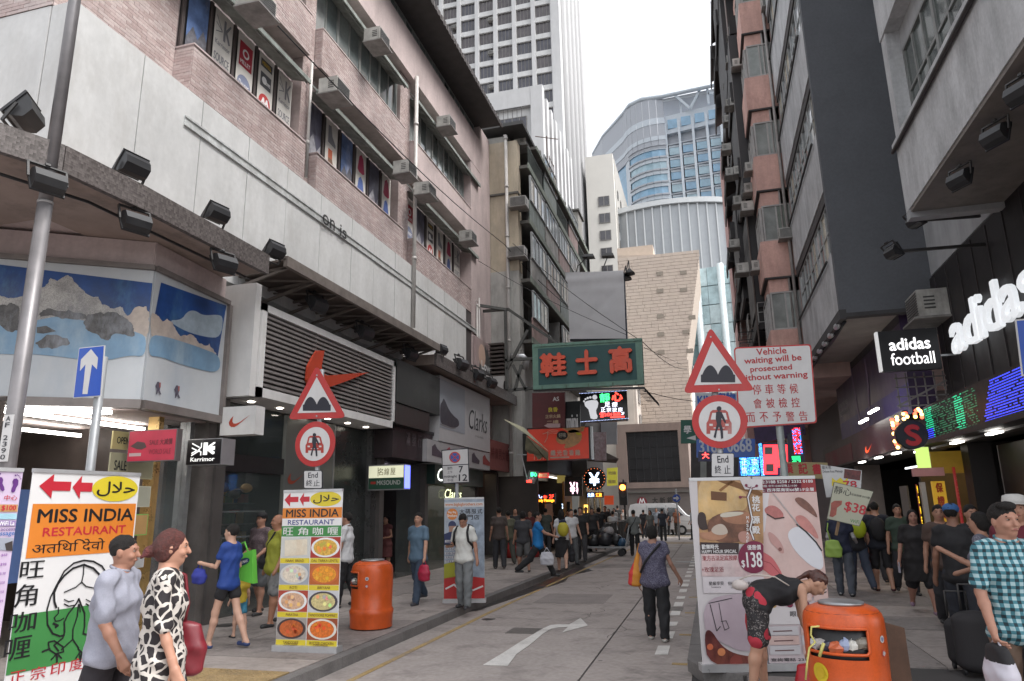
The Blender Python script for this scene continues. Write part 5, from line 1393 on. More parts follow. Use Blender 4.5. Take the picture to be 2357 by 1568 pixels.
for i in range(3,8):
 for k in (5,7,9,11,13):
  if rnd.random() < .55: ac((xw0 - i * ph + .8,YT + .1,50 + k * pv + 1.0),0,'white tower air conditioner, %s column left of the corner, %s of its stack' % (['fourth','fifth','sixth','seventh','eighth'][i - 3],{5: 'lowest',7: 'second',9: 'third',11: 'fourth',13: 'highest'}[k]),tag_,1.3)
PD = thing('white_office_annex','lower white annex block in front of the white office tower','building',(-20,78,0))
XP,YP_ = at(1248,195,y=75).x,75
zt2 = at(1248,195,y=75).z
part('wall',MB().box(-40,XP - 1.0,YP_ + .5,YP_ + 18,0,zt2 - .2),TWM,PD)
part('top_beam',MB().box(-40,XP - 1.52,YP_ - .1,YP_ + .5,zt2 - 2.5,zt2),TWM2,PD)
part('corner_pier',MB().box(XP - 1.5,XP,YP_ - .12,YP_ + 1,0,zt2),TWM2,PD)
for k in range(12):
 for i in range(3): window(PD,(XP - 4.0 - i * 4.4,YP_ + .45,zt2 - 6.2 - k * 3.6),3.7,2.6,0,4,1,WF,WB,t=.08,split=False)
 part('spandrel',MB().box(-40,XP - 1.5,YP_ + .02,YP_ + .5,zt2 - 7.1 - k * 3.6,zt2 - 6.25 - k * 3.6),TWM,PD)
for i in range(3): part('rib',MB().box(XP - 6.4 - i * 4.4,XP - 5.95 - i * 4.4,YP_ - .05,YP_ + .5,0,zt2 - 2.5),TWM2,PD)
for j in range(7):
 part('side_fin',MB().box(XP - .8,XP + .25,YP_ + 1.2 + j * 2.6,YP_ + 2.2 + j * 2.6,0,zt2 - 1.2),TWM2,PD)
 for k in range(5): part('side_window',MB().box(XP - .7,XP - .1,YP_ + 2.2 + j * 2.6,YP_ + 3.8 + j * 2.6,zt2 - 5.8 - k * 3.6,zt2 - 3.4 - k * 3.6),WB[0],PD)
part('side_wall',MB().box(XP - 1.2,XP - .6,YP_ + .5,YP_ + 19,0,zt2 - .3),TWM2,PD)
# far tower at the right edge of the sky
FT = thing('far_striped_tower','distant tower with blue glass and tan stripes just left of the black awnings','building',(14,130,0))
for k in range(30):
 z = 60 + k * 3.2
 part('glass_band',MB().box(8.9,16,130,140,z,z + 1.9),M((.22,.38,.55),.2,.1,.5),FT); part('wall_band',MB().box(8.85,16,129.9,140,z + 1.9,z + 3.2),M((.44,.36,.31),.7,.06,.5),FT)
# van and small things at the junction
VN = thing('white_van','silver white van parked across the end of the street','van',(-3.4,47,0))
vx0,vy0 = -5.2,46.4
prof = [(0,.35),(0,1.5),(.12,1.88),(.5,1.95),(2.9,1.95),(3.25,1.85),(3.85,1.2),(4.25,1.05),(4.42,.85),(4.45,.35)]
VB = M((.62,.63,.64),.3,.05,2)
m = MB(); k_ = .92
ins = lambda z: .12 * max(0,(z - 1.0))
n = len(prof)
L0 = [(vx0 + x * k_,vy0 + ins(z),z) for x,z in prof]; L1 = [(vx0 + x * k_,vy0 + 1.75 - ins(z),z) for x,z in prof]
base = len(m.v); m.v += L0 + L1
m.f += [tuple(range(n))[::-1],tuple(range(n,2 * n))] + [(i,(i + 1) % n,n + (i + 1) % n,n + i) for i in range(n)]; m.m += [0] * (n + 2)
part('body',m,VB,VN)
A = Art((vx0,vy0 - .004,1.9),(1,0,0),Vector((0,-.12,-1)),4.45 * k_,1.9,.012)
DG = M((.02,.022,.025),.1,.1,spec=.9)
A.poly([(.30,.12),(.55,.12),(.56,.42),(.30,.42)],DG); A.poly([(.60,.12),(.70,.13),(.83,.38),(.60,.42)],DG); A.line([(.03,.45),(.97,.58)],.02,M((.2,.2,.2),.4,0)); A.line([(.57,.05),(.57,.8)],.02,M((.2,.2,.2),.4,0)); A.line([(.28,.05),(.28,.8)],.015,M((.25,.25,.25),.4,0))
A.rect(.93,.52,.99,.62,E_((.9,.85,.7),.5),1)
A.build(VN,'side_window')
for x in (.8,3.5): part('wheel',MB().tube([(vx0 + x * k_,vy0 - .02,.3),(vx0 + x * k_,vy0 + .22,.3)],.3,18),BLK,VN); part('hub',MB().tube([(vx0 + x * k_,vy0 - .035,.3),(vx0 + x * k_,vy0 - .02,.3)],.17,14),STEEL,VN)
# ================================================================ TRAFFIC SIGNS AND POLES
SR = M((.42,.02,.02),.4,.1,6,dirt=(.3,.1,.09,.3)); SW_ = M((.56,.55,.55),.4,.05,4,dirt=(.4,.38,.37,.35)); SK = P_((.02,.02,.03)); SB = M((.012,.07,.40),.35,.06,4)
POLE = M((.32,.33,.34),.45,.12,6,metal=.35)
def cen(pts): return (sum(p[0] for p in pts) / len(pts),sum(p[1] for p in pts) / len(pts))
def roundpoly(pts,r,n=5):
 out = []; N = len(pts)
 for i in range(N):
  p,a,b = Vector(pts[i]),Vector(pts[i - 1]),Vector(pts[(i + 1) % N])
  da,db = (a - p).normalized(),(b - p).normalized()
  s0,s1 = p + da * r,p + db * r
  for k in range(n + 1):
   t = k / n; out.append(tuple(s0 * (1 - t) ** 2 + p * 2 * t * (1 - t) + s1 * t * t))
 return out
def plate(pts,y,mt,th=.012,dy=0.0):
 return MB().prism([tuple(at(*p,y=y)) for p in pts][::-1],(0,th,0))
def hump(A,x0,x1,yb,yt,mt,L):
 o = [(x0,yb),(x0,yb - (yb - yt) * .45)]
 for k in range(25):
  t = k / 24; x = x0 + (x1 - x0) * (.04 + .92 * t); o.append((x,yb - (yb - yt) * (.45 + .55 * max(0,abs(math.sin(t * 2 * math.pi))) ** .8 * (1 if 0 < t < 1 else 0))))
 o += [(x1,yb - (yb - yt) * .45),(x1,yb)]
 A.pp(o,mt,L)
def carman(A,cx,cy,s,L,worn):
 red = P_((.36,.04,.03)) if not worn else M((.36,.07,.06),.5,.2,20,dirt=(.45,.4,.38,.8))
 f = lambda pts: [(cx + x * s,cy + y * s) for x,y in pts]
 A.pp(f([(-27,-2),(-22,-22),(-16,-27),(14,-27),(20,-22),(25,-2),(29,4),(29,30),(20,30),(20,22),(-22,22),(-22,30),(-31,30),(-31,4)]),red,L)
 A.pp(f([(-21,-4),(-17,-20),(15,-20),(19,-4)]),SW_,L + 1)
 A.pp(f([(-24,6),(-16,6),(-16,11),(-24,11)]),SW_,L + 1); A.pp(f([(14,6),(22,6),(22,11),(14,11)]),SW_,L + 1); A.pp(f([(-14,15),(12,15),(12,17),(-14,17)]),SW_,L + 1)
 A.pp(f([(math.cos(k * .63) * 6 - 1,math.sin(k * .63) * 6 - 30) for k in range(10)]),SK,L + 2)
 A.pp(f([(-8,-22),(-2,-24),(5,-22),(10,-12),(16,2),(13,5),(5,-8),(4,6),(8,18),(9,40),(4,42),(2,22),(-1,12),(-6,24),(-9,40),(-14,38),(-10,22),(-6,6),(-9,-6)]),SK,L + 2)
def signpost(label,y,tri,cc,cr,endp,px_pole,worn,ztop_px):
 t = thing('road_sign_post',label,'road sign',(at(*px_pole,y=y).x,y + .05,.13))
 p = at(*px_pole,y=y)
 top = at(tri[0][0],tri[0][1] + 10,y=y).z
 part('pole',MB().tube([(p.x,y + .06,.13),(p.x,y + .06,top)],.038,12),POLE,t)
 o = thing('x','x','x') if 0 else None
 R3 = roundpoly(tri,14); c = cen(tri)
 pl = part('triangle_plate',plate(R3,y,SR),SR,t)
 A = Art(at(*tri[0],y=y - .001),(1,0,0),(0,0,-1),1,1)
 inn = [(c[0] + (q[0] - c[0]) * .66,c[1] + (q[1] - c[1]) * .66) for q in tri]
 A.pp(inn,SW_,0)
 w_ = inn[2][0] - inn[1][0]
 hump(A,inn[1][0] + w_ * .14,inn[2][0] - w_ * .14,inn[1][1] - w_ * .06,inn[1][1] - w_ * .42,SK,1)
 for q in ((tri[0][0] + 1,tri[0][1] + 24),((tri[1][0] + tri[2][0]) / 2,tri[1][1] - 8)): A.pp([(q[0] + 2.2 * math.cos(k),q[1] + 2.2 * math.sin(k)) for k in range(6)],POLE,3)
 A.build(t,'warning_symbol')
 P = at(*cc,y=y); r = cr * (at(cc[0] + 1,cc[1],y=y).x - P.x)
 part('round_plate',MB().tube([(P.x,y + .012,P.z),(P.x,y,P.z)],r,40),SR,t)
 A = Art((P.x - r,y - .001,P.z + r),(1,0,0),(0,0,-1),2 * r,2 * r); A.disc(.5,.5,.375,SW_,0,40)
 carman(A,cc[0],cc[1],cr / 63 * .95,1,worn); A.build(t,'vehicle_symbol')
 q = [(endp[0],endp[1]),(endp[2],endp[1]),(endp[2],endp[3]),(endp[0],endp[3])]
 part('end_plate',plate(roundpoly(q,4,3),y,SK),SK,t)
 A = Art(at(endp[0],endp[1],y=y - .001),(1,0,0),(0,0,-1),1,1)
 A.pp(roundpoly([(q[0][0] + 1.5,q[0][1] + 1.5),(q[1][0] - 1.5,q[1][1] + 1.5),(q[2][0] - 1.5,q[2][1] - 1.5),(q[3][0] + 1.5,q[3][1] - 1.5)],3,3),SW_,0)
 w_,h_ = endp[2] - endp[0],endp[3] - endp[1]
 A.pt('End',(endp[0] + w_ * .25,endp[1] + h_ * .12),(endp[0] + w_ * .76,endp[1] + h_ * .40),SK,1,bold=.02)
 for i,ch in enumerate('終止'): A.pt(ch,(endp[0] + w_ * (.14 + .4 * i),endp[1] + h_ * .52),(endp[0] + w_ * (.46 + .4 * i),endp[1] + h_ * .86),SK,1,bold=.01)
 A.build(t,'lettering')
 for zz_ in (P.z + r * .7,P.z - r * .7): part('clamp',MB().box(p.x - .06,p.x + .06,y + .013,y + .11,zz_ - .02,zz_ + .02),STEEL,t)
 return t
signpost('uneven road and no vehicles signs on the left kerb above the small food banner',9.5,[(729,840),(662,966),(797,962)],(725,1022),46,(699,1083,742,1125),(726,1070),False,0)
signpost('larger worn uneven road and no vehicles signs on the right above the massage banner',8.75,[(1635,752),(1572,905),(1738,899)],(1656,970),64,(1637,1043,1690,1098),(1660,1070),True,0)
# big white parking notice
yn = 10.4
t = thing('parking_notice','large white notice with red border and red English and Chinese lettering, on a grey pole','road sign',(1.0,yn,.13))
q = [(1689,800),(1867,792),(1881,974),(1701,986)]
part('plate',plate(roundpoly(q,8,4),yn,SR),SR,t)
A = Art(at(*q[0],y=yn - .001),(1,0,0),(0,0,-1),1,1)
A.pp(roundpoly([(1692,803),(1864,795.5),(1877.5,971),(1704,982.5)],7,4),SW_,0)
RT = P_((.40,.025,.03))
rows_ = [('Vehicle',1740,1811,803,817,0),('waiting will be',1712,1846,824,840,0),('prosecuted',1726,1824,844,859,0),('without warning',1698,1860,864,880,0)]
for s_,a_,b_,c_,d_,_ in rows_: A.pt(s_,(a_,c_),(b_,d_ - .045 * (b_ - a_)),RT,1,bold=.03)
for s_,a_,b_,c_ in (('停車等候',1731,1838,886),('會被檢控',1733,1842,918),('而不予警告',1717,1860,950)):
 n = len(s_)
 for i,ch in enumerate(s_):
  x_ = a_ + (b_ - a_ - 22) * i / (n - 1); A.pt(ch,(x_,c_ - i * .8),(x_ + 22,c_ + 22 - i * .8),RT,1,bold=.012)
A.build(t,'lettering')
p = at(1797,1000,y=yn); part('pole',MB().tube([(p.x,yn + .06,.13),(p.x,yn + .06,at(1790,830,y=yn).z)],.05,14),M((.30,.33,.32),.5,.2,6,metal=.3),t)
part('clamp',MB().box(p.x - .09,p.x + .09,yn + .014,yn + .13,at(1790,960,y=yn).z,at(1790,955,y=yn).z),STEEL,t)
# left lamp post, blue one way sign
yl = 5.75
lp = thing('lamp_post','tall tapered grey lamp post with a black and white number plate at the left edge','lamp post',(at(34,951,y=yl).x,yl,.13))
p = at(34,951,y=yl); X0 = p.x
part('post',MB().tube([(X0,yl,.13),(X0,yl,at(118,466,y=yl).z)],[.089,.078],20).tube([(X0,yl,at(118,466,y=yl).z),(X0,yl,11)],[.072,.058],20),M((.20,.19,.195),.4,.12,5,metal=.35,streak=.15),lp)
part('collar',MB().tube([(X0,yl,at(118,468,y=yl).z),(X0,yl,at(118,462,y=yl).z)],.082,20),M((.3,.29,.29),.4,.1),lp)
a0 = at(22,955,y=yl - .1); a1 = at(22,1062,y=yl - .1)
part('number_plate',MB().box(a0.x - .062,a0.x + .062,yl - .105,yl - .095,a1.z,a0.z),SW_,lp)
A = Art((a0.x - .062,yl - .107,a0.z),(1,0,0),(0,0,-1),.124,a0.z - a1.z)
for i,ch in enumerate('AF 2390'):
 if ch != ' ': A.text(ch,.25,.03 + i * .137,.75,.03 + i * .137 + .105,SK,0,bold=.02)
A.build(lp,'lettering')
yb = 6.3
bs = thing('one_way_sign','blue rectangular sign with a white up arrow on a grey pole at left','road sign',(at(203,1000,y=yb).x,yb,.13))
q = [(182,801),(241,795),(232,912),(168,917)]
part('plate',plate(q,yb,SW_),SW_,bs)
A = Art(at(*q[0],y=yb - .001),(1,0,0),(0,0,-1),1,1); c = cen(q)
A.pp([(c[0] + (a - c[0]) * .95,c[1] + (b - c[1]) * .97) for a,b in q],SB,0)
A.pp([z1_(*p_) for p_ in [(630,840),(678,900),(670,980),(636,945),(605,1150),(570,1150),(592,945),(553,992),(560,912)]],SW_,1); A.build(bs,'arrow')
p = at(205,1000,y=yb); part('pole',MB().tube([(p.x,yb + .07,.13),(p.x,yb + .07,at(215,820,y=yb).z)],.048,14),POLE,bs)
# no stopping plate
yq = 15.0
ns = thing('no_stopping_sign','white no stopping plate with seven to twelve hours, on the left kerb','road sign',(at(1048,1075,y=yq).x,yq,.13))
q = [(1016,1036),(1078,1031),(1081,1111),(1019,1114)]
part('plate',plate(q,yq,SK),SK,ns); A = Art(at(*q[0],y=yq - .001),(1,0,0),(0,0,-1),1,1)
A.pp([(1018,1038),(1076.5,1033.5),(1077.5,1068),(1019,1071)],SW_,0); A.pp([(1019,1073),(1077.5,1070),(1079,1109),(1021,1112)],SW_,0)
cir = lambda r: [(1047 + r * math.cos(k * .5236 / 2),1053 + r * math.sin(k * .5236 / 2)) for k in range(24)]
A.pp(cir(13),P_((.5,.06,.05)),1); A.pp(cir(10),P_((.05,.12,.4)),2); A.pl([(1040,1046),(1054,1060)],.02,P_((.5,.06,.05)),3); A.pl([(1054,1046),(1040,1060)],.02,P_((.5,.06,.05)),3)
A.pt('am',(1030,1075),(1041,1081),SK,1,bold=.02); A.pt('上午',(1030,1084),(1042,1090),SK,1); A.pt('7',(1056,1073),(1066,1088),SK,1,bold=.03); A.pt('midnight',(1022,1094),(1052,1101),SK,1,bold=.02); A.pt('午夜',(1030,1103),(1044,1109),SK,1); A.pt('12',(1056,1092),(1076,1107),SK,1,bold=.03); A.build(ns,'lettering')
p = at(1050,1120,y=yq); part('pole',MB().tube([(p.x,yq + .05,.13),(p.x,yq + .05,at(1048,1036,y=yq).z)],.04,10),POLE,ns)
bb = at(2357,740,y=8.3)
rs = thing('blue_road_sign','blue and white road sign cut by the right edge','road sign',(at(2352,760,y=8.3).x,8.3,.13))
q = [(2336,736),(2420,728),(2440,860),(2352,866)]
part('plate',plate(q,8.3,SW_),SW_,rs); A = Art(at(*q[0],y=8.299),(1,0,0),(0,0,-1),1,1); A.pp([(2340,739),(2418,732),(2436,857),(2355,862)],SB,0); A.build(rs,'face'); p = at(2395,830,y=8.3); part('pole',MB().tube([(p.x,8.36,.13),(p.x,8.36,at(2390,740,y=8.3).z)],.05,12),POLE,rs)
# ================================================================ ROLL-UP BANNERS
SILV = M((.48,.48,.49),.35,.1,5,metal=.5)
def banner(name,label,bl,br,tl,zt=None,zg=.13,group='roll up banners on the pavement',w=None):
 a = at(*bl,z=zg); b = at(*br,z=zg)
 if zt is None: zt = at(*tl,y=a.y).z
 u = (b - a).normalized(); n = Vector((u.y,-u.x,0)); L = (b - a).length
 t = thing(name,label,'banner',((a.x + b.x) / 2,(a.y + b.y) / 2,zg),group)
 def bx(s0,s1,o0,o1,z0,z1):
  q = [a + u * s0 + n * o0,a + u * s1 + n * o0,a + u * s1 + n * o1,a + u * s0 + n * o1]
  return MB().hexa([(p.x,p.y,z0) for p in q] + [(p.x,p.y,z1) for p in q])
 part('base',bx(-.02,L + .02,.06,-.1,zg,zg + .075),SILV,t)
 part('top_rail',bx(0,L,.018,-.018,zt - .02,zt + .015),SILV,t)
 part('stay',MB().tube([tuple(a + u * L / 2 - n * .05 + Vector((0,0,.05))),tuple(a + u * L / 2 - n * .03 + Vector((0,0,zt - zg)))],.012,6),SILV,t)
 A = Art(a + n * .008 + Vector((0,0,zt - zg)),u,(0,0,-1),L,zt - zg - .07)
 # gently bowed sheet
 m = MB(); N = 8; th = .004
 for i in range(N): s0,s1 = L * i / N,L * (i + 1) / N; m.add(bx(s0,s1,.006,-.004,zg + .07,zt - .01))
 part('sheet',m,W0,t)
 return t,A
VW = M((.66,.65,.65),.42,.04,2); ORG = M((.60,.19,.025),.42,.05,3); GRN = M((.045,.21,.055),.42,.06,3); YLW = M((.60,.48,.03),.42,.05,3); RDV = M((.45,.02,.035),.42,.05); INK = M((.012,.012,.014),.4,0); PLM = M((.16,.01,.045),.4,.1,5)
def arrow(A,x0,x1,y0,y1,mt):
 ym = (y0 + y1) / 2; xm = x0 + (x1 - x0) * .42; A.poly([(x0,ym),(xm,y0),(xm,y0 + (y1 - y0) * .3),(x1,y0 + (y1 - y0) * .3),(x1,y0 + (y1 - y0) * .68),(xm,y0 + (y1 - y0) * .68),(xm,y1)],mt,1)
def halal(A,a0,b0,a1,b1):
 A.disc((a0 + a1) / 2,(b0 + b1) / 2,(a1 - a0) / 2,YLW,1,28,ry=(b1 - b0) / 2)
 if 1: A.text('\uFEDD\uFEFC\uFEA3',a0 + (a1 - a0) * .1,b0 + (b1 - b0) * .22,a0 + (a1 - a0) * .93,b0 + (b1 - b0) * .8,INK,2,bold=.02); return
 s = lambda pts,w: A.line([(a0 + (a1 - a0) * x,b0 + (b1 - b0) * y) for x,y in pts],w * (a1 - a0) * A.w,INK,2)
 s([(.93,.62),(.70,.62),(.64,.45),(.80,.36),(.9,.42)],.045); s([(.70,.62),(.55,.66),(.50,.62),(.44,.22)],.045); s([(.50,.62),(.36,.66),(.33,.5),(.38,.22)],.04); s([(.33,.62),(.26,.66),(.24,.20)],.045); s([(.24,.6),(.2,.74),(.1,.74),(.08,.6)],.045)
# the near banner
def vec(a,z): return Vector((a.x,a.y,z))
zt1 = 2.2
TL,TR = at(76,1084,z=zt1),at(322,1094,z=zt1)
c = (TL + TR) / 2; u_ = (TR - TL).normalized()
t = thing('food_banner','large roll up restaurant banner with orange, white and green bands, at lower left','banner',(c.x,c.y,.13),'restaurant banners')
def bqs(a,b,z0,z1,f,k):
 u = (b - a).normalized(); n = Vector((u.y,-u.x,0)); q = [a + n * f,b + n * f,b + n * k,a + n * k]
 return MB().hexa([(p.x,p.y,z0) for p in q] + [(p.x,p.y,z1) for p in q])
part('sheet',bqs(TL,TR,.2,zt1,.004,-.004),VW,t); part('top_rail',bqs(TL,TR,zt1 - .01,zt1 + .02,.015,-.015),SILV,t); part('base',bqs(TL,TR,.13,.2,.06,-.1),SILV,t)
A = Art(TL + Vector((u_.y,-u_.x,0)) * .006,u_,(0,0,-1),(TR - TL).length,zt1 - .2)
zb_ = zq(0,1716,1.8233)
def q4(pts,mt,L=1): A.pp([zb_(*p) for p in pts],mt,L)
def tx(s_,x0,y0,x1,y1,mt,L=2,**k): A.pt(s_,zb_(x0,y0),zb_(x1,y1),mt,L,**k)
f0 = lambda x,y: A.fr(zb_(x,y))
yo0,yo1 = f0(500,345)[1],f0(500,700)[1]; yg0,yg1 = f0(400,1075)[1],f0(400,1452)[1]
A.rect(0.03,yo0,.985,yo1,ORG,0); A.rect(0,yg0,.985,yg1,GRN,0)
ya0,ya1 = f0(400,140)[1],f0(400,310)[1]
arrow(A,.06,.33,ya0,ya1,RDV); arrow(A,.345,.525,ya0 + .002,ya1 + .002,RDV)
halal(A,.525,f0(700,150)[1],.985,f0(700,330)[1])
b0,b1 = f0(500,372)[1],f0(500,466)[1]
A.text('MISS INDIA',.08,b0 + .004,.965,b1 + .004,INK,1,bold=.035)
A.text('RESTAURANT',.14,f0(500,500)[1] + .002,.90,f0(500,560)[1] + .002,RDV,1,bold=.03)
A.text('अतिथि देवो भव:',.07,f0(400,596)[1],.97,f0(400,685)[1],INK,1,bold=.005)
for ch,x0,y0,x1,y1 in (('旺',145,745,295,850),('角',108,905,245,1045),('咖',72,1100,238,1215),('喱',35,1278,200,1405)): tx(ch,x0,y0,x1,y1,INK,bold=.012)
z_ = f0(300,1475)
for i,ch in enumerate('正宗印度咖喱'): A.text(ch,.03 + i * .16,f0(200,1480)[1],.15 + i * .16,f0(200,1568)[1],RDV,1,bold=.01)
def stroke(pts,w,L=2): A.pl([zb_(*p) for p in pts],w * 1.7,INK,L)
stroke([(735,830),(700,775),(640,742),(575,735),(505,755),(440,810),(390,900),(345,990),(320,1080),(325,1180),(360,1240),(410,1258),(440,1250)],.008)
stroke([(690,840),(640,790),(575,765),(500,790),(440,840),(395,900),(370,960),(372,1020),(385,1060)],.010)
stroke([(575,765),(572,830),(560,885),(520,920),(440,955)],.006); stroke([(560,885),(590,915),(660,930)],.006)
for x_ in (0,150): stroke([(440 + x_,1005),(470 + x_,1020),(505 + x_,1012)],.005); stroke([(440 + x_,1035),(470 + x_,1052),(505 + x_,1045)],.006)
stroke([(540,1000),(525,1030),(470,1100),(440,1160),(442,1230),(430,1270),(370,1320),(400,1360)],.008); stroke([(540,1000),(560,1050),(580,1100),(580,1190),(570,1240),(640,1260)],.008)
stroke([(538,1040),(530,1120),(500,1210),(498,1280),(420,1350)],.007); stroke([(498,1280),(540,1340)],.007); stroke([(545,1040),(550,1090)],.006); stroke([(400,1060),(400,1100),(370,1130),(380,1155),(410,1150),(435,1135)],.006); stroke([(365,1170),(395,1185),(380,1195)],.01)
stroke([(330,1300),(370,1290),(430,1330),(435,1365),(380,1380),(335,1350),(330,1300)],.007); stroke([(535,1345),(560,1370),(620,1390)],.007); stroke([(290,1365),(340,1345)],.009); stroke([(350,1420),(385,1380),(390,1435),(395,1380),(420,1410)],.007); stroke([(520,1410),(545,1370),(550,1430),(560,1380),(600,1415)],.007)
A.build(t)
# purple foot massage banner at the left edge
TL,TR = at(-70,1080,z=2.2),at(53,1084,z=2.2)
t = thing('massage_banner','lilac roll up banner with purple footprints cut by the left edge','banner',((TL.x + TR.x) / 2,TL.y,.13))
part('sheet',bqs(TL,TR,.2,2.2,.004,-.004),M((.52,.42,.56),.45,.06),t); part('top_rail',bqs(TL,TR,2.19,2.22,.015,-.015),SILV,t)
u_ = (TR - TL).normalized(); A = Art(TL + Vector((u_.y,-u_.x,0)) * .006,u_,(0,0,-1),(TR - TL).length,2.0)
PU = P_((.10,.02,.17))
def foot(cx_,cy_,s,mt,zf,L=1,flip=1):
 A.pp([zf(cx_ + s * flip * a,cy_ + s * b) for a,b in [(-8,-28),(6,-30),(14,-20),(12,0),(2,16),(-2,30),(-12,36),(-20,30),(-18,16),(-10,0),(-14,-16)]],mt,L)
 for k,(a,b,r) in enumerate(((0,-44,4),(8,-46,3.2),(15,-42,3),(20,-36,2.8),(24,-28,2.6))): A.pp([zf(cx_ + s * (flip * a + r * math.cos(j)),cy_ + s * (b + r * math.sin(j))) for j in range(7)],mt,L)
foot(105,215,1.5,PU,zb_); foot(0,205,1.5,PU,zb_,flip=-1)
tx('中心',30,285,115,322,RDV,bold=.01); q4([(-60,350),(122,350),(118,400),(-60,400)],P_((.45,.25,.1))); tx('$100',10,355,105,395,RDV,3,bold=.03)
q4([(-60,412),(115,412),(112,452),(-60,452)],P_((.3,.5,.6))); q4([(-60,460),(108,462),(105,500),(-60,500)],P_((.28,.2,.4))); tx('WiFi La',-10,466,95,494,W0,3,bold=.02)
tx('Free access',-80,510,100,530,P_((.1,.05,.2)),2); tx('massage',-60,545,95,570,P_((.05,.15,.4)),2,bold=.02)
q4([(-60,580),(90,580),(84,670),(-60,660)],P_((.3,.32,.38))); q4([(30,620),(84,600),(84,670),(40,668)],P_((.04,.03,.03)),2)
for i,s_ in enumerate(('$68','$98','$138','$228','$158','$39')): tx(s_,8 - i * 6,690 + i * 64,46 - i * 6,708 + i * 64,P_((.2,.05,.3)),2)
A.build(t)
# the small food banner
t,A = banner('food_banner','narrow roll up restaurant banner with eight food photos beside the orange bin',(634,1498),(776,1503),(657,1131),group='restaurant banners')
A.rect(.0,.0,1,.115,VW,0); arrow(A,.02,.26,.012,.105,RDV); arrow(A,.28,.45,.012,.105,RDV); halal(A,.46,.008,.98,.108)
A.rect(0,.115,1,.185,ORG,0); A.text('MISS INDIA',.06,.124,.95,.178,INK,1,bold=.03); A.rect(0,.185,1,.235,VW,0); A.text('RESTAURANT',.1,.195,.88,.228,P_((.03,.04,.2)),1,bold=.02)
A.rect(0,.235,1,.305,GRN,0)
for i,ch in enumerate('旺角咖喱'): A.text(ch,.03 + i * .25,.245,.2 + i * .25,.297,VW,1,bold=.012)
dish = [((.5,.5,.48),(.68,.6,.48),'sq',(.35,.07,.03)),((.32,.03,.02),(.55,.33,.06),'c',(.7,.7,.7)),((.3,.32,.36),(.5,.44,.36),'c',(.55,.54,.52)),((.4,.1,.02),(.62,.25,.02),'c',(.5,.12,.03)),((.35,.05,.03),(.48,.3,.2),'c',(.7,.7,.7)),((.5,.5,.52),(.5,.42,.2),'c',(.06,.05,.06)),((.3,.27,.25),(.40,.09,.02),'c',(.05,.03,.03)),((.28,.06,.02),(.58,.14,.02),'c',(.65,.62,.55))]
caps = ['NAAN  BREAD','DAL TARKA LENTIL','ROTI','BIRYANI','PARATHA','TANDOORIE POMFRET','TANDOORIE','BUTTER CHICKEN']
for i,(bgc,fc,sh,pc) in enumerate(dish):
 cx_,r_ = i % 2,i // 2; x0,x1 = cx_ * .5 + .005,cx_ * .5 + .495; y0 = .31 + r_ * .1725; y1 = y0 + .135
 A.rect(x0,y0,x1,y1,P_(bgc),0); xm,ym = (x0 + x1) / 2,(y0 + y1) / 2
 if sh == 'sq': A.poly([(x0 + .06,y0 + .02),(x1 - .05,y0 + .012),(x1 - .04,y1 - .02),(x0 + .07,y1 - .01)],M((.62,.56,.45),.5,.1,20,dirt=(.45,.25,.1,.5)),1)
 else:
  A.disc(xm,ym,.235,P_(pc),1,22,ry=.064); A.disc(xm,ym,.195,M(fc,.4,.45,38,dirt=tuple(min(1,q * 1.8) for q in fc) + (.6,)),2,22,ry=.053)
  rnd = random.Random(i)
  for k in range(7): A.disc(xm + rnd.uniform(-.12,.12),ym + rnd.uniform(-.03,.03),.03,P_(tuple(min(.8,q * rnd.uniform(.5,1.9)) for q in fc)),3,6)
 A.rect(x0,y1 + .002,x1,y1 + .035,YLW,0); w_ = len(caps[i]) * .013; A.text(caps[i],xm - w_ - .01,y1 + .01,xm + w_ + .01,y1 + .027,P_((.18,.1,.02)),1,bold=.02)
A.text('CHICKEN',.15,.985,.36,.998,P_((.18,.1,.02)),2,bold=.02); A.text('MAKHANI',.62,.985,.85,.998,P_((.18,.1,.02)),2,bold=.02)
A.build(t)
# clothes shop banner
t,A = banner('clothes_banner','roll up clothes banner behind the white shirt man with a phone',(1022,1388),(1116,1387),(1024,1148))
A.rect(0,0,1,1,M((.28,.33,.40),.45,.3,8,dirt=(.42,.44,.46,.6)),0); A.rect(0,.04,1,.09,P_((.52,.52,.53)),1); A.text('www.bigbigbrothers.com',.02,.045,.96,.085,P_((.5,.15,.03)),2,bold=.02)
A.disc(.2,.16,.14,ORG,1,16); A.text('Big Big',.1,.13,.3,.155,VW,2,bold=.02); A.text('Brothers',.08,.16,.32,.19,VW,2,bold=.02)
for i,ch in enumerate('大碼服式'): A.text(ch,.38 + i * .15,.11,.51 + i * .15,.16,INK,1,bold=.02)
for i,ch in enumerate('專門店'): A.text(ch,.42 + i * .16,.17,.56 + i * .16,.22,INK,1,bold=.02)
A.disc(.2,.27,.1,P_((.03,.04,.1)),1,14); A.rect(.12,.28,.29,.34,P_((.35,.2,.14)),2); A.poly([(.0,.36),(.2,.33),(.4,.37),(.42,.46),(0,.46)],P_((.02,.03,.1)),2)
for i in range(6): A.rect(.02,.42 + i * .04,.5,.445 + i * .04,P_((.5,.5,.52)),3); A.text(['油麻地','彌敦道','RMC 13','358-360 NA','YAU MA TEI','TEL: 852'][i],.04,.423 + i * .04,.46,.443 + i * .04,P_((.05,.05,.12)),4,bold=.01)
A.poly([(0,.66),(.3,.63),(.5,.68),(.5,.78),(0,.8)],P_((.32,.32,.02)),3); A.poly([(0,.8),(.4,.77),(1,.8),(1,1),(0,1)],P_((.42,.02,.02)),3); A.line([(.05,.9),(.25,.86),(.4,.92)],.03,VW,4); A.line([(.7,.92),(.95,.88)],.03,VW,4)
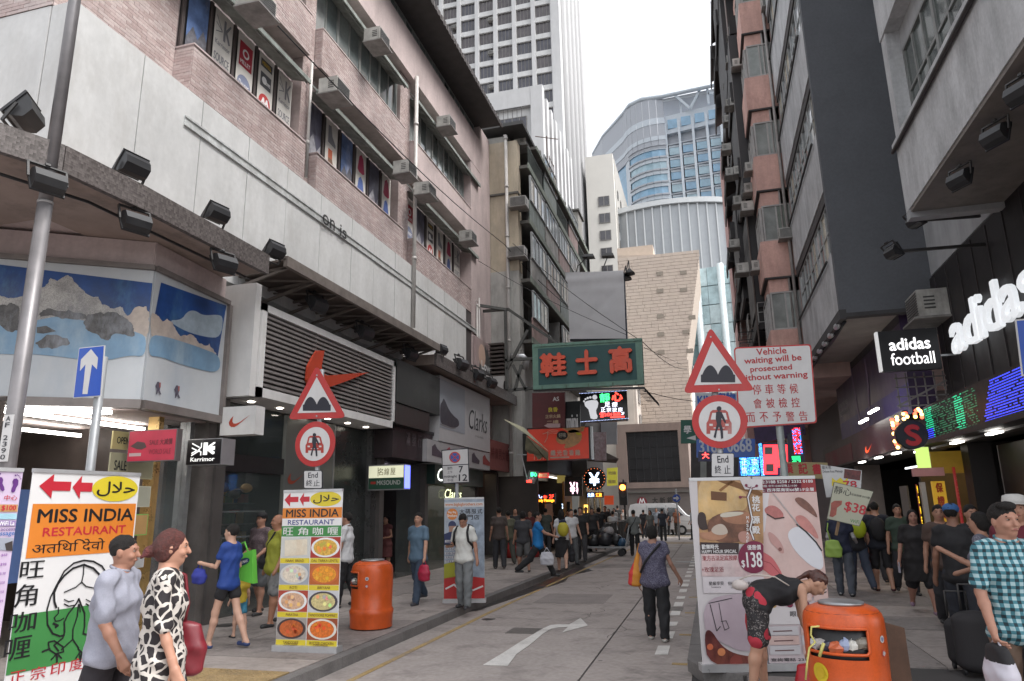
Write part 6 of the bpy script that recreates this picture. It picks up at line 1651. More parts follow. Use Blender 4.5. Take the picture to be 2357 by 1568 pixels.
A.build(t)
# the two big beauty banners on the right
TLr = at(1603,1103,z=2.2)
a = at(1618,1546,z=.13); b = at(1770,1538,z=.13)
t,A = banner('massage_banner','roll up massage banner with a wooden room photo and a dark red price disc',(1618,1546),(1768,1544),(1603,1103),group='banners on the right pavement')
zr_ = zq(2300,1716,1.8237)
def rp(pts,c_,L=1,**k): A.pp(pts,c_ if not isinstance(c_,tuple) else P_(c_),L,zr_)
A.soft = 1; A.rect(0,0,1,1,M((.50,.47,.48),.42,.05,3),0)
rp([(612,175),(1062,172),(1070,620),(630,630)],M((.36,.20,.09),.42,.35,4,dirt=(.55,.42,.28,.6)))
rp([(612,175),(740,172),(960,260),(960,400),(760,430),(670,460),(625,480)],M((.52,.34,.14),.42,.25,4,dirt=(.6,.5,.36,.6)),2)
rp([(700,172),(830,172),(1062,260),(1060,300),(960,262)],(.16,.07,.02),3); rp([(760,250),(860,172),(880,180),(775,262)],(.22,.10,.03),3)
rp([(706,258),(815,268),(815,325),(708,318)],(.12,.05,.02),4); rp([(612,400),(672,405),(675,490),(700,520),(620,530)],(.035,.02,.018),4)
rp([(670,440),(900,380),(1000,420),(1010,560),(880,620),(700,600)],M((.14,.06,.035),.42,.5,9),4)
rp([(620,540),(700,545),(740,500),(800,480),(830,560),(760,600),(640,590)],M((.34,.17,.10),.42,.2,8),5); rp([(765,430),(860,400),(960,395),(1000,450),(960,490),(820,480)],M((.30,.14,.08),.42,.2,8),5); rp([(762,415),(830,400),(930,400),(930,420),(780,445)],(.5,.46,.38),6)
rp([(700,530),(735,490),(790,480),(830,540),(800,560),(740,560)],(.45,.38,.32),6); rp([(890,540),(960,530),(1000,590),(960,620),(900,610)],(.38,.2,.16),6)
rp([(900,172),(1060,172),(1062,250),(940,245)],(.56,.53,.54),5)
A.pl([(985,235),(960,300),(975,380),(990,450),(975,520),(1000,590)],.028,P_((.05,.015,.02)),6,zr_); A.pl([(985,235),(960,300),(975,380),(990,450),(975,520),(1000,590)],.014,VW,7,zr_); A.pl([(900,295),(958,300)],.01,PLM,7,zr_); A.pl([(945,225),(985,240),(1020,225)],.01,PLM,7,zr_)
for q in ((948,218),(1020,222),(908,300)): A.pp([(q[0] + 11 * math.cos(k),q[1] + 11 * math.sin(k)) for k in range(7)],PLM,8,zr_)
for ch,y0 in (('桃',290),('花',345),('源',430),('殿',500)): A.pt(ch,(985,y0),(1045,y0 + 52),VW,8,zr_,bold=.03)
for i,ch in enumerate('MASSAGE'): A.pt(ch,(948,430 + i * 27),(966,450 + i * 27),VW,8,zr_,bold=.03)
rp([(632,610),(900,615),(895,690),(635,690)],(.03,.015,.015),6); A.pt('歡樂時光',(640,625),(760,658),VW,8,zr_,bold=.02); A.pt('HAPPY HOUR SPECIAL',(642,664),(884,684),VW,8,zr_,bold=.02)
rp([(640,690),(1060,700),(1062,850),(642,845)],M((.5,.38,.38),.42,.3,5,dirt=(.55,.5,.5,.7)),6); A.pt('東方古法足底按摩',(645,702),(888,735),P_((.25,.02,.03)),8,zr_,bold=.012); A.pt('+玫瑰足浴',(640,780),(795,815),P_((.2,.02,.03)),8,zr_,bold=.01)
D_ = [(1000 + 108 * math.cos(k * .26),712 + 112 * math.sin(k * .26)) for k in range(24)]
A.pp([(min(1066,x),y) for x,y in D_],PLM,9,zr_); A.pt('優惠價',(952,628),(1050,662),VW,10,zr_,bold=.015); A.pt('$',(912,732),(942,788),VW,10,zr_,bold=.02); A.pt('138',(944,678),(1062,782),VW,10,zr_,bold=.02)
rp([(648,848),(1070,848),(1080,960),(655,960)],(.52,.48,.50),6)
for i,(s_,e_) in enumerate((('星級享受','Luxury'),('招待男女賓','Ladies & Gents'),('身體按摩','Body'))): x_ = 690 + i * 132; A.pt(s_,(x_,880),(x_ + 105,905),INK,8,zr_,bold=.01); A.pt(e_,(x_ + 20,912),(x_ + 85,926),INK,8,zr_)
rp([(655,1010),(860,960),(1080,965),(1085,1300),(940,1380),(760,1290),(660,1240)],M((.38,.31,.35),.42,.1,3),6); rp([(655,1240),(700,1200),(780,1330),(900,1390),(1085,1400),(1088,1470),(690,1470)],M((.10,.02,.02),.42,.5,6,dirt=(.35,.12,.06,.6)),7)
A.pl([(700,1040),(745,1220),(770,1190)],.008,INK,8,zr_); A.pl([(760,1030),(780,1150),(800,1215),(830,1200),(810,1150),(775,1155)],.006,INK,8,zr_); A.pl([(690,1030),(850,995)],.008,INK,8,zr_)
for q,r_,c_ in (((700,1330),22,(.5,.12,.05)),((778,1365),28,(.55,.2,.08)),((880,1430),45,(.2,.04,.03))): A.pp([(q[0] + r_ * math.cos(k * .5),q[1] + r_ * math.sin(k * .5)) for k in range(12)],P_(c_),8,zr_)
A.build(t)
t,A = banner('beauty_banner','roll up beauty banner with a large close up face and closed eyes',(1772,1543),(1925,1541),(1757,1100),group='banners on the right pavement')
A.rect(0,0,1,1,M((.54,.46,.48),.42,.05,3),0)
rp([(1068,170),(1459,165),(1800,160),(1800,270),(1070,270)] if 0 else [(1068,172),(1330,168),(1332,262),(1072,268)],PLM,1)
A.rect(0,0,1,.085,M((.25,.02,.025),.42,.1),1)
A.text('電話:3188 5258 / 2332 0188',.03,.012,.96,.034,VW,2,bold=.02); A.text('營業時間: 中午12:00至晚上11:00',.03,.040,.7,.054,VW,2,bold=.01); A.text('地址: 西洋菜南街66號1/F全層',.03,.060,.96,.080,VW,2,bold=.02)
A.soft = 1; SKN = M((.56,.40,.37),.42,.12,3,dirt=(.62,.5,.48,.6)); SKD = M((.46,.26,.24),.42,.1,4)
A.rect(0,.085,1,.62,SKN,1)
A.poly([(0,.085),(.25,.085),(.12,.3),(0,.34)],M((.60,.56,.58),.42,.05),2)
A.poly([(0,.40),(.1,.42),(.22,.45),(.36,.56),(.24,.57),(.08,.52),(0,.50)],M((.50,.12,.13),.42,.08),3); A.line([(0,.455),(.16,.475),(.34,.555)],.006,P_((.25,.04,.05)),4)
A.poly([(.16,.30),(.24,.31),(.36,.36),(.40,.42),(.34,.425),(.27,.39),(.18,.36)],SKD,3); A.disc(.33,.40,.03,P_((.2,.08,.07)),4,10)
A.poly([(.14,.17),(.3,.15),(.45,.2),(.42,.235),(.28,.23),(.16,.205)],M((.40,.14,.13),.42,.2,20),3); A.line([(.18,.205),(.3,.232),(.44,.225)],.014,P_((.04,.02,.02)),4)
A.poly([(.46,.31),(.62,.27),(.8,.30),(.98,.40),(.98,.52),(.8,.50),(.6,.43),(.5,.37)],M((.62,.62,.66),.4,.04),3)
A.poly([(.62,.12),(.75,.11),(.92,.17),(.99,.24),(.85,.2),(.7,.16)],M((.18,.08,.06),.5,.3,20),3)
A.poly([(.6,.22),(.75,.21),(.9,.28),(.97,.36),(.8,.31),(.66,.27)],M((.48,.2,.18),.42,.2,10),4); A.line([(.63,.265),(.76,.305),(.9,.365),(.97,.41)],.016,INK,5); A.line([(.30,.085),(.66,.27)],.008,M((.35,.35,.36),.3,0),6)
A.rect(0,.62,1,.66,SKD,2)
for i in range(4): xx_ = .02 + i * .25; A.rect(xx_,.595,xx_ + .22,.68,SKN,5); A.line([(xx_ + .03,.63),(xx_ + .11,.645),(xx_ + .2,.632)],.01,INK,6); A.disc(xx_ + .12,.695,.05,[P_((.4,.26,.08)),PLM,PLM,PLM][i],7,12)
A.rect(0,.71,1,.80,M((.58,.55,.56),.42,.04),5); A.text('眼妝',.38,.73,.58,.76,INK,7,bold=.01)
for i in range(3): A.disc(.68 + .12 * i,.745,.035,P_((.04,.06,.1)),7,10)
for k in range(3):
 for j in range(2): A.rect(.02 + j * .5,.81 + k * .05,.48 + j * .5,.855 + k * .05,SKN if (k + j) % 2 else M((.5,.48,.5),.42,.05),6); A.line([(.1 + j * .5,.835 + k * .05),(.38 + j * .5,.833 + k * .05)],.012,P_((.12,.06,.06)),7)
A.text('8',.72,.82,.80,.86,RDV,8,bold=.03); A.text('查詢電話 2311',.02,.972,.6,.99,INK,8,bold=.02)
A.build(t)
# placards
def placard(label,q,y,th=.02,case=P_((.25,.25,.2)),z0px=None):
 t = thing('placard',label,'placard',tuple(at(*cen(q),y=y) - Vector((0,0,.5))))
 part('board',plate(q,y,case,th),case,t)
 A = Art(at(*q[0],y=y - .002),(1,0,0),(0,0,-1),1,1); return t,A
z8 = zq(3050,1500,3.136)
q = [z8(165,805),z8(655,878),z8(640,1180),z8(235,1195)]
t,A = placard('white placard with a dark photo and a large red 78 behind the 38 dollar board',q,9.9,case=P_((.5,.5,.5)))
A.pp([z8(450,858),z8(645,880),z8(632,995),z8(440,965)],M((.10,.02,.02),.4,.6,25),0); A.pt('龍天池',(z8(180,820)),(z8(290,860)),SK,0); A.pt('Deluxe Foot Massage',(z8(190,875)),(z8(430,905)),SK,0)
A.pp([z8(300,960),z8(350,1000),z8(400,960),z8(440,1000),z8(490,960),z8(480,1060),z8(300,1060)],YLW,0); A.pt('78',z8(430,1000),z8(600,1080),RDV,1,bold=.03); A.build(t,'lettering')
q = [z8(325,1010),z8(795,1125),z8(625,1540),z8(240,1450)]
t,A = placard('tilted cream placard offering 38 dollars with a red footprint',q,9.6,case=P_((.12,.12,.1)))
c = cen(q); A.pp([(c[0] + (a - c[0]) * .975,c[1] + (b - c[1]) * .97) for a,b in q],M((.40,.40,.31),.45,.06),0)
def rtxt(s_,cx_,cy_,w_,h_,mt,ang=14,L=1,**k):
 V,Fc = glyphs(s_,k.get('bold',0)); ca,sa = math.cos(R_(ang)),math.sin(R_(ang)); base = len(A.mb.v); mi = A.mi(mt)
 for v in V:
  dx,dy = (float(v[0]) - .5) * w_,(.5 - float(v[1])) * h_
  A.mb.v.append(tuple(A.P(*A.fr(z8(cx_ + dx * ca - dy * sa,cy_ + dx * sa + dy * ca)),L)))
 for f in Fc: A.mb.f.append(tuple(base + i for i in f)); A.mb.m.append(mi)
rtxt('靜心',430,1120,210,90,INK,12); rtxt('$38',575,1330,250,130,RDV,14); rtxt('$38',579,1332,250,130,RDV,14,1.2); rtxt('$38',571,1328,250,130,RDV,14,1.4); rtxt('足部按摩 50分鐘',640,1180,220,26,INK,12)
A.pp([z8(*p_) for p_ in [(290,1260),(330,1235),(420,1235),(415,1280),(360,1320),(350,1400),(310,1430),(270,1420),(285,1340)]],M((.30,.08,.06),.5,.3,20),1)
rtxt('WiFi',570,1480,110,40,GRN,12); A.build(t,'lettering')
part('stick',MB().bar(tuple(at(*z8(380,1480),y=9.63)),tuple(at(*z8(350,1640),y=9.7)),.025),M((.3,.2,.12),.6,.1),t)
# ================================================================ ORANGE LITTER BINS
OR_ = M((.56,.085,.012),.36,.12,5,fine=.06,dirt=(.30,.045,.012,.75),spec=.5,streak=.2,bump=.05); ORD = M((.12,.04,.02),.5,.3,5)
def bin_(label,x,y,s=1.0,face=-105,rzo=0):
 t = thing('litter_bin',label,'litter bin',(x,y,.13),'orange litter bins')
 prof = [(.300,.02),(.305,.16),(.312,.20),(.318,.24),(.305,.27),(.292,.29),(.296,.50),(.298,.56),(.300,.60),(.300,.78),(.297,.82),(.285,.865),(.255,.90),(.20,.922),(.12,.93)]
 N = 48; m = MB(); k0 = len(m.v)
 for r,z in prof: m.v += [(r * math.cos(2 * math.pi * i / N),r * math.sin(2 * math.pi * i / N),z) for i in range(N)]
 for a in range(len(prof) - 1):
  for i in range(N):
   ang = (i + .5) * 360 / N; d = (ang - face + 180) % 360 - 180
   if abs(d) < 47 and .56 <= prof[a][1] and prof[a + 1][1] <= .79: continue
   j = (i + 1) % N; m.sm.add(len(m.f)); m.f.append((a * N + i,a * N + j,(a + 1) * N + j,(a + 1) * N + i)); m.m.append(0)
 part('body',m,OR_,t,local=True)
 part('top_plate',MB().lathe([(.17,.926),(.17,.945),(.15,.95),(.02,.951)],(0,0,0),24),METAL,t,local=True)
 part('liner',MB().lathe([(.27,.3),(.275,.88),(.1,.89)],(0,0,0),24),BLK,t,local=True)
 part('base',MB().lathe([(.27,0),(.285,.03)],(0,0,0),24),ORD,t,local=True)
 fa = R_(face)
 lip = MB(); pth = []
 for dz,da in [(.60,-46),(.60,46),(.78,46),(.78,-46)]: pth.append((da,dz))
 def P3(da,z,r=.303): return (r * math.cos(fa + R_(da)),r * math.sin(fa + R_(da)),z)
 loop = [P3(d,.598) for d in range(-46,47,8)] + [P3(46,z) for z in (.62,.7,.76)] + [P3(d,.782) for d in range(46,-47,-8)] + [P3(-46,z) for z in (.76,.7,.62)] + [P3(-46,.598)]
 part('opening_rim',MB().tube(loop,.012,6),OR_,t,local=True)
 rnd = random.Random(int(x * 10) + 3)
 for i,c_ in enumerate(((.5,.5,.5),(.45,.42,.4),(.05,.05,.08),(.5,.12,.05),(.3,.35,.5),(.55,.54,.5),(.2,.18,.15))):
  d = -38 + i * 12.5; bx_ = MB().blob((0,0,0),rnd.uniform(.04,.065),rnd.uniform(.04,.06),rnd.uniform(.03,.055),7,4)
  for k in range(len(bx_.v)): v = bx_.v[k]; f_ = rnd.uniform(.75,1.25); bx_.v[k] = tuple(q * f_ for q in v)
  bx_.sm = set()
  o = part('rubbish',bx_,P_(c_,.4),t,local=True); o.location = P3(d,.635 + rnd.uniform(0,.05),.265)
 def sticker(da,z,r,c_,c2):
  n_ = MB(); n_.v = []; ring = [(r * math.cos(k * .3927),r * math.sin(k * .3927)) for k in range(16)]
  n_.poly([P3(da + math.degrees(a_ / .3),z + b_,.3045 if z > .5 else .3005) for a_,b_ in ring],0)
  n_.poly([P3(da + math.degrees(a_ * .6 / .3),z + b_ * .6,.3065 if z > .5 else .3025) for a_,b_ in ring],1)
  part('sticker',n_,[P_(c_),P_(c2)],t,local=True)
 sticker(-28,.45,.07,(.65,.48,.02),(.62,.42,.02)); sticker(72,.70,.026,(.5,.5,.5),(.2,.2,.3)); sticker(72,.60,.026,(.5,.08,.06),(.45,.4,.4))
 t.scale = (s,s,s)
 return t
p = at(836,1452,z=.13)
bin_('orange litter bin on the left kerb beside the narrow food banner',p.x,p.y + .25,1.04,-150)
yb2 = 6.45
p = at(1955,1480,y=yb2 - .2)
B2 = bin_('orange litter bin at lower right with rubbish spilling from its mouth',p.x,yb2,1.0,-112)
zr5 = zq(3000,1716,1.8237)
t = thing('parcel_strap','yellow plastic strap hanging out of the right litter bin','strap',(p.x - .3,yb2 - .3,.5))
part('ribbon',MB().tube([tuple(at(*zr5(*q_),y=yb2 - .32)) for q_ in ((180,1190),(125,1195),(120,1250),(150,1300),(110,1340),(95,1440),(85,1560))],.008,5).tube([tuple(at(*zr5(*q_),y=yb2 - .33)) for q_ in ((210,1305),(195,1350),(180,1400))],.012,4),P_((.55,.5,.15)),t)
wb = thing('wooden_board','worn brown wooden board leaning behind the right litter bin','board',(at(2075,1500,y=7.1).x,7.1,.13))
q = [(2035,1433),(2082,1446),(2112,1600),(2050,1620)]
part('panel',plate([(a_,b_) for a_,b_ in q[:2]] + [(2110,1640),(2050,1640)],7.0,0,.03),M((.10,.055,.035),.55,.3,4,dirt=(.2,.1,.05,.4)),wb)
# ================================================================ HANGING SIGNS ALONG THE STREET
GF = M((.13,.24,.19),.6,.2,4,dirt=(.05,.08,.06,.5)); GD = M((.025,.085,.085),.6,.15,3,dirt=(.015,.045,.05,.5))
yg = 22.0
q = [(1225,793),(1477,778),(1482,884),(1227,897)]
t = thing('green_shoe_sign','big green sign with three raised red characters hanging across the street','hanging sign',tuple(at(*cen(q),y=yg)))
part('frame',plate(q,yg,GF,.28),GF,t)
A = Art(at(*q[0],y=yg - .002),(1,0,0),(0,0,-1),1,1); A.pp([(1238,803),(1462,790),(1467,874),(1240,887)],GD,0); A.build(t,'face')
m = MB()
for f_ in (.08,.3,.5,.72,.93):
 for (a0_,a1_,b0_,b1_) in ((1227,794,1476,779),(1228,890,1481,878)):
  p_ = at(a0_ + (b0_ - a0_) * f_,a1_ + (b1_ - a1_) * f_,y=yg); m.box(p_.x - .02,p_.x + .02,yg - .03,yg + .01,p_.z - .1,p_.z + .01)
part('clip',m,M((.10,.16,.12),.6,.2),t); part('edge_rail',MB().bar(tuple(at(1228,798,y=yg - .02)),tuple(at(1476,783,y=yg - .02)),.03),GF,t)
for ch,a_,b_ in (('鞋',(1243,816),(1306,866)),('士',(1325,808),(1378,861)),('高',(1400,800),(1458,858))):
 A = Art(at(*q[0],y=yg - .03),(1,0,0),(0,0,-1),1,1); A.pt(ch,a_,b_,M((.68,.08,.03),.45,.1,5),0,bold=.045,depth=.09); A.build(t,'character')
part('under_beam',MB().bar(tuple(at(1228,899,y=yg + .1)),tuple(at(1484,893,y=yg + .1)),.07),DARKM,t)
sp = thing('sign_spikes','row of small hooks strung below the corner of the green sign','wire',tuple(at(1500,920,y=23)))
m = MB()
for k in range(11): a_ = at(1483 + k * 2.9,893 + k * 3.2,y=23); b_ = at(1460 + k * 2.9,893 + k * 3.2,y=23); m.bar(tuple(a_),tuple(b_),.015); m.bar(tuple(a_),tuple(a_ + Vector((.06,0,-.12))),.05)
part('hooks',m,DARKM,sp)
# foot massage led sign
t,A = board('led_foot_sign','black led sign with a grey footprint and green, white and red characters','sign',(1337,904),(1445,968),23.6,.2,M((.1,.1,.11),.4,.1))
ql = [(1334,904),(1442,897),(1446,965),(1337,973)]
A = Art(at(*ql[0],y=23.56),(1,0,0),(0,0,-1),1,1); z2b = zq(1900,1300,3.136)
A.pp(ql,M((.01,.008,.01),.3,0),0); FG = E_((.42,.42,.44),.45)
A.pp([z2b(*p_) for p_ in [(970,700),(1000,680),(1060,668),(1120,672),(1137,700),(1130,750),(1110,790),(1115,830),(1130,860),(1120,890),(1080,897),(1045,885),(1035,840),(1020,780),(980,740)]],FG,1)
for cx_,cy_,r_ in ((1095,635,30),(1042,637,15),(1011,645,14),(985,658,12),(968,683,12)): A.pp([z2b(cx_ + r_ * math.cos(k * .6),cy_ + r_ * math.sin(k * .6)) for k in range(10)],FG,1)
A.pt('靜',z2b(1150,592),z2b(1278,690),E_((.05,.9,.2),1.2),1,bold=.02); A.pt('心',z2b(1290,575),z2b(1428,680),E_((1,.06,.04),1.3),1,bold=.05)
for i,ch in enumerate('足療'): A.pt(ch,z2b(1208 + i * 88,692),z2b(1278 + i * 88,748),E_((.75,.75,.9),.9),1,bold=.02)
for i,ch in enumerate('正宗按摩'): A.pt(ch,z2b(1165 + i * 68,758),z2b(1222 + i * 68,808),E_((.75,.75,.9),.9),1,bold=.02)
A.pt('☎2434 8686',z2b(1150,815),z2b(1402,862),E_((1,.05,.04),1.3),1,bold=.04); A.pt('2F',z2b(1408,812),z2b(1446,842),E_((.8,.8,.9),.9),1,bold=.02); A.pl([z2b(1285,872),z2b(1440,866)],.05,E_((1,.05,.04),1.3),1)
for i in range(34):
 for a_,b_ in ((ql[0],ql[1]),(ql[3],ql[2])): x_,y_ = a_[0] + (b_[0] - a_[0]) * i / 33,a_[1] + (b_[1] - a_[1]) * i / 33 + (2 if a_ is ql[0] else -2); A.pp([(x_,y_ - .5),(x_ + 1,y_ - .5),(x_ + 1,y_ + .5),(x_,y_ + .5)],E_((.5,.6,1),1.5),1)
A.build(t,'led_face')
# grey tarpaulin over a sign, lamps above
yt = 30
t = thing('covered_sign','tall sign covered by a creased grey tarpaulin over the street','hanging sign',tuple(at(1370,780,y=yt)))
m = MB(); nx_,nz_ = 22,26; rnd = random.Random(3)
for j in range(nz_ + 1):
 for i in range(nx_ + 1):
  fx,fz = i / nx_,j / nz_
  x_ = 1305 + 130 * fx - (4 if fz < .15 and fx < .1 else 0) + 6 * fz; y_ = 627 + 153 * fz - 5 * fx * (1 - fz)
  p_ = at(x_,y_,y=yt)
  dy_ = .03 * math.sin(fx * 3 + fz * 2) + .006 * math.sin(fx * 5 - fz * 19) + .035 * math.sin(fz * 36 + fx * 2) * (1 - fz) ** 5 + .006 * math.sin(fx * 24 + fz * 9) + .03 * max(0,1 - abs((1 - fz) * 1.2 - fx) * 9)
  m.v.append((p_.x,yt + dy_,p_.z))
for j in range(nz_):
 for i in range(nx_): a_ = j * (nx_ + 1) + i; m.sm.add(len(m.f)); m.f.append((a_,a_ + nx_ + 1,a_ + nx_ + 2,a_ + 1)); m.m.append(0)
part('tarpaulin',m,M((.60,.59,.60),.8,.05,2),t)
part('frame',plate([(1310,632),(1437,628),(1444,782),(1312,784)],yt + .12,0,.25),M((.03,.035,.06),.5,.2),t)
for k,(a_,b_,c_) in enumerate((((1355,590),(1330,612),30.5),((1400,588),(1388,618),30.5),((1449,628),(1447,600),30.2),((1442,640),(1440,612),30.4))):
 o = thing('sign_lamp',['first','second','third','fourth'][k] + ' lamp arm from the left above the tarpaulin covered sign','lamp',tuple(at(*a_,y=c_)),'lamps over the covered sign')
 p_,q_ = at(*a_,y=c_),at(*b_,y=c_)
 if k < 2: part('head',MB().hexa([(p_.x - .28,c_ - .2,p_.z - .06),(p_.x + .28,c_ - .2,p_.z - .1),(p_.x + .28,c_ + .2,p_.z - .1),(p_.x - .28,c_ + .2,p_.z - .06),(p_.x - .2,c_ - .12,p_.z + .08),(p_.x + .22,c_ - .12,p_.z + .06),(p_.x + .22,c_ + .12,p_.z + .06),(p_.x - .2,c_ + .12,p_.z + .08)]),DARKM,o)
 else: part('head',MB().lathe([(.24,-.08),(.22,.0),(.1,.12),(.05,.2)],tuple(p_),14),DARKM,o)
 part('arm',MB().bar(tuple(p_),tuple(q_),.04).bar(tuple(q_),tuple(at(q_.x * 0 + b_[0] - 6,b_[1] + 26,y=c_)),.04),DARKM,o)
# red chicken shop sign
yc = 26.2
t = thing('fried_chicken_sign','red shop sign with a fried chicken picture and cream lettering','hanging sign',tuple(at(1284,1060,y=yc)))
q = [(1213,986),(1356,981),(1358,1057),(1212,1064)]
part('box',plate(q,yc,0,.3),M((.06,.04,.04),.5,.2),t); A = Art(at(*q[0],y=yc - .002),(1,0,0),(0,0,-1),1,1)
A.pp([(1215,989),(1354,984),(1356,1055),(1213,1062)],M((.46,.045,.025),.42,.08,3,emit=.12),0)
A.soft = 1; CK = M((.55,.30,.13),.5,.4,9,dirt=(.65,.45,.25,.6))
for pts in ([(760,1060),(820,1010),(900,1030),(950,1070),(930,1160),(860,1210),(780,1240),(720,1240),(760,1180),(690,1200),(630,1150),(640,1090)],[(700,1000),(980,980),(960,1040),(800,1060)]): A.pp([z2b(*p_) for p_ in pts],CK,1)
A.pp([z2b(640 + 70 + 68 * math.cos(k * .5),1085 + 55 * math.sin(k * .5)) for k in range(12)],P_((.03,.02,.02)),2); A.pt('好味',z2b(665,1060),z2b(755,1110),P_((.5,.48,.4)),3,bold=.02); A.pp([z2b(*p_) for p_ in [(865,1045),(930,1060),(942,1080),(900,1090),(875,1075)]],P_((.6,.5,.03)),3)
A.pt('Y1973',z2b(360,1285),z2b(545,1375),P_((.55,.45,.36)),2,bold=.01,shear=.15)
for i,ch in enumerate('繼光香香雞'): A.pt(ch,z2b(568 + i * 73,1262 - i * 1),z2b(632 + i * 73,1328 - i),P_((.55,.48,.40)),2,bold=.03)
A.pl([z2b(570,1352),z2b(785,1345)],.06,P_((.5,.4,.33)),2); A.pl([z2b(480,1070),z2b(540,1050),z2b(530,1120),z2b(500,1170)],.03,P_((.6,.4,.33)),1)
for k in range(3): A.pl([z2b(530,1040 + k * 18),z2b(590,1022 + k * 18),z2b(660,1030 + k * 18)],.018,P_((.6,.38,.3)),1)
A.build(t)
part('side',MB().box(at(1358,980,y=yc).x + .003,at(1358,980,y=yc).x + .06,yc,yc + .3,at(1358,1057,y=yc).z,at(1358,981,y=yc).z),STEEL,t)
def misc(name,label,q,y,mt,cat='sign',txt=None,tc=None,bold=.03,th=.15,rows_=None,pl_=None):
 t = thing(name,label,cat,tuple(at(*cen(q),y=y)))
 part('panel',plate(q,y,0,th),mt,t)
 if txt:
  A = Art(at(*q[0],y=y - .003),(1,0,0),(0,0,-1),1,1)
  for it in txt: A.pt(it[0],it[1],it[2],it[3],1 if len(it) < 5 else it[4],bold=bold)
  A.build(t,'lettering')
 return t
R4 = lambda x0,y0,x1,y1,s=0: [(x0,y0),(x1,y0 - s),(x1,y1 - s),(x0,y1)]
CRM = P_((.45,.32,.2)); DR = M((.10,.018,.02),.5,.2,3)
misc('dark_red_sign','dark red upright sign with small cream characters under the green sign',R4(1225,905,1300,985,2),24.6,DR,txt=[('AS',(1272,914),(1287,923),VW),('良香',(1262,938),(1284,948),YLW),('正宗火鍋',(1255,955),(1290,962),CRM),('二樓',(1258,968),(1286,976),CRM)])
misc('dark_shop_sign','black sign with thin white vertical letters beside the dark red sign',R4(1300,925,1335,985,2),25.0,BLK,txt=[('mini',(1303,955),(1331,984),VW)])
misc('white_arrow_sign','small pale arrow sign above the fried chicken sign',[(1252,980),(1262,975),(1289,975),(1289,984),(1262,985)],24.4,P_((.45,.3,.3)))
aw = thing('torn_awning','torn pale yellow cloth awning leaning out over the left pavement','awning',tuple(at(1220,1010,y=24)))
w0_,w1_,w2_,w3_ = at(1160,966,y=22.6),at(1213,1000,y=24.2),at(1263,1040,y=25.2),at(1205,985,y=25.5)
part('cloth',MB().prism([tuple(w0_),tuple(w1_ + Vector((0,0,-.02))),tuple(w2_),tuple(w3_)],(0,0,.02)),M((.50,.49,.34),.8,.1,4),aw)
m = MB(); k0 = [at(1211,1003,y=24.1),at(1262,1042,y=25.1),at(1262,1062,y=25.1),at(1250,1052,y=25.1),at(1240,1058,y=25),at(1228,1045,y=24.8),at(1218,1045,y=24.6),at(1208,1035,y=24.3)]
part('valance',MB().prism([tuple(p_) for p_ in k0],(0,.02,0)),M((.26,.24,.16),.85,.25,5),aw); part('rail',MB().bar(tuple(at(1190,1046,y=24.3)),tuple(at(1212,1047,y=24.3)),.03).bar(tuple(at(1200,1046,y=24.3)),tuple(at(1215,1110,y=24.3)),.03),STEEL,aw)
misc('foot_massage_sign','long led sign reading foot body massage in orange',R4(1217,1136,1278,1160,1),27,BLK,txt=[('Foot Body Massage',(1220,1149),(1276,1157),E_((1,.3,.02),1.6)),('⇐ 2F',(1250,1139),(1275,1147),E_((1,.04,.02),1.6)),('∿∿',(1221,1139),(1248,1147),E_((.5,.6,1),1.0))])
misc('tilted_led_sign','small tilted led sign with green characters',[(1218,1083),(1240,1086),(1228,1114),(1208,1108)],24.5,M((.16,.17,.17),.4,.1),txt=[('靜心',(1221,1087),(1236,1097),E_((.05,.9,.3),1.4)),('足療',(1217,1099),(1229,1105),VW),('■',(1212,1105),(1224,1111),E_((1,.05,.03),1.3))])
misc('red_shop_lightbox','bright red sign box behind the tilted led sign',R4(1226,1063,1262,1100),28.5,M((.38,.015,.02),.4,.1,emit=.5),txt=[('韓國',(1240,1090),(1260,1098),VW)])
t = thing('round_yen_sign','round black sign with a glowing white yen symbol','sign',tuple(at(1368,1128,y=33)))
p_ = at(1368,1102,y=33); r_ = 26 * (at(1369,1102,y=33).x - p_.x)
part('disc',MB().tube([(p_.x,33.15,p_.z),(p_.x,33,p_.z)],r_,32),BLK,t); A = Art(at(1342,1076,y=32.99),(1,0,0),(0,0,-1),1,1); A.pt('¥',(1355,1088),(1381,1118),E_((.6,.75,1),1.4),1,bold=.03)
for k in range(20): a_ = k * .314; A.pp([(1368 + 23.5 * math.cos(a_) + .8 * math.cos(j * 1.57),1102 + 23.5 * math.sin(a_) + .8 * math.sin(j * 1.57)) for j in range(4)],E_((1,.25,.1),1.5),1)
A.build(t,'yen_symbol')
misc('yen_led_sign','dark box sign with a pink yen and dollar symbol',R4(1300,1098,1340,1142),30,BLK,txt=[('¥',(1311,1110),(1325,1137),E_((.9,.55,.7),1.3)),('$',(1326,1110),(1331,1137),E_((.9,.55,.7),1.3))])
misc('small_yen_sign','small black sign with a white yen symbol above the crowd',R4(1286,1155,1312,1192),31,BLK,txt=[('¥',(1293,1160),(1304,1174),E_((.6,.8,1),1.4))])
misc('exchange_led_strip','narrow led strip reading exchange in blue and orange characters',R4(1349,1133,1389,1146),32.8,BLK,txt=[('兑换',(1352,1135),(1368,1144),E_((.4,.55,1),1.4)),('汇款',(1371,1135),(1386,1144),E_((1,.3,.03),1.5))])
misc('yellow_sign','yellow hanging sign beyond the round yen sign',R4(1397,1078,1421,1119,2),34,M((.45,.42,.05),.5,.1,emit=.2),txt=[('找換',(1400,1085),(1418,1093),CRM),('匯款',(1400,1105),(1418,1113),CRM)])
misc('dim_yellow_sign','dim yellow sign panel between the red lightbox and yen sign',R4(1282,1080,1300,1112),31.5,M((.28,.22,.06),.5,.1,emit=.2))
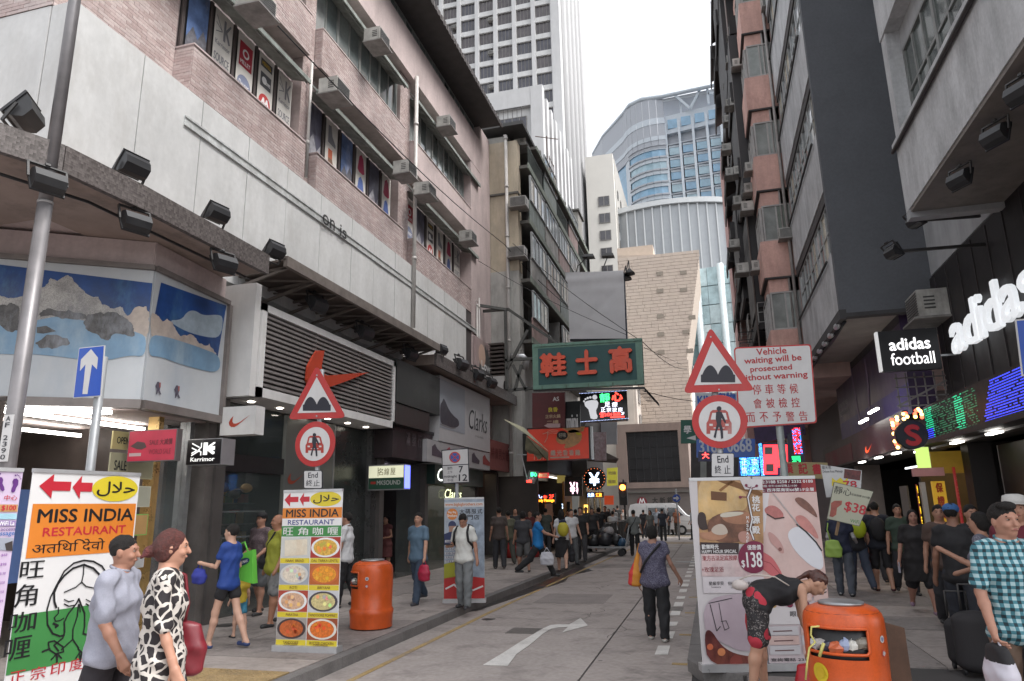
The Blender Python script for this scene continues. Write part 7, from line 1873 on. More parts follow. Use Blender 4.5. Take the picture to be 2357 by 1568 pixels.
misc('orange_paper','orange paper notice hanging near the traffic light',R4(1391,1141,1412,1162),33,M((.55,.07,.02),.5,.1,emit=.15))
misc('white_wall_sign','plain pale board behind the led foot sign',R4(1358,968,1420,1023),38,P_((.40,.40,.42)))
misc('red_white_sign','narrow red and white sign stack right of the fried chicken sign',R4(1360,995,1395,1060),29,M((.38,.30,.31),.5,.4,8,dirt=(.2,.04,.05,.7)))
misc('orange_door_light','warm lit doorway column near the crowd',R4(1344,1162,1352,1195),32.6,E_((1,.55,.1),.9))
misc('white_shop_column','pale lit column beside the exchange shop',R4(1316,1140,1332,1200),32.5,M((.30,.31,.30),.5,.1,emit=.12))
cn_ = thing('rusty_canopy','rusty sloping canopy over the exchange shop corner','canopy',tuple(at(1390,1050,y=31)))
part('sheet',MB().prism([tuple(at(1352,1020,y=28)),tuple(at(1424,1056,y=33)),tuple(at(1418,1066,y=33)),tuple(at(1352,1062,y=28))],(0,.05,0)),M((.10,.07,.055),.8,.3),cn_)
# traffic light
tl = thing('traffic_light','traffic light showing amber red at the far left corner','traffic light',tuple(at(1432,1230,y=37)))
p_ = at(1433,1122,y=37); r_ = 8 * (at(1434,1122,y=37).x - p_.x)
part('housing',MB().box(p_.x - 1.1 * r_,p_.x + 1.1 * r_,37.05,37.3,at(1433,1163,y=37).z,at(1433,1110,y=37).z),BLK,tl)
part('lit_lens',MB().tube([(p_.x,37.06,p_.z),(p_.x,36.98,p_.z)],r_ * .8,14),E_((1,.22,.03),5),tl)
part('lens',MB().tube([(p_.x,37.06,p_.z - 2.1 * r_),(p_.x,37.02,p_.z - 2.1 * r_)],r_ * .8,14),DARKM,tl); part('pole',MB().tube([(p_.x + .02,37.35,.13),(p_.x + .02,37.35,p_.z + .4)],.06,8),DARKM,tl)
st = thing('arrow_road_sign','round blue sign with a white right arrow by the junction','road sign',tuple(at(1557,1180,y=40)))
p_ = at(1557,1147,y=40); r_ = 9 * (at(1558,1147,y=40).x - p_.x)
part('disc',MB().tube([(p_.x,40.02,p_.z),(p_.x,40,p_.z)],r_,20),SB,st); A = Art(at(1548,1138,y=39.995),(1,0,0),(0,0,-1),1,1); A.pp([(1550,1145),(1557,1145),(1557,1141),(1564,1147),(1557,1153),(1557,1149),(1550,1149)],VW,1); A.build(st,'arrow'); part('pole',MB().tube([(p_.x,40.06,0),(p_.x,40.06,p_.z + .5)],.04,8),POLE,st)
# railing by the far left kerb
rl = thing('pavement_railing','dark metal pavement railing near the far left corner','railing',(-3.9,33,.13))
part('top_rail',MB().bar((kx(29.5) - .25,29.5,1.15),(kx(38) - .25,38,1.15),.06),DARKM,rl)
for k in range(9): yy = 29.5 + k; part('post',MB().box(kx(min(yy,38)) - .28,kx(min(yy,38)) - .22,yy - .03,yy + .03,.13,1.15),DARKM,rl)
m = MB()
for k in range(80): yy = 29.6 + k * .105; m.box(kx(min(yy,38.3)) - .26,kx(min(yy,38.3)) - .24,yy - .012,yy + .012,.25,1.1)
part('bars',m,DARKM,rl)
# signs on the right behind the traffic signs
yR = 24
misc('green_school_sign','small dark green sign with a white character left of the worn round sign',R4(1567,967,1640,1021,2),26,M((.012,.10,.07),.5,.1),txt=[('學',(1573,980),(1592,998),VW),('◄',(1580,1003),(1602,1014),VW)])
misc('white_blue_sign','white sign with blue lettering behind the worn triangle sign',R4(1600,905,1700,970,1),24.5,P_((.5,.52,.56)),txt=[('KIM 寵物',(1604,907),(1695,930),P_((.03,.1,.4)))])
misc('blue_phone_sign','blue sign with a white phone number',R4(1603,1011,1738,1053,1),24.2,M((.03,.07,.24),.4,.1,emit=.1),txt=[('3188 0668',(1608,1013),(1732,1040),P_((.5,.52,.58)))])
misc('red_char_led_sign','small blue led sign with a red character',R4(1607,1040,1637,1062),24.0,M((.02,.02,.08),.4,.1),txt=[('大',(1615,1041),(1633,1056),E_((1,.06,.05),1.6))])
t = misc('blue_led_panel','glowing blue led panel with dotted pattern behind the parking notice pole',R4(1700,1052,1752,1095),23.5,M((.01,.03,.2),.3,0))
def dots(t,q0,q1,y,nx,nz,mts,name='led_dots',sz=.7,keep=.8):
 ms = [MB() for _ in mts]; rnd = random.Random(nx)
 a_,b_ = at(*q0,y=y),at(*q1,y=y); dx,dz = (b_.x - a_.x) / nx,(a_.z - b_.z) / nz
 for i in range(nx):
  for j in range(nz):
   if rnd.random() < keep:
    x_,z_ = a_.x + dx * (i + .5),b_.z + dz * (j + .5); m = ms[rnd.randrange(len(mts))]
    m.poly([(x_ - dx * sz / 2,y,z_ - dz * sz / 2),(x_ + dx * sz / 2,y,z_ - dz * sz / 2),(x_ + dx * sz / 2,y,z_ + dz * sz / 2),(x_ - dx * sz / 2,y,z_ + dz * sz / 2)])
 for m,mt in zip(ms,mts): part(name,m,mt,t,'stuff')
LB1,LB2 = E_((.03,.22,1),1.6),E_((.1,.5,1),1.8); LR = E_((1,.03,.04),1.4)
dots(t,(1702,1054),(1750,1094),23.49,26,22,[LB1,LB2])
A = Art(at(1700,1052,y=23.485),(1,0,0),(0,0,-1),1,1)
for i,ch in enumerate('正宗信心'): A.pt(ch,(1706 + (i % 2) * 24,1056 + (i // 2) * 19),(1720 + (i % 2) * 24,1071 + (i // 2) * 19),E_((.4,.4,.7),.8),1,bold=.02)
A.build(t,'lettering')
t = misc('red_led_sign','red and grey square led sign beside the blue led panel',R4(1752,1020,1852,1097),23.2,M((.02,.04,.2),.3,0))
dots(t,(1745,1018),(1760,1095),23.19,8,40,[LB1,LB2]); A = Art(at(1752,1020,y=23.18),(1,0,0),(0,0,-1),1,1)
for (x0_,y0_,x1_,y1_) in ((1757,1024,1790,1092),(1790,1024,1846,1076)): A.pp([(x0_,y0_),(x1_,y0_),(x1_,y1_),(x0_,y1_)],LR,0)
GY = P_((.2,.2,.2))
for (x0_,y0_,x1_,y1_) in ((1760,1029,1778,1046),(1763,1068,1781,1086),(1818,1028,1840,1046)): A.pp([(x0_,y0_),(x1_,y0_),(x1_,y1_),(x0_,y1_)],GY,1)
A.build(t,'led_face')
t = misc('neon_fan_sign','pointed neon sign in red and blue with green below, right of the parking notice pole',[(1812,1000),(1846,980),(1852,1090),(1815,1092)],22.8,M((.01,.01,.04),.3,0))
dots(t,(1822,985),(1848,1045),22.79,8,22,[LB1,LR,LR]); dots(t,(1822,1050),(1844,1068),22.79,8,8,[E_((.02,.8,.2),1.2)]); dots(t,(1820,1070),(1850,1090),22.79,10,8,[LB1])
misc('cream_shop_sign','cream shop sign with red characters behind the beauty banner',R4(1796,1063,1905,1100,-2),21.5,M((.34,.28,.14),.5,.1),txt=[('漢',(1803,1066),(1827,1090),RDV),('記',(1836,1066),(1860,1091),RDV),('書',(1868,1068),(1892,1092),RDV)])
misc('purple_cable_bundle','dark draped purple cloth above the led signs',[(1735,985),(1850,965),(1855,1000),(1740,1022)],23.0,M((.035,.02,.06),.7,.4,6),'cloth')
misc('grey_street_lamp','grey lamp column and dark wall beyond the phone sign',R4(1612,1052,1626,1190),30,M((.30,.32,.30),.5,.15),'column')
misc('dark_far_shops','dark shop side wall behind the right banners',R4(1590,1020,1720,1200),33,M((.07,.065,.065),.6,.3,2),'wall',th=3)
# casino style round s sign and bulbs on the right
t = thing('round_s_sign','round dark sign with a dim red letter s among bulb lights','sign',tuple(at(2100,1040,y=14)))
p_ = at(2100,1000,y=14.2); r_ = 37 * (at(2101,1000,y=14.2).x - p_.x)
part('disc',MB().tube([(p_.x,14.4,p_.z),(p_.x,14.2,p_.z)],r_,36),M((.012,.012,.014),.4,.2),t); A = Art(at(2063,963,y=14.19),(1,0,0),(0,0,-1),1,1); A.pt('S',(2079,978),(2124,1026),M((.22,.01,.01),.4,.1,emit=.15),1,bold=.06); A.build(t,'letter')
t = thing('bulb_arch','arches of warm bulbs behind the round s sign','lights',tuple(at(2080,980,y=14.6)))
BUL = E_((1,.55,.15),2.5); BRD = E_((1,.1,.05),1.6)
z7b = zq(3250,1350,2.4116)
for k,(x_,y_) in enumerate([(295,575),(300,600),(305,625),(312,650),(340,550),(343,575),(340,605),(312,700),(322,770),(335,795),(350,825),(400,520),(420,515),(435,545),(405,565),(515,490),(535,478),(555,495),(505,520),(568,525),(510,545),(570,550)]):
 q_ = at(*z7b(x_,y_),y=14.6); part('bulb',MB().blob(tuple(q_),.035,.035,.035,6,4),BUL if k % 3 else BRD,t)
# wires across the street
wr = thing('overhead_cables','thin black cables slung along the pink facade and across the street','cable',(-6,18,8))
def wire(pts,r=.012):
 o = []
 for (a_,b_) in zip(pts,pts[1:]):
  for k in range(8):
   f_ = k / 8; v = Vector(a_).lerp(Vector(b_),f_); v.z -= .25 * math.sin(math.pi * f_) * min(1,(Vector(b_) - Vector(a_)).length / 12); o.append(v)
 o.append(Vector(pts[-1])); part('cable',MB().tube(o,r,5),BLK,wr)
wire([at(640,60,x=-7.3),at(1160,562,y=25.5),at(1300,700,y=30)],.015)
wire([at(1180,560,y=26),at(1480,788,y=22),at(1580,850,y=36)]); wire([at(1100,600,y=24),at(1440,770,y=22)],.009); wire([at(1482,800,y=22),at(1620,862,x=3.2)],.009); wire([at(1480,900,y=24),at(1610,925,y=26)],.012)
# ================================================================ PEOPLE: one implicit surface each for body, clothes and hair
def _S(P,a,b): return P - a
class SDF:
 def __init__(s): s.pr = []
 def cap(s,a,b,r1,r2=None,k=.03): s.pr.append(('c',np.array(a,float),np.array(b,float),r1,r1 if r2 is None else r2,k)); return s
 def ell(s,c,r,k=.02,R=None): s.pr.append(('e',np.array(c,float),np.array(r,float),None if R is None else np.array(R,float),0,k)); return s
 def tor(s,pts,ux,k=.03):      # swept ellipse: pts = [(centre, rx, ry)], ux = side axis
  s.pr.append(('t',[np.array(p[0],float) for p in pts],[p[1] for p in pts],[p[2] for p in pts],np.array(ux,float),k)); return s
 def sub(s,c,r): s.pr.append(('s',np.array(c,float),np.array(r,float),None,0,.008)); return s
 def cut(s,p,n): s.pr.append(('p',np.array(p,float),np.array(n,float) / np.linalg.norm(n),0,0,0)); return s   # keep the side n points away from
 def bounds(s,pad):
  lo,hi = [],[]
  for q in s.pr:
   if q[0] == 'c': r = max(q[3],q[4]); lo += [np.minimum(q[1],q[2]) - r]; hi += [np.maximum(q[1],q[2]) + r]
   elif q[0] == 'e': r = max(q[2]); lo += [q[1] - r]; hi += [q[1] + r]
   elif q[0] == 't':
    for c,a,b in zip(q[1],q[2],q[3]): r = max(a,b); lo += [c - r]; hi += [c + r]
  return np.min(lo,0) - pad,np.max(hi,0) + pad
 def ev(s,P,noise=None):
  D = np.full(P.shape[0],10.,np.float32)
  def sm(D,d,k):
   h = np.clip(.5 + .5 * (D - d) / k,0,1); return D * (1 - h) + d * h - k * h * (1 - h)
  for q in s.pr:
   if q[0] == 'c':
    a,b = q[1],q[2]; ab = b - a; t = np.clip((P - a) @ ab / max(ab @ ab,1e-9),0,1)
    d = np.linalg.norm(P - a - t[:,None] * ab,axis=1) - (q[3] + (q[4] - q[3]) * t); D = sm(D,d,q[5])
   elif q[0] == 'e':
    X_ = P - q[1]
    if q[3] is not None: X_ = X_ @ q[3]
    k0 = np.linalg.norm(X_ / q[2],axis=1); k1 = np.linalg.norm(X_ / q[2] ** 2,axis=1) + 1e-9
    D = sm(D,k0 * (k0 - 1) / k1,q[5])
   elif q[0] == 't':
    ux = q[4]
    for i in range(len(q[1]) - 1):
     a,b = q[1][i],q[1][i + 1]; ab = b - a; L2 = ab @ ab
     t0 = (P - a) @ ab / L2; t = np.clip(t0,0,1); V = P - a - t[:,None] * ab
     rx = q[2][i] + (q[2][i + 1] - q[2][i]) * t; ry = q[3][i] + (q[3][i + 1] - q[3][i]) * t
     dx = V @ ux; w_ = ab / math.sqrt(L2); uy = np.cross(w_,ux); dy = V @ uy; dz = V @ w_
     rz = np.minimum(rx,ry) * .7
     kk = np.sqrt((dx / rx) ** 2 + (dy / ry) ** 2 + (dz / rz) ** 2) + 1e-9
     k1 = np.sqrt((dx / rx ** 2) ** 2 + (dy / ry ** 2) ** 2 + (dz / rz ** 2) ** 2) + 1e-9
     D = sm(D,np.where(kk < 1e-4,-ry,kk * (kk - 1) / k1),q[5])
   elif q[0] == 's':
    k0 = np.linalg.norm((P - q[1]) / q[2],axis=1); d = (k0 - 1) * q[2].min(); D = -sm(-D,d,q[5])
   elif q[0] == 'p': D = np.maximum(D,(P - q[1]) @ q[2])
  if noise: D = D + noise(P)
  return D
 def mesh(s,h,noise=None):
  lo,hi = s.bounds(h * 2.5); n = np.ceil((hi - lo) / h).astype(int) + 1
  ax = [lo[i] + h * np.arange(n[i]) for i in range(3)]
  G_ = np.stack(np.meshgrid(*ax,indexing='ij'),-1).reshape(-1,3)
  V_ = s.ev(G_,noise).reshape(n)
  return nets(V_,lo,h)
def nets(V_,lo,h):
 ins = V_ < 0; nx,ny,nz = V_.shape
 S_ = np.zeros((nx - 1,ny - 1,nz - 1,3)); C_ = np.zeros((nx - 1,ny - 1,nz - 1))
 for axis in range(3):
  sl = lambda o: tuple(slice(o[i],V_.shape[i] - 1 + o[i]) for i in range(3))
  oth = [i for i in range(3) if i != axis]
  for a in (0,1):
   for b in (0,1):
    o0 = [0,0,0]; o0[oth[0]] = a; o0[oth[1]] = b; o1 = list(o0); o1[axis] = 1
    v0,v1 = V_[sl(o0)],V_[sl(o1)]; m = (v0 < 0) != (v1 < 0)
    t = np.where(m,v0 / np.where(m,v0 - v1,1),0)
    for i in range(3): S_[...,i] += np.where(m,o0[i] + (t if i == axis else 0),0)
    C_ += m
 act = C_ > 0; idx = -np.ones(act.shape,int); idx[act] = np.arange(act.sum())
 ii = np.argwhere(act); Vv = (ii + S_[act] / C_[act][:,None]) * h + lo
 F = []
 for axis in range(3):
  o = [i for i in range(3) if i != axis]
  a0 = [slice(None)] * 3; a1 = [slice(None)] * 3; a0[axis] = slice(0,-1); a1[axis] = slice(1,None)
  m = ins[tuple(a0)] != ins[tuple(a1)]; e = np.argwhere(m)
  e = e[(e[:,o[0]] > 0) & (e[:,o[1]] > 0) & (e[:,o[0]] < V_.shape[o[0]] - 1) & (e[:,o[1]] < V_.shape[o[1]] - 1)]
  if not len(e): continue
  def g(d0,d1): q = e.copy(); q[:,o[0]] -= d0; q[:,o[1]] -= d1; return idx[q[:,0],q[:,1],q[:,2]]
  Q = np.stack([g(1,1),g(0,1),g(0,0),g(1,0)],1); fl = ins[e[:,0],e[:,1],e[:,2]]
  if axis == 1: fl = ~fl
  Q[~fl] = Q[~fl][:,::-1]; F.append(Q)
 return Vv,np.concatenate(F)
def sdfmesh(name,V,Fq,mats,fm=None):
 me = bpy.data.meshes.new(name); me.vertices.add(len(V)); me.vertices.foreach_set('co',V.astype(np.float32).ravel())
 me.loops.add(len(Fq) * 4); me.loops.foreach_set('vertex_index',Fq.astype(np.int32).ravel()); me.polygons.add(len(Fq))
 me.polygons.foreach_set('loop_start',np.arange(0,len(Fq) * 4,4,dtype=np.int32)); me.polygons.foreach_set('loop_total',np.full(len(Fq),4,np.int32))
 for m in (mats if isinstance(mats,(list,tuple)) else [mats]): me.materials.append(m)
 if fm is not None: me.polygons.foreach_set('material_index',fm.astype(np.int32))
 me.polygons.foreach_set('use_smooth',np.ones(len(Fq),bool)); me.update(); me.validate(); return me
def skin(c=(.42,.235,.165)): return M(c,.5,.07,14,spec=.35)
SKIN = skin(); SKIN2 = skin((.36,.19,.13)); SKIN3 = skin((.50,.30,.22))
HAIR = M((.013,.011,.010),.62,.5,90,spec=.3,bump=.8,bscale=140); HAIRR = M((.075,.018,.014),.6,.5,50,dirt=(.28,.03,.05,.5),bump=.8,bscale=140)
def dirv(p,side=0.0): p = R_(p); s_ = R_(side); return np.array([math.sin(s_),math.sin(p) * math.cos(s_),-math.cos(p) * math.cos(s_)])
def hand(S,w,d,s,side,curl=.5,palm=None):
 """palm and five separate bent fingers; w wrist, d forearm direction"""
 d = d / np.linalg.norm(d); ux = np.array([side,0,0.]); nrm = np.cross(d,ux); nrm = nrm / np.linalg.norm(nrm); ux = np.cross(nrm,d) if side > 0 else np.cross(nrm,d)
 if palm is not None: nrm = np.array(palm,float); nrm -= d * (nrm @ d); nrm /= np.linalg.norm(nrm); ux = np.cross(d,nrm)
 pc = w + d * .045 * s
 for k in (-1,0,1): S.cap(w + d * .01 * s + ux * k * .012 * s,w + d * .082 * s + ux * k * .024 * s,.017 * s,.0155 * s,.02)
 for k,(o,L) in enumerate(((-.031,.062),(-.010,.075),(.011,.070),(.030,.055))):
  a = w + d * .085 * s + ux * o * s; c1,c2 = curl,curl * 1.9
  d1 = d * math.cos(c1) + nrm * math.sin(c1); d2 = d * math.cos(c2) + nrm * math.sin(c2)
  b = a + d1 * L * .55 * s; S.cap(a,b,.0088 * s,.0082 * s,.006); S.cap(b,b + d2 * L * .5 * s,.0082 * s,.007 * s,.004)
 a = w + d * .025 * s - ux * .028 * s; b = a + (d * .6 - ux * .75 + nrm * .35) * .038 * s; S.cap(a,b,.0125 * s,.010 * s,.012); S.cap(b,b + (d * .95 - ux * .15 + nrm * .4) * .03 * s,.010 * s,.008 * s,.004)
def person(label,loc,rz,h=1.68,wd=1.0,lean=0,legs=((12,5),(-12,18)),arms=((8,8,15),(-6,8,20)),head=(0,0),top=None,bottom=None,hair='short',haircol=None,shoe=None,sk=None,res=.016,female=False,fine=False,extra=None,belly=0.0,name='person',group=None):
 """legs: (thigh pitch, knee bend) left, right; arms: (pitch, abduction, elbow) left, right; top: (material, sleeve 0..2, hem, flare)"""
 s = h / 1.70; sk = sk or SKIN; T = thing(name,label,'person',loc,group,rz)
 W = wd
 # skeleton
 ankle = []; hipz = .0
 LT,LS = .41 * s,.40 * s
 jo = {}
 for i,sd in enumerate((-1,1)):
  th,kn = legs[i]; hp = np.array([sd * .09 * s * W,0,0]); k_ = hp + dirv(th,sd * 2) * LT; a_ = k_ + dirv(th - kn,sd * 1) * LS; jo[i] = [hp,k_,a_]
 low = min(jo[0][2][2],jo[1][2][2]) - .075 * s
 up = np.array([0,0,-low])
 for i in (0,1): jo[i] = [p + up for p in jo[i]]
 pel = up.copy(); L = R_(lean); sp = np.array([0,math.sin(L),math.cos(L)]); fwd = np.array([0,math.cos(L),-math.sin(L)])
 waist = pel + np.array([0,0,.10 * s]) * .6 + sp * .05 * s; chest = waist + sp * .22 * s; neck = chest + sp * .205 * s
 hx = R_(head[0]); hy_ = R_(head[1])                                 # head yaw (to the left +), pitch down
 hd = np.array([-math.sin(hx) * math.cos(hy_ + L * .8),math.cos(hx) * math.cos(hy_ + L * .8),-math.sin(hy_ + L * .8)])
 hup = sp * .5 + np.array([0,0,.5]) if lean < 60 else sp; hup = hup - hd * (hup @ hd); hup /= np.linalg.norm(hup); hr = np.cross(hd,hup)
 nb = neck + sp * .015 * s; hc = neck + (sp * .6 + hup * .4) * .115 * s + hd * .012 * s
 RH = np.stack([hr,hd,hup],1)
 X = np.array([1.,0,0])
 sw = (.150 if female else .172) * s * W; sh = {}
 for i,sd in enumerate((-1,1)):
  p,ab,el = arms[i][:3]; sp_ = neck - sp * .055 * s + X * sd * sw; ud = dirv(p,sd * ab); e_ = sp_ + ud * .285 * s
  fd = dirv(p + el,sd * (ab - (arms[i][3] if len(arms[i]) > 3 else 0))); w_ = e_ + fd * .245 * s; sh[i] = [sp_,e_,w_,fd]
 # body
 B_ = SDF()
 B_.tor([(pel,.155 * s * W,.105 * s * W + belly * .3),(waist,.125 * s * W,.09 * s * W + belly * .7),(chest,(.142 if female else .158) * s * W,.105 * s * W + belly * .3),(neck - sp * .06 * s,(.13 if female else .155) * s * W,.075 * s)],X,.05)
 B_.cap(nb - sp * .05 * s,hc,.060 * s,.052 * s,.035); B_.cap(neck - sp * .045 * s - X * .1 * s,neck - sp * .045 * s + X * .1 * s,.04 * s,.04 * s,.05)
 for i in (0,1):
  a,b,c = jo[i]; B_.cap(a,b,.078 * s * W,.056 * s * W,.05); cm = b + (c - b) * .3 - np.array([0,.012 * s,0]); B_.cap(b,cm,.054 * s * W,.056 * s * W,.03); B_.cap(cm,c,.054 * s * W,.036 * s,.03)
  B_.cap(c + np.array([0,-.03 * s,-.035 * s]),c + np.array([(-1,1)[i] * .015,.115 * s,-.05 * s]),.034 * s,.026 * s,.03)
  a,b,c,fd = sh[i]; r_ = (.034 if female else .040) * s * (W * .5 + .5); B_.cap(a - X * (-1,1)[i] * .02,b,r_ * 1.15,r_ * .85,.04); B_.cap(b,b + (c - b) * .35,r_ * .85,r_ * .88,.02); B_.cap(b + (c - b) * .35,c,r_ * .85,.027 * s,.02)
  if not fine: B_.ell(c + fd * .07 * s,(.03 * s,.03 * s,.06 * s),.03,np.stack([X,np.cross(fd,X),fd],1))
 # head
 Hn = SDF()
 P_h = lambda x,y,z: hc + RH @ (np.array([x,y,z]) * s)
 for SS in ((B_,Hn) if fine else (B_,)):
  SS.ell(P_h(0,-.012,.045),np.array([.072,.092,.085]) * s,.02,RH); SS.ell(P_h(0,.022,-.012),np.array([.058,.066,.082]) * s,.03,RH); SS.ell(P_h(0,.055,-.066),np.array([.026,.024,.02]) * s,.03,RH)
  SS.cap(P_h(0,.088,.028),P_h(0,.106,-.008),.009 * s,.0135 * s,.012)
  for sd in (-1,1): SS.ell(P_h(sd * .071,-.008,.008),np.array([.012,.02,.03]) * s,.008,RH); SS.ell(P_h(sd * .035,.066,-.012),np.array([.022,.02,.018]) * s,.02,RH)
  SS.cap(P_h(-.03,.078,.046),P_h(.03,.078,.046),.012 * s,.012 * s,.016)
  SS.cap(P_h(-.018,.088,-.037),P_h(.018,.088,-.037),.008 * s,.008 * s,.01)
  for sd in (-1,1): SS.sub(P_h(sd * .031,.096,.026),np.array([.018,.016,.012]) * s)
 if fine:
  B_.cap(nb,P_h(0,-.02,-.04),.052 * s,.052 * s,.02); Hn.cap(nb - sp * .02,P_h(0,-.01,-.02),.05 * s,.05 * s,.03)
  V,Fq = B_.mesh(res); 
  # finer head and hands replace the coarse ones
  keep = np.ones(len(Fq),bool); C = V[Fq].mean(1); keep &= ((C - (nb + sp * .03 * s)) @ sp < 0) | (np.linalg.norm(C - hc,axis=1) > .22 * s)
  VV,FF = [V],[Fq[keep]]; off = len(V)
  v2,f2 = Hn.mesh(.0065); VV.append(v2); FF.append(f2 + off); off += len(v2)
  for i in (0,1):
   Hd = SDF(); c,fd = sh[i][2],sh[i][3]; Hd.cap(c - fd * .05 * s,c + fd * .012 * s,.029 * s,.025 * s,.02)
   hand(Hd,c + fd * .01 * s,fd,s * (.95 if female else 1.03),(-1,1)[i],arms[i][4] if len(arms[i]) > 4 else .45,arms[i][5] if len(arms[i]) > 5 else (-(-1,1)[i] * .9,.3,0)); v2,f2 = Hd.mesh(.0045); VV.append(v2); FF.append(f2 + off); off += len(v2)
  V,Fq = np.concatenate(VV),np.concatenate(FF)
 else: V,Fq = B_.mesh(res)
 part('body',sdfmesh('body',V,Fq,sk),None,T,local=True)
 # face details
 if res < .022:
  m = MB(); pt3 = lambda x,y,z: P_h(x,y,z)
  def patch(cx_,cz_,rx,rz_,yy,mi,n=10):
   m.poly([tuple(pt3(cx_ + rx * math.cos(k * 6.283 / n),yy,cz_ + rz_ * math.sin(k * 6.283 / n))) for k in range(n)],mi)
  for sd in (-1,1):
   b2 = MB().blob((0,0,0),.0125 * s,.009 * s,.0048 * s,8,5); k0 = len(m.v); m.add(b2,Matrix.Translation(Vector(pt3(sd * .031,.075,.027))) @ Matrix([list(r) for r in RH]).to_4x4(),1)
   patch(sd * .031,.027,.0062,.0046,.0858,0); m.add(MB().bar(tuple(pt3(sd * .014,.088,.045)),tuple(pt3(sd * .046,.078,.048)),.006 * s),None,0)
  part('eyes',m,[HAIR,M((.30,.25,.22),.3,0)],T,local=True)
  lp_ = MB().tube([tuple(pt3(-.024,.082,-.038)),tuple(pt3(-.01,.094,-.036)),tuple(pt3(.01,.094,-.036)),tuple(pt3(.024,.082,-.038))],[.003 * s,.006 * s,.006 * s,.003 * s],6); part('lips',lp_,M((.30,.10,.085),.45,0),T,local=True)
 # hair
 hm = haircol or HAIR; nzs = lambda f,a: (lambda P: a * (np.sin(P[:,0] * f + P[:,2] * f * .6) * np.sin(P[:,1] * f * .9 - P[:,2] * f * .4)))
 H2 = SDF()
 if hair != 'bald':
  H2.ell(P_h(0,-.016,.050),np.array([.0765,.0965,.089]) * s,.02,RH)
  if hair == 'short': H2.cut(P_h(0,.03,.02),RH @ np.array([0,.55,-.84])) if 0 else H2.cut(P_h(0,.064,.062),RH @ np.array([0,.75,-.66])); 
  elif hair in ('bob','long','bun'): H2.ell(P_h(0,-.03,.0),np.array([.083,.085,.085]) * s,.03,RH)
  if hair == 'long': H2.cap(P_h(-.045,-.04,-.02),P_h(-.06,-.05,-.22),.045 * s,.03 * s,.03); H2.cap(P_h(.045,-.04,-.02),P_h(.06,-.05,-.22),.045 * s,.03 * s,.03); H2.cap(P_h(0,-.06,0),P_h(0,-.075,-.24),.055 * s,.03 * s,.03)
  if hair == 'bun': H2.ell(P_h(0,-.135,-.012),np.array([.04,.034,.038]) * s,.008,RH); H2.cap(P_h(.0,-.15,-.01),P_h(.02,-.18,-.05),.016 * s,.008 * s,.01)
  if hair == 'pony': H2.cap(P_h(0,-.11,.03),P_h(0,-.14,-.14),.03 * s,.015 * s,.02)
  if hair != 'short': H2.cut(P_h(0,.052,.05),RH @ np.array([0,.88,-.47]))
  H2.sub(P_h(0,.075,-.015),np.array([.062,.075,.075]) * s)
  v2,f2 = H2.mesh(max(.009,min(res,.016)) if fine or res < .02 else .018,lambda P: .0045 * np.sin(P[:,0] * 160 + 5 * np.sin(P[:,2] * 40)) * np.sin(P[:,1] * 75) + nzs(60,.004)(P)); part('hair',sdfmesh('hair',v2,f2,hm),None,T,local=True)
 # clothes
 def fold(a):
  def f(P):
   u = P[:,2] * 21 + 2.2 * np.sin(P[:,0] * 11 + P[:,2] * 4) + 1.6 * np.sin(P[:,1] * 13); v = P[:,0] * 34 + 2.5 * np.sin(P[:,2] * 9 + P[:,1] * 7)
   return -a * (np.abs(np.sin(u)) ** 3 * .9 + np.abs(np.sin(v)) ** 4 * .8 - .5 + np.sin(P[:,1] * 41 - P[:,2] * 19) * .3)
  return f
 if top:
  tm,sl,hem,fl = top[:4]; g_ = .014 * s; Cc = SDF(); hemp = pel + np.array([0,0,hem * s]); ft = .012
  pts = [(waist,.135 * s * W + g_ + fl * .2,.098 * s * W + g_ + belly * .7),(chest,(.15 if female else .165) * s * W + g_,.112 * s * W + g_ + belly * .3),(neck - sp * .06 * s,(.135 if female else .16) * s * W + g_ * .6,.08 * s + g_ * .6)]
  if hem > -.25: pts = [(pel + np.array([0,0,min(.02,hem * .3)]) * s,.178 * s * W + g_ + fl * .5,.124 * s * W + g_ + belly * .4)] + pts
  else: pts = [(pel + np.array([0,.0,hem * s - .03]),.17 * s * W + fl,.135 * s * W + fl * .8),(pel,.172 * s * W + g_ + fl * .35,.126 * s * W + g_)] + pts
  Cc.tor(pts,X,.04)
  if sl >= 0:
   for i in (0,1):
    a,b,c,fd = sh[i]; r_ = ((.037 if female else .043) * s + .010) * (W * .5 + .5); sgn = (-1,1)[i]
    Cc.cap(a - X * sgn * .05 + sp * .012,a - sp * .012,r_ * .95,r_ * 1.0,.05); Cc.cap(nb - sp * .055 * s + X * sgn * .03 * s,a - X * sgn * .03,.035 * s,.045 * s,.05)
    if sl > 0:
     e1 = a + (b - a) * min(1,sl); Cc.cap(a - sp * .012,e1,r_ * 1.02,r_ * 1.12,.02)
     if sl > 1: Cc.cap(b,b + (c - b) * (sl - 1),r_ * 1.05,r_ * .85,.02)
  Cc.cut(hemp,(0,0,-1)) if lean < 50 else Cc.cut(pel - sp * .02,-sp)
  Cc.cut(nb + sp * .012 * s - fwd * 0,sp * .9 + fwd * (.35 if not female else .5))
  v2,f2 = Cc.mesh(res if not fine else min(res,.011),fold(.009 if fine else .006)); ctr = v2[f2].mean(1)
  fm = None; mats = tm
  if isinstance(tm,(list,tuple)):
   mats = list(tm[0]); fm = tm[1](ctr,dict(neck=neck,pel=pel,sp=sp,s=s,waist=waist))
  part({-1: 'top'}.get(sl,'dress' if hem < -.25 else 'shirt'),sdfmesh('shirt',v2,f2,mats,fm),None,T,local=True)
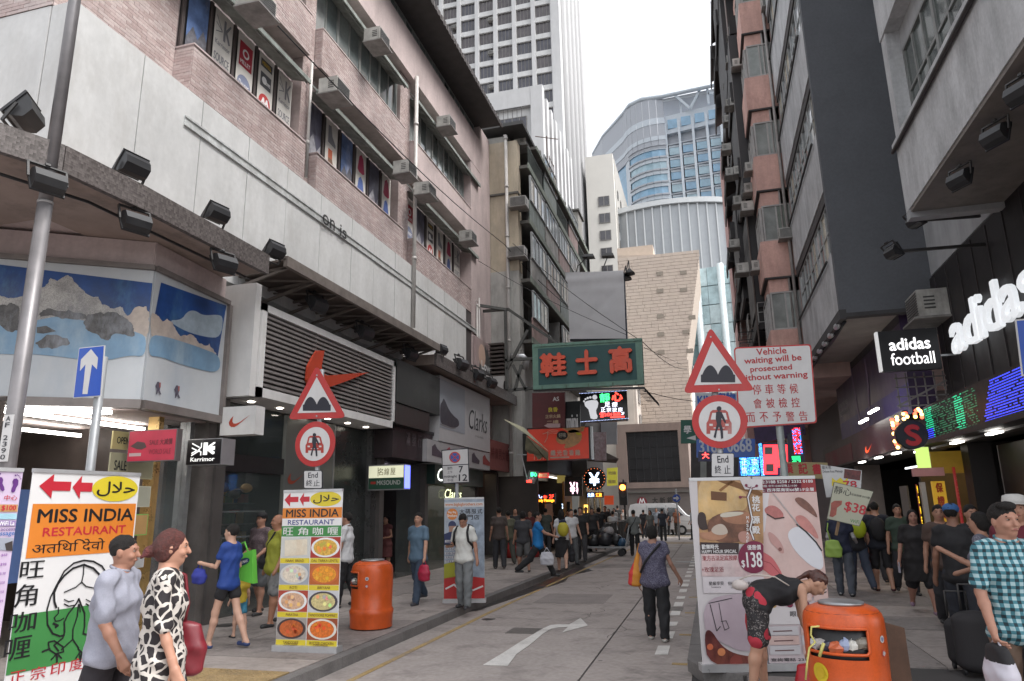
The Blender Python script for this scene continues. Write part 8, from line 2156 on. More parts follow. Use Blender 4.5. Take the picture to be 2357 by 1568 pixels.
  if len(top) > 4 and top[4]:                                    # collar
   m = MB().tube([tuple(nb + sp * .012 * s + X * .064 * s * math.cos(k * .628) - sp * (.012 * s + .02 * s * math.sin(k * .628)) + fwd * .062 * s * math.sin(k * .628)) for k in range(11)],.012 * s,6); part('collar',m,tm if not isinstance(tm,(list,tuple)) else tm[0][0],T,local=True)
 if bottom:
  bm,kind,ln = bottom[:3]; C2 = SDF(); g_ = .012 * s
  C2.tor([(pel + np.array([0,0,-.03 * s]),.158 * s * W + g_,.112 * s * W + g_),(pel + np.array([0,0,.07]) * s,.138 * s * W + g_,.10 * s * W + g_ + belly * .4)],X,.04)
  if kind == 'skirt':
   fl = bottom[3] if len(bottom) > 3 else .03; mid = (jo[0][1] + jo[1][1]) / 2; dn = pel + (mid - pel) * ln / .41
   C2.tor([(pel,.16 * s * W + g_,.115 * s * W + g_),(dn,.16 * s * W + fl,.12 * s * W + fl)],X,.05); C2.cut(dn,(0,0,-1))
  else:
   for i in (0,1):
    a,b,c = jo[i]; w2 = 1.0 if kind == 'pants' else 1.12
    if ln <= .41: e1 = a + (b - a) * ln / .41; C2.cap(a,e1,.080 * s * W + g_,(.07 * s * W + g_) * w2,.03)
    else:
     C2.cap(a,b,.080 * s * W + g_,.072 * s * W + g_,.03); f_ = min(1,(ln - .41) / .40); C2.cap(b,b + (c - b) * f_,.072 * s * W + g_,.058 * s + g_ * .6,.02)
     if f_ >= 1: C2.cut(c + np.array([0,0,-.045 * s]),(0,0,-1)) if 0 else None
  v2,f2 = C2.mesh(res if not fine else min(res,.012),fold(.007)); ctr = v2[f2].mean(1); fm = None; mats = bm
  if isinstance(bm,(list,tuple)): mats = list(bm[0]); fm = bm[1](ctr,dict(neck=neck,pel=pel,sp=sp,s=s,waist=waist))
  part('skirt' if kind == 'skirt' else 'shorts' if ln < .5 else 'trousers',sdfmesh('trousers',v2,f2,mats,fm),None,T,local=True)
 sm_ = shoe or M((.03,.03,.032),.5,.2)
 for i in (0,1):
  c = jo[i][2]; S3 = SDF(); S3.cap(c + np.array([0,-.035 * s,-.045 * s]),c + np.array([(-1,1)[i] * .018,.13 * s,-.05 * s]),.036 * s,.033 * s,.03); S3.cap(c + np.array([0,-.02,-.0]) * s,c + np.array([0,-.02,-.04]) * s,.036 * s,.04 * s,.03); S3.cut(c + np.array([0,0,-.078 * s]),(0,0,-1)); S3.cut(c + np.array([0,0,-.02 * s]),(0,-.25,1))
  v2,f2 = S3.mesh(max(.01,res * .8)); part('shoe',sdfmesh('shoe',v2,f2,sm_),None,T,local=True)
 T_ = dict(T=T,sh=sh,jo=jo,neck=neck,pel=pel,waist=waist,chest=chest,sp=sp,fwd=fwd,hc=hc,RH=RH,s=s,P_h=P_h,W=W)
 return T_
def wp(D,p): # local point to world
 T = D['T']; a = T.rotation_euler.z; x,y,z = p; return Vector((T.location.x + x * math.cos(a) - y * math.sin(a),T.location.y + x * math.sin(a) + y * math.cos(a),T.location.z + z))
def bag(D,i,mat,label,w=.26,hgt=.32,d=.1,drop=.22,name='carrier_bag',two=None,cat='bag',side=0):
 """bag hanging from hand i, its handles meeting the palm"""
 c,fd = D['sh'][i][2],D['sh'][i][3]; hp = c + fd * .075; p = wp(D,hp); a = D['T'].rotation_euler.z + math.pi / 2 + side
 t = thing(name,label,cat,(p.x,p.y,p.z - drop - hgt),rz=a)
 S3 = SDF(); S3.tor([((0,0,.04),w * .5,d * .5),((0,0,hgt * .5),w * .52,d * .6),((0,0,hgt - .03),w * .42,d * .35)],(1.,0,0),.03)
 v2,f2 = S3.mesh(.016,lambda P: .006 * np.sin(P[:,0] * 40 + P[:,2] * 30) * np.sin(P[:,2] * 22 + P[:,1] * 30)); fm = None
 if two: fm = (v2[f2].mean(1)[:,2] > hgt * two[1]).astype(int); mat = [mat,two[0]]
 part('body',sdfmesh('body',v2,f2,mat,fm),None,t,local=True)
 m = MB()
 for sx in (-1,1): m.tube([(sx * w * .25,0,hgt - .03),(sx * w * .1,0,hgt + drop * .5),(0,0,hgt + drop)],.008,5)
 part('handles',m,mat[0] if isinstance(mat,list) else mat,t,local=True); return t
def strapbag(D,mat,label,pts,loc,size,name='shoulder_bag',rot=0,strap=None):
 t = thing(name,label,'bag',wp(D,loc),rz=D['T'].rotation_euler.z + rot)
 S3 = SDF(); S3.tor([((0,0,-size[2] * .4),size[0] * .5,size[1] * .5),((0,0,0),size[0] * .5,size[1] * .6),((0,0,size[2] * .4),size[0] * .4,size[1] * .4)],(1.,0,0),.03)
 v2,f2 = S3.mesh(.014,lambda P: .005 * np.sin(P[:,0] * 35 + P[:,2] * 28)); part('body',sdfmesh('body',v2,f2,mat),None,t,local=True)
 c_,s_ = math.cos(-rot),math.sin(-rot)
 m = MB().tube([(c_ * (p[0] - loc[0]) - s_ * (p[1] - loc[1]),s_ * (p[0] - loc[0]) + c_ * (p[1] - loc[1]),p[2] - loc[2]) for p in pts],.013,6); part('strap',m,strap or mat,t,local=True); return t
# ---------------------------------------------------------------- the crowd
def cloth(c,**k): return M(c,.8,.12,6,fine=.06,**k)
def spots(base,spot,sc=14,thr=.5,kind='cell'):
 m = bpy.data.materials.new('printed_fabric'); m.use_nodes = True; n,l = m.node_tree.nodes,m.node_tree.links; b = n['Principled BSDF']; b.inputs['Roughness'].default_value = .8
 tc = n.new('ShaderNodeTexCoord'); v = n.new('ShaderNodeTexVoronoi'); v.inputs['Scale'].default_value = sc; v.feature = 'DISTANCE_TO_EDGE' if kind == 'cell' else 'F1'
 nz = n.new('ShaderNodeTexNoise'); nz.inputs['Scale'].default_value = sc * .7; mx = n.new('ShaderNodeMix'); mx.data_type = 'VECTOR'; mx.inputs['Factor'].default_value = .06 if kind == 'cell' else .25
 l.new(tc.outputs['Object'],nz.inputs['Vector']); l.new(tc.outputs['Object'],mx.inputs['A']); l.new(nz.outputs['Color'],mx.inputs['B']); l.new(mx.outputs['Result'],v.inputs['Vector'])
 r = n.new('ShaderNodeValToRGB'); r.color_ramp.interpolation = 'CONSTANT' if kind == 'cell' else 'LINEAR'; r.color_ramp.elements[0].color = tuple(base) + (1,); r.color_ramp.elements[1].color = tuple(spot) + (1,); r.color_ramp.elements[1].position = thr
 l.new(v.outputs['Distance'],r.inputs['Fac']); l.new(r.outputs[0],b.inputs['Base Color']); return m
def check(c1,c2,c3,sc=22):
 m = bpy.data.materials.new('checked_fabric'); m.use_nodes = True; n,l = m.node_tree.nodes,m.node_tree.links; b = n['Principled BSDF']; b.inputs['Roughness'].default_value = .8
 tc = n.new('ShaderNodeTexCoord'); sp = n.new('ShaderNodeSeparateXYZ'); l.new(tc.outputs['Object'],sp.inputs[0]); fs = []
 for ax,ph in (('X',0),('Z',0)):
  a = n.new('ShaderNodeMath'); a.operation = 'MULTIPLY'; a.inputs[1].default_value = sc * 6.283; l.new(sp.outputs[ax],a.inputs[0]); s_ = n.new('ShaderNodeMath'); s_.operation = 'SINE'; l.new(a.outputs[0],s_.inputs[0])
  g = n.new('ShaderNodeMath'); g.operation = 'GREATER_THAN'; g.inputs[1].default_value = -.1; l.new(s_.outputs[0],g.inputs[0]); fs.append(g)
 ad = n.new('ShaderNodeMath'); ad.operation = 'ADD'; l.new(fs[0].outputs[0],ad.inputs[0]); l.new(fs[1].outputs[0],ad.inputs[1]); dv = n.new('ShaderNodeMath'); dv.operation = 'MULTIPLY'; dv.inputs[1].default_value = .5; l.new(ad.outputs[0],dv.inputs[0])
 r = n.new('ShaderNodeValToRGB'); r.color_ramp.interpolation = 'CONSTANT'; r.color_ramp.elements[0].color = tuple(c1) + (1,); e = r.color_ramp.elements.new(.4); e.color = tuple(c2) + (1,); r.color_ramp.elements[-1].color = tuple(c3) + (1,); r.color_ramp.elements[-1].position = .9
 l.new(dv.outputs[0],r.inputs['Fac']); l.new(r.outputs[0],b.inputs['Base Color']); return m
def ground_at(px,py,zg): p = at(px,py,z=zg); return (p.x,p.y,zg)
def head_at(px,y,zg): p = at(px,1250,y=y); return (p.x,y,zg)
FACE_R,FACE_L,AWAY,TOW = R_(-90),R_(90),0.0,math.pi           # facing right, left, away from and towards the camera
BLKC = cloth((.014,.013,.015)); NAVY = cloth((.016,.02,.045)); DNM = cloth((.05,.065,.10)); GRYD = cloth((.09,.095,.10)); WHC = cloth((.55,.55,.56))
# 1 grey shirt man at lower left, facing right and slightly away
yy = 4.25
D = person('man in pale grey short sleeved shirt and black trousers before the large food banner',head_at(283,yy,.13),R_(-72),h=1.62,wd=1.12,belly=.03,legs=((14,8),(-12,14)),arms=((-14,9,12,2,.5),(10,10,25,2,.5)),head=(8,4),top=(cloth((.27,.275,.33)),.82,-.10,.03,1),bottom=(cloth((.016,.013,.017)),'pants',.82),hair='short',sk=skin((.34,.17,.115)),res=.012,fine=True)
bag(D,0,cloth((.05,.13,.35)),'blue cloth bag held by the grey shirt man at the bottom edge',.2,.22,.1,.05)
# 2 woman in patterned dress
GIR = spots((.50,.46,.42),(.016,.012,.014),15,.11)
yy = 3.95
D = person('woman in black and cream patterned dress with red tinted hair in a bun',head_at(392,yy,.13),R_(-56),h=1.66,wd=1.0,female=True,legs=((10,5),(-12,14)),arms=((-10,9,14,2,.35),(5,10,16,0,.45)),head=(6,3),top=(GIR,.95,-.48,.09),bottom=None,hair='bun',haircol=HAIRR,sk=skin((.42,.22,.15)),res=.012,fine=True)
s_ = D['s']; nk = D['neck']; sx = D['sh'][0][0]
RDB = M((.16,.012,.02),.4,.2,6,spec=.5)
strapbag(D,RDB,'dark red leather bag on the shoulder of the woman in the patterned dress',[tuple(sx + np.array([.02,-.02,.05])),tuple(sx + np.array([.0,.09,.0])),tuple(sx + np.array([-.03,.12,-.18])),tuple(sx + np.array([-.05,.10,-.34]))],tuple(sx + np.array([-.06,.10,-.46])),(.30,.11,.34),rot=R_(80))
# 3 blue top woman with green bag, facing left
D = person('woman in bright blue top and black shorts walking left with a green bag',ground_at(516,1492,.13),R_(82),h=1.62,wd=.88,female=True,legs=((16,4),(-14,12)),arms=((20,6,78,10),(2,12,70,10)),head=(10,-3),top=(cloth((.012,.045,.22)),.5,-.12,.02),bottom=(BLKC,'shorts',.17),hair='short',haircol=HAIR,sk=SKIN3,shoe=M((.03,.05,.14),.4,.1),res=.012)
a_ = D['sh'][1]
LG = M((.13,.50,.06),.5,.06,4)
t = thing('green_shopping_bag','bright green shopping bag with dark oval logo on the arm of the blue top woman','bag',wp(D,(.28,.0,.82)),rz=R_(-8))
m = MB().hexa([(-.17,-.05,.02),(.19,-.05,-.04),(.19,.05,-.04),(-.17,.05,.02),(-.19,-.035,.30),(.14,-.035,.40),(.14,.035,.40),(-.19,.035,.30)]); part('body',m,LG,t,local=True)
part('handle',MB().tube([(-.12,-.02,.33),(-.08,-.02,.48),(-.02,-.02,.5),(.05,-.02,.37)],.012,5),LG,t,local=True)
A = Art((-.1,-.052,.26),(1,-.0,.25),(.1,.06,-1),.22,.09); A.disc(.5,.5,.5,P_((.02,.05,.10)),1,16,ry=.5); A.text('DR.MAX',.14,.3,.86,.72,VW,2,bold=.04); part('logo',A.mb,A.mats,t,local=True)
bag(D,0,cloth((.03,.04,.26)),'blue violet cloth bag held in front of the blue top woman',.22,.22,.1,.06)
# child behind
c = person('small child in blue shorts half hidden behind the blue top woman',ground_at(548,1468,.13),R_(60),h=.95,wd=.9,legs=((6,4),(-8,10)),top=(cloth((.45,.33,.03)),.5,-.05,.0),bottom=(cloth((.05,.22,.33)),'shorts',.25),hair='short',sk=SKIN3,res=.016)
# 4 lime shirt man, floral person behind
LIM = cloth((.26,.27,.03))
D = person('man in lime green t shirt with a black shoulder strap beside the narrow food banner',ground_at(628,1440,.13),R_(150),h=1.72,wd=1.15,belly=.03,legs=((10,4),(-10,14)),arms=((0,10,30,5),(-5,9,20,0)),head=(-10,0),top=(LIM,.6,-.14,.03),bottom=(spots((.03,.03,.035),(.2,.2,.2),9,.3,'f'),'shorts',.36),hair='bald',sk=skin((.33,.16,.10)),res=.014)
n_ = D['neck']; strapbag(D,BLKC,'black sling bag across the lime shirt man',[tuple(n_ + np.array([-.1,.1,-.02])),tuple(n_ + np.array([0,.16,-.2])),tuple(n_ + np.array([.16,.12,-.42]))],tuple(n_ + np.array([.19,.1,-.48])),(.26,.1,.2),rot=R_(20))
D = person('person in faded floral top with a dark cap beside the lime shirt man',ground_at(590,1415,.13),R_(170),h=1.74,legs=((6,3),(-8,12)),arms=((10,8,50,10),(0,8,60,10)),top=(spots((.24,.19,.185),(.10,.07,.08),26,.5,'f'),.9,-.12,.02),bottom=(GRYD,'shorts',.36),sk=SKIN2,res=.016)
part('cap',MB().blob(tuple(D['P_h'](0,-.01,.09)),.09,.1,.06,12,6).box(*(lambda q: (q[0] - .07,q[0] + .07,q[1] + .04,q[1] + .15,q[2] + .0,q[2] + .012))(D['P_h'](0,0,.075))),BLKC,D['T'],local=True)
# 5 white polo man behind the banner, partly hidden
D = person('man in white polo shirt and black trousers between the food banner and the orange bin',ground_at(792,1398,.13),R_(100),h=1.72,legs=((8,3),(-8,12)),arms=((5,8,12),(-2,8,14)),top=(WHC,.62,-.13,.02,1),bottom=(BLKC,'pants',.82),sk=SKIN2,res=.014)
bag(D,1,M((.35,.02,.03),.5,.1),'red plastic bag held low by the white polo man behind the bin',.22,.28,.1,.1)
# 6 woman inside dark shop
D = person('woman in dark red dress standing in the dark audio shop doorway',ground_at(886,1328,.13),R_(175),h=1.6,female=True,legs=((3,2),(-3,4)),arms=((5,10,80,25),(5,10,80,25)),top=(cloth((.13,.04,.04)),.1,-.35,.03),hair='bob',sk=SKIN2,res=.018)
# 7 blue t-shirt man with red bag
BT = cloth((.085,.14,.20))
D = person('man in faded blue t shirt and jeans walking with a crimson bag',ground_at(961,1390,.13),R_(165),h=1.71,wd=1.02,legs=((16,4),(-16,22)),arms=((18,14,10),(-14,12,8)),head=(15,0),top=(BT,.62,-.15,.02),bottom=(cloth((.04,.06,.095)),'pants',.82),sk=SKIN,shoe=M((.05,.05,.06),.5,.2),res=.014)
bag(D,0,M((.38,.015,.05),.5,.1),'crimson plastic bag held by the blue t shirt man',.24,.3,.12,.08,side=R_(90))
# 8 white shirt man with phone
D = person('young man in white short sleeved shirt and grey jeans looking at his phone',ground_at(1068,1400,.13),R_(172),h=1.68,wd=.98,legs=((6,2),(-6,4)),arms=((-2,12,12),(8,10,82,22)),head=(8,38),top=(cloth((.56,.56,.53)),.62,-.12,.02,1),bottom=(spots((.10,.11,.115),(.17,.18,.185),4,.5,'f'),'pants',.82),sk=SKIN2,shoe=M((.04,.04,.045),.5,.2),res=.012)
n_ = D['neck']
strp = MB()
for sg in (-1,1): strp.tube([tuple(n_ + np.array([sg * .10,-.08,-.03])),tuple(n_ + np.array([sg * .11,.04,.0])),tuple(n_ + np.array([sg * .13,.125,-.1])),tuple(n_ + np.array([sg * .15,.12,-.25])),tuple(n_ + np.array([sg * .17,-.02,-.34]))],.022,6)
t = thing('backpack','black backpack worn by the white shirt man with a phone','backpack',wp(D,tuple(n_ + np.array([0,-.2,-.2])))); t.rotation_euler.z = D['T'].rotation_euler.z
o_ = n_ + np.array([0,-.2,-.2]); strp.v = [(a - o_[0],b - o_[1],c - o_[2]) for a,b,c in strp.v]; part('straps',strp,BLKC,t,local=True); part('body',MB().blob((0,0,0),.16,.09,.24),BLKC,t,local=True)
c_,f_ = D['sh'][1][2],D['sh'][1][3]; q_ = c_ + f_ * .09
t = thing('mobile_phone','dark mobile phone held by the white shirt man','phone',wp(D,tuple(q_ + np.array([0,.0,.03]))),rz=D['T'].rotation_euler.z); part('case',MB().box(-.09,.045,-.03,.04,-.008,.008),BLK,t,local=True)
person('woman in pale top looking over the shoulder of the white shirt man',ground_at(1098,1362,.13),R_(150),h=1.62,female=True,legs=((3,2),(-3,4)),arms=((5,6,70,20),(5,6,70,20)),top=(cloth((.4,.42,.45)),.5,-.1,.0),bottom=(BLKC,'pants',.82),hair='bob',sk=SKIN3,res=.018)
# 10 bright blue shirt man striding right with white bag
D = person('man in vivid blue t shirt striding right with a white paper bag',ground_at(1240,1328,.13),R_(-80),h=1.72,wd=1.02,belly=.02,legs=((30,6),(-30,22)),arms=((10,4,10),(42,4,30)),top=(cloth((.01,.16,.42)),.5,-.14,.02),bottom=(cloth((.02,.02,.022)),'pants',.82),sk=SKIN2,res=.016)
bag(D,1,P_((.52,.52,.56)),'white square paper bag carried by the vivid blue shirt man',.34,.34,.1,.1).location += Vector((-.25,-.1,-.25))
# 11 woman with yellow backpack seen from behind
D = person('woman in white top and long black skirt seen from behind with a yellow backpack',ground_at(1296,1316,.13),R_(8),h=1.68,female=True,legs=((10,4),(-12,24)),arms=((4,10,12),(-4,10,10)),top=(WHC,.5,-.06,.0),bottom=(BLKC,'skirt',.50,.05),hair='long',sk=SKIN3,shoe=M((.05,.04,.04),.5,.1),res=.016)
t = thing('yellow_backpack','yellow backpack on the back of the woman in the black skirt','backpack',wp(D,(0.05,-.2,1.12)),rz=R_(8)); part('body',MB().blob((0,0,0),.16,.1,.2),M((.42,.36,.03),.6,.2,6),t,local=True); part('top_flap',MB().blob((0,.02,.17),.10,.06,.09),NAVY,t,local=True)
part('straps',MB().tube([(-.1,.06,.1),(-.11,.16,.3),(-.1,.26,.28)],.018,5).tube([(.06,.06,.1),(.04,.16,.3),(.04,.26,.28)],.018,5),NAVY,t,local=True)
bag(D,1,cloth((.018,.018,.022)),'black shopping bag hanging from the hand of the yellow backpack woman',.2,.42,.16,.08)
person('person in white sleeveless top behind the yellow backpack woman',ground_at(1318,1300,.13),R_(-150),h=1.68,legs=((8,3),(-8,10)),top=(WHC,.4,-.1,.0),bottom=(GRYD,'pants',.82),hair='short',res=.02)
# dark crowd by the kerb
rnd = random.Random(12)
crowd = [(1206,1318,1.66,'dark figure in grey shorts walking behind the vivid blue shirt man',(.04,.04,.045),(.10,.10,.10),20),(1340,1292,1.74,'man in black t shirt with a yellow print, in front of the dark crowd',(.016,.015,.016),(.05,.05,.055),180),(1352,1262,1.72,'dark clothed person left of centre in the crowd',(.02,.02,.022),(.03,.03,.03),170),(1366,1268,1.68,'person in charcoal clothes inside the crowd',(.035,.034,.036),(.02,.02,.02),185),(1382,1262,1.70,'dark haired person in black beside the baggage cart',(.018,.018,.02),(.05,.05,.05),10),(1396,1252,1.75,'tall person in black at the right of the crowd',(.015,.015,.02),(.02,.02,.025),170),(1328,1270,1.66,'person in dark brown at the back of the crowd',(.05,.035,.03),(.02,.02,.02),0),(1310,1262,1.62,'small dark figure behind the white sleeveless person',(.03,.03,.035),(.02,.02,.02),190),(1374,1246,1.66,'person in deep grey far back in the crowd',(.06,.06,.065),(.03,.03,.03),180),(1404,1240,1.6,'woman with long dark hair behind the cart pusher',(.04,.02,.025),(.02,.02,.02),160),(1360,1248,1.78,'tallest dark figure at the back of the crowd',(.025,.025,.03),(.03,.03,.03),0),(1171,1300,1.66,'person in olive clothes at the red baskets',(.09,.09,.06),(.06,.06,.05),30),(1346,1238,1.7,'distant person in navy at the exchange shop',(.02,.025,.05),(.03,.03,.03),200),(1388,1236,1.7,'distant person in maroon near the exchange shop',(.09,.02,.02),(.02,.02,.02),180)]
for i,(px_,py_,hh,lb,tc_,bc_,rz_) in enumerate(crowd):
 a_ = rnd.uniform(6,18)
 person(lb,ground_at(px_,py_,.13),R_(rz_),h=hh,wd=rnd.uniform(.95,1.1),legs=((a_,4),(-a_,16)),arms=((rnd.uniform(-15,20),8,rnd.uniform(8,50)),(rnd.uniform(-15,20),8,rnd.uniform(8,40))),top=(cloth(tc_),.55,-.12,.01),bottom=(cloth(bc_),'pants' if i % 3 else 'shorts',.82 if i % 3 else .38),hair='long' if i in (9,) else 'short' if i % 4 else 'bob',sk=SKIN2,res=.024)
more = [(1150,1310,'person in dark brown stepping out of a shop past the clothes banner',(.06,.045,.04),20),(1188,1290,'person in black near the orange panel',(.02,.02,.022),190),(1222,1282,'woman in deep red behind the vivid blue shirt man',(.10,.02,.02),180),(1258,1278,'person in grey green left of the yellow backpack woman',(.06,.07,.06),10),(1274,1262,'slim person in black near the small yen sign',(.02,.02,.02),170),(1298,1250,'person in blue grey by the exchange shop door',(.06,.08,.10),160),(1330,1244,'person in black cap colour clothes at the shop column',(.03,.03,.03),0),(1416,1236,'person in white cap and pale vest beyond the cart pusher',(.35,.34,.33),170),(1424,1230,'person in black at the traffic light pole',(.02,.02,.02),20),(1484,1240,'person in dark clothes left of the far long haired woman',(.03,.03,.035),0),(1514,1236,'person in pale blue in front of the van',(.25,.28,.32),180)]
for i,(px_,py_,lb,tc_,rz_) in enumerate(more):
 a_ = rnd.uniform(5,16); person(lb,ground_at(px_,py_,.13 if px_ < 1440 else 0),R_(rz_),h=rnd.uniform(1.6,1.78),legs=((a_,4),(-a_,16)),arms=((rnd.uniform(-10,20),8,rnd.uniform(8,60)),(0,8,20)),top=(cloth(tc_),.55,-.12,.01),bottom=(cloth((.03,.03,.035)),'pants',.82),hair=['short','bob','short'][i % 3],sk=SKIN2,res=.027)
# three more people among the walkers on the right pavement
for px_,yy,lb,tc_,rz_ in ((2075,15.5,'person in dark green far back on the right pavement',(.03,.05,.035),180),(2010,17.5,'person in black between the placard and the black shorts man',(.02,.02,.022),0),(2170,11.5,'person in brown top behind the woman in black',(.08,.05,.04),170),(2245,10.6,'tall person in charcoal behind the cap man',(.03,.03,.032),185)):
 person(lb,(at(px_,1250,y=yy).x,yy,.13),R_(rz_),h=1.7,legs=((12,4),(-12,16)),top=(cloth(tc_),.55,-.12,.01),bottom=(cloth((.03,.03,.035)),'pants',.82),hair='short',sk=SKIN2,res=.02)
# cart pusher and cart
D = person('man in white t shirt pushing a loaded cart, seen from behind',ground_at(1414,1262,0),R_(10),h=1.66,wd=1.08,legs=((10,4),(-10,12)),arms=((35,4,20),(35,4,20)),top=(WHC,.5,-.14,.02),bottom=(BLKC,'pants',.82),hair='short',res=.02)
ct = ground_at(1393,1281,0)
t = thing('baggage_cart','low flatbed cart piled with black rubbish bags by the kerb','cart',ct)
cx_,cy_ = ct[0],ct[1]
part('deck',MB().box(cx_ - .8,cx_ + .75,cy_ - .1,cy_ + .8,.3,.36),METAL,t)
for a_,b_ in ((-.7,0),(.6,0),(-.7,.7),(.6,.7)): part('wheel',MB().tube([(cx_ + a_,cy_ + b_ - .03,.13),(cx_ + a_,cy_ + b_ + .03,.13)],.13,12),BLK,t)
part('handle',MB().bar((cx_ + .78,cy_,.35),(cx_ + .95,cy_,1.1),.04).bar((cx_ + .78,cy_ + .7,.35),(cx_ + .95,cy_ + .7,1.1),.04).bar((cx_ + .95,cy_,1.1),(cx_ + .95,cy_ + .7,1.1),.04),METAL,t)
for i,(a_,b_,c_,r_,col_) in enumerate(((-.45,.3,.55,.3,(.012,.012,.014)),(0,.25,.6,.34,(.02,.02,.024)),(.4,.3,.58,.28,(.012,.012,.014)),(-.1,.5,.85,.24,(.05,.05,.055)),(.15,.35,.9,.2,(.30,.28,.28)),(.62,.2,.5,.2,(.03,.08,.15)))):
 bl = MB().blob((cx_ + a_,cy_ + b_,c_),r_,r_ * .8,r_ * .8,9,6); rr = random.Random(i)
 bl.v = [(x + rr.uniform(-.03,.03),y + rr.uniform(-.03,.03),z + rr.uniform(-.03,.03)) for x,y,z in bl.v]
 solo('rubbish_bag',bl,M(col_,.35,.2,8),['leftmost black rubbish bag on the low cart','large black rubbish bag in the middle of the cart','black rubbish bag at the right of the cart','dark grey bag on top of the cart load','pale crumpled bag on top of the cart load','blue crate shaped bag at the cart handle'][i],'bag')
# people at the far end of the road
far = [(1463,1280,0,1.72,'man in grey polo with a sling bag standing in the road',(.17,.185,.18),(.015,.015,.016),8,'short'),(1500,1252,0,1.64,'woman with long hair in grey standing in the far road',(.12,.125,.12),(.06,.06,.06),170,'long'),(1528,1246,0,1.7,'person in dark navy beyond the floral top woman',(.03,.035,.05),(.03,.03,.03),0,'short'),(1543,1232,0,1.7,'person in black crossing the junction by the van',(.02,.02,.025),(.02,.02,.02),90,'short'),(1560,1234,0,1.66,'woman in rust orange top crossing at the van',(.22,.08,.04),(.05,.045,.04),170,'bob'),(1597,1242,0,1.7,'person in white shirt and black trousers at the van nose',(.5,.5,.52),(.016,.016,.016),100,'short'),(1437,1228,.0,1.66,'person in white vest with orange behind the railing',(.42,.38,.35),(.3,.1,.04),160,'short'),(1586,1225,0,1.7,'distant person in pale top right of the van',(.4,.4,.42),(.1,.1,.1),180,'short')]
for i,(px_,py_,zg,hh,lb,tc_,bc_,rz_,hr_) in enumerate(far):
 D = person(lb,ground_at(px_,py_,zg),R_(rz_),h=hh,female=hr_ != 'short',legs=((8,3),(-8,10)),arms=((25 if i == 0 else 5,16 if i == 0 else 8,20),(5,12,25)),top=(cloth(tc_),.55,-.12,.01),bottom=(cloth(bc_),'pants',.82),hair=hr_,sk=SKIN2,res=.024)
 if i == 0: n_ = D['neck']; strapbag(D,BLKC,'black sling bag of the grey polo man in the road',[tuple(n_ + np.array([.1,-.09,0])),tuple(n_ + np.array([0,-.14,-.2])),tuple(n_ + np.array([-.16,-.1,-.42]))],tuple(n_ + np.array([-.2,-.05,-.5])),(.22,.1,.22))
# 17 central woman from behind
FLO = spots((.30,.29,.36),(.055,.05,.09),40,.55,'f')
D = person('woman in blue grey patterned blouse and black trousers walking up the road',ground_at(1516,1474,0),R_(-6),h=1.60,wd=1.10,female=True,belly=.015,legs=((7,2),(-5,8)),arms=((-2,8,8),(8,17,20,-4,.5)),head=(-6,2),top=(FLO,.32,-.16,.05),bottom=(cloth((.012,.012,.014)),'pants',.82),hair='bob',sk=skin((.33,.18,.13)),shoe=M((.42,.41,.38),.6,.1),res=.011,fine=True)
n_ = D['neck']
t = thing('shoulder_bag','red and orange cloth shoulder bag at the left side of the floral blouse woman','bag',wp(D,(-.27,.0,.88)),rz=0)
S3 = SDF(); S3.tor([((-.02,0,-.13),.10,.06),((-.01,0,0),.09,.06),((.03,0,.2),.035,.03),((.08,.0,.42),.02,.02)],(1.,0,0),.03); v2,f2 = S3.mesh(.012); fm = (v2[f2].mean(1)[:,0] > -.04 + v2[f2].mean(1)[:,2] * .15).astype(int)
part('body',sdfmesh('body',v2,f2,[M((.5,.03,.03),.6,.1),M((.5,.2,.02),.6,.1)],fm),None,t,local=True)
m = MB().tube([tuple(n_ + np.array([.12,-.06,-.02])),tuple(n_ + np.array([.03,-.135,-.12])),tuple(n_ + np.array([-.1,-.15,-.27])),tuple(n_ + np.array([-.18,-.1,-.42]))],.016,6); part('strap',m,BLKC,D['T'],local=True)
# 18 bending woman at the right bin
yy = 7.35
BLO = spots((.33,.30,.29),(.02,.018,.02),26,.42,'f')
_n,_l = BLO.node_tree.nodes,BLO.node_tree.links; _v = _n.new('ShaderNodeTexVoronoi'); _v.inputs['Scale'].default_value = 6.5; _r = _n.new('ShaderNodeMath'); _r.operation = 'LESS_THAN'; _r.inputs[1].default_value = .36
_c = _n.new('ShaderNodeTexCoord'); _l.new(_c.outputs['Object'],_v.inputs['Vector']); _l.new(_v.outputs['Distance'],_r.inputs[0]); _m = _n.new('ShaderNodeMix'); _m.data_type = 'RGBA'; _m.inputs['B'].default_value = (.42,.03,.05,1)
_b = _n['Principled BSDF']; _l.new(_b.inputs['Base Color'].links[0].from_socket,_m.inputs['A']); _l.new(_r.outputs[0],_m.inputs['Factor']); _l.new(_m.outputs['Result'],_b.inputs['Base Color'])
D = person('woman in black tank top and patterned shorts bending over beside the right orange bin',(at(1742,1400,y=yy).x,yy,.13),R_(-82),h=1.60,wd=1.08,female=True,lean=82,legs=((4,4),(-6,6)),arms=((8,4,8,0,.6),(-2,6,4,0,.6)),head=(0,-12),top=(cloth((.012,.011,.013)),-1,-.1,.0),bottom=(BLO,'shorts',.34),hair='pony',haircol=M((.06,.018,.012),.4,.4,50),sk=skin((.44,.25,.17)),res=.011,fine=True)
t = thing('waist_bag','pale waist bag slung on the bending woman','bag',wp(D,(.1,-.15,.98)),rz=R_(-82)); part('body',MB().blob((0,0,0),.045,.08,.05,10,6),M((.45,.40,.38),.4,.2),t,local=True); part('strap',MB().tube([(0,0,.05),(.06,.12,.10),(.1,.3,.08),(.08,.42,.0)],.006,5),M((.5,.45,.4),.5,.1),t,local=True)
RP = M((.42,.015,.025),.4,.12,6,alpha=.93)
bag(D,1,RP,'red plastic bag hanging from the hands of the bending woman',.32,.34,.2,.05)
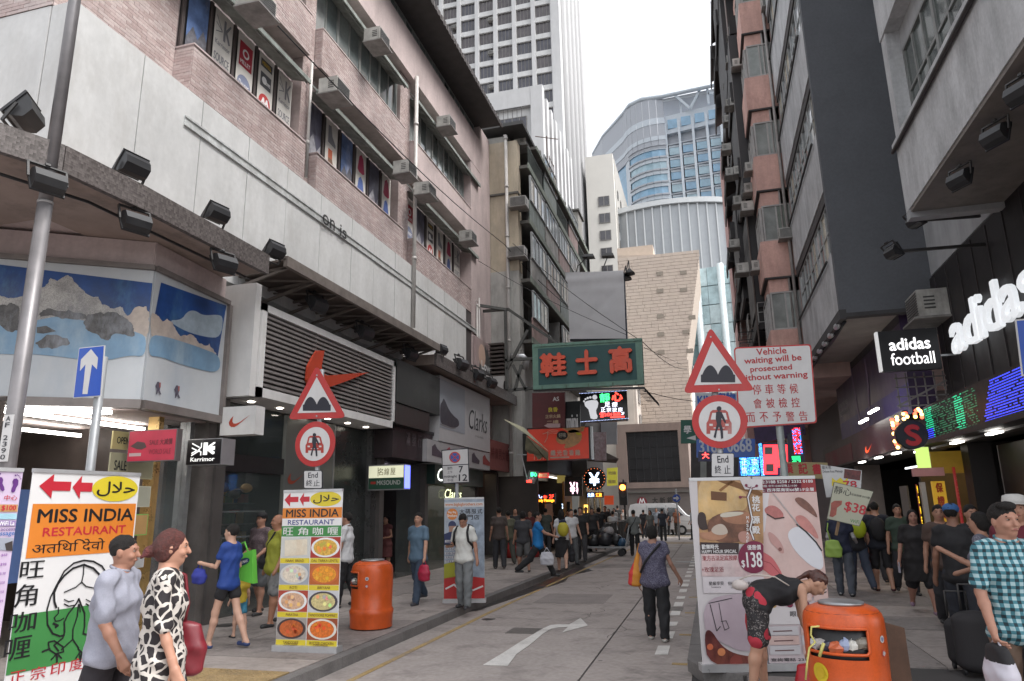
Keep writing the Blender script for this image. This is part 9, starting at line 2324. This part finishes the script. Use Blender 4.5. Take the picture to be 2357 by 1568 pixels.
t = thing('red_plastic_bag','red plastic bag behind the hip of the bending woman','bag',tuple(at(1722,1468,y=7.5))); p_ = at(1722,1468,y=7.5)
bl = MB().blob((p_.x + .05,7.5,p_.z + .14),.07,.08,.14,9,6); part('body',bl,RP,t)
part('wrist_watch',MB().tube([tuple(D['sh'][1][2] - D['sh'][1][3] * .02),tuple(D['sh'][1][2] + D['sh'][1][3] * .015)],.036,12),BLK,D['T'],local=True)
# 19 right pavement
D = person('person in navy t shirt with white sleeves and a lime tote bag',ground_at(1950,1372,.13),R_(-15),h=1.66,legs=((6,3),(-6,8)),arms=((8,12,50,10),(10,12,60,10)),top=(NAVY,.5,-.14,.02),bottom=(cloth((.07,.08,.10)),'pants',.82),hair='short',sk=skin((.45,.44,.44)),res=.014)
strapbag(D,M((.28,.42,.08),.6,.1),'lime tote bag of the navy t shirt person',[(-.17,-.02,1.38),(-.2,-.12,1.2),(-.16,-.16,1.02)],(-.12,-.2,.86),(.30,.08,.34))
D = person('figure with a fluorescent yellow backpack among the right pavement walkers',ground_at(1985,1362,.13),R_(10),h=1.68,legs=((12,4),(-14,20)),top=(cloth((.02,.02,.025)),.6,-.1,0),bottom=(DNM,'pants',.82),hair='short',res=.016)
t = thing('yellow_green_backpack','fluorescent yellow green backpack on the right pavement','backpack',wp(D,(0,-.2,1.2))); part('body',MB().blob((0,0,0),.15,.1,.19),M((.40,.48,.02),.5,.1),t,local=True)
D = person('man in black t shirt and shorts with black backpack and red bag, from behind',ground_at(2038,1362,.13),R_(-6),h=1.74,wd=1.05,legs=((8,3),(-10,16)),arms=((-2,10,8),(4,8,8)),top=(cloth((.016,.018,.028)),.6,-.13,.02),bottom=(BLKC,'shorts',.45),sk=SKIN,shoe=M((.05,.01,.015),.5,.1),res=.014)
t = thing('backpack','black backpack on the man in black shorts on the right pavement','backpack',wp(D,(0,-.19,1.18))); part('body',MB().blob((0,0,0),.16,.1,.23),BLKC,t,local=True)
bag(D,0,M((.50,.03,.02),.45,.1),'orange red plastic bag held by the man with the black backpack',.24,.36,.14,.05)
D = person('woman in loose black dress and pink shoes walking towards the camera',ground_at(2132,1412,.13),R_(174),h=1.62,wd=1.22,female=True,belly=.03,legs=((14,4),(-14,24)),arms=((6,10,14),(4,12,16)),top=(cloth((.014,.012,.013)),.7,-.36,.04),bottom=(BLKC,'shorts',.40),hair='long',sk=skin((.36,.19,.14)),shoe=M((.28,.18,.26),.5,.1),res=.013)
t = thing('paper_leaflet','folded white leaflet in the hand of the woman in black','leaflet',wp(D,tuple(D['sh'][1][2] + D['sh'][1][3] * .1))); part('sheet',MB().box(-.01,.0,-.06,.05,-.1,.06),P_((.4,.38,.45)),t,local=True)
D = person('man in black t shirt and blue cap seen from the side behind the black suitcases',(at(2200,1250,y=9.6).x,9.6,.13),R_(-25),h=1.72,wd=1.0,legs=((10,3),(-10,14)),arms=((2,10,10),(8,10,12)),top=(BLKC,.5,-.12,.0),bottom=(cloth((.02,.022,.03)),'pants',.82),hair='short',sk=skin((.24,.12,.08)),res=.014)
hc_ = D['hc']; part('cap',MB().blob(tuple(D['P_h'](0,-.01,.07)),.092,.105,.07,14,6).box(*(lambda q: (q[0] - .06,q[0] + .06,q[1],q[1] + .12,q[2],q[2] + .012))(D['P_h'](0,.07,.055))),cloth((.03,.10,.26)),D['T'],local=True)
person('woman in pale grey blouse between the cap man and the checked shirt man',(at(2262,1250,y=8.8).x,8.8,.13),R_(60),h=1.62,female=True,legs=((6,3),(-8,10)),arms=((20,20,100,20),(10,10,60,10)),top=(spots((.25,.25,.3),(.1,.1,.13),20,.5,'f'),.7,-.12,.02),bottom=(BLKC,'pants',.82),hair='bob',sk=SKIN2,res=.016)
D = person('person in dark red top and white flat cap at the right edge',(at(2350,1250,y=8.0).x,8.0,.13),R_(170),h=1.78,legs=((6,3),(-8,10)),top=(cloth((.10,.01,.02)),.6,-.12,0),bottom=(BLKC,'pants',.82),hair='short',sk=SKIN2,res=.016)
part('cap',MB().lathe([(.098,-.01),(.10,.03),(.09,.075),(.05,.09),(.01,.092)],tuple(D['P_h'](0,-.01,.065)),16).box(*(lambda q: (q[0] - .06,q[0] + .06,q[1],q[1] + .06,q[2],q[2] + .012))(D['P_h'](0,.08,.06))),cloth((.45,.44,.42)),D['T'],local=True)
# checked shirt man, nearest at right
CHK = check((.012,.03,.04),(.05,.17,.21),(.33,.47,.50),21)
yy = 5.9
D = person('man in blue and white checked shirt and khaki trousers walking towards the camera at right',(at(2342,1400,y=yy).x,yy,.13),R_(186),h=1.74,wd=1.02,legs=((14,4),(-12,18)),arms=((4,10,10,2,.6),(6,10,30,4,.7)),head=(14,2),top=(CHK,.78,-.16,.03,1),bottom=(cloth((.13,.085,.06)),'pants',.82),hair='short',sk=skin((.36,.185,.13)),res=.011,fine=True)
part('hair_fringe',MB().blob(tuple(D['P_h'](0,.035,.115)),.066,.055,.035,12,6),HAIR,D['T'],local=True)
part('shirt_pocket',MB().box(-.13,-.04,.125,.137,1.16,1.27),cloth((.02,.035,.09)),D['T'],local=True)
bag(D,1,P_((.50,.48,.54)),'black and white paper bag carried by the checked shirt man',.30,.36,.14,.04,two=(BLKC,.72))
# suitcases between them
for i,(px_,y_,w_,h_,lb) in enumerate(((2237,8.6,.42,.62,'large black suitcase standing beside the checked shirt man'),(2203,8.9,.3,.52,'smaller black suitcase behind the large one'))):
 x_ = at(px_,1400,y=y_).x; t = thing('suitcase',lb,'suitcase',(x_,y_,.13)); m = MB(); S3 = SDF(); S3.tor([((0,0,.12),w_ * .5,.14),((0,0,h_ - .1),w_ * .5,.14)],(1.,0,0),.04); v2,f2 = S3.mesh(.02)
 part('body',sdfmesh('body',v2,f2,cloth((.02,.018,.02))),None,t,local=True); part('handle',MB().tube([(-.1,0,h_),(-.1,0,h_ + .25),(.1,0,h_ + .25),(.1,0,h_)],.012,6),DARKM,t,local=True)
 for sx in (-1,1): part('wheel',MB().tube([(sx * w_ * .35 - .015,0,.035),(sx * w_ * .35 + .015,0,.035)],.035,10),BLK,t,local=True)
# litter, small clutter on the ground
rnd = random.Random(77)
for i in range(9):
 x_,y_ = (rnd.uniform(-7,-4.6),rnd.uniform(8,20)) if i % 2 else (rnd.uniform(.5,4),rnd.uniform(9,18))
 solo('litter',MB().hexa([(x_,y_,.135),(x_ + .05,y_ + .01,.135),(x_ + .06,y_ + .04,.135),(x_,y_ + .05,.135),(x_,y_,.14),(x_ + .05,y_ + .01,.15),(x_ + .06,y_ + .04,.14),(x_,y_ + .05,.145)]),P_((.4,.38,.36)),'tiny scrap of pale paper litter on the pavement','litter','paper scraps on the pavements')
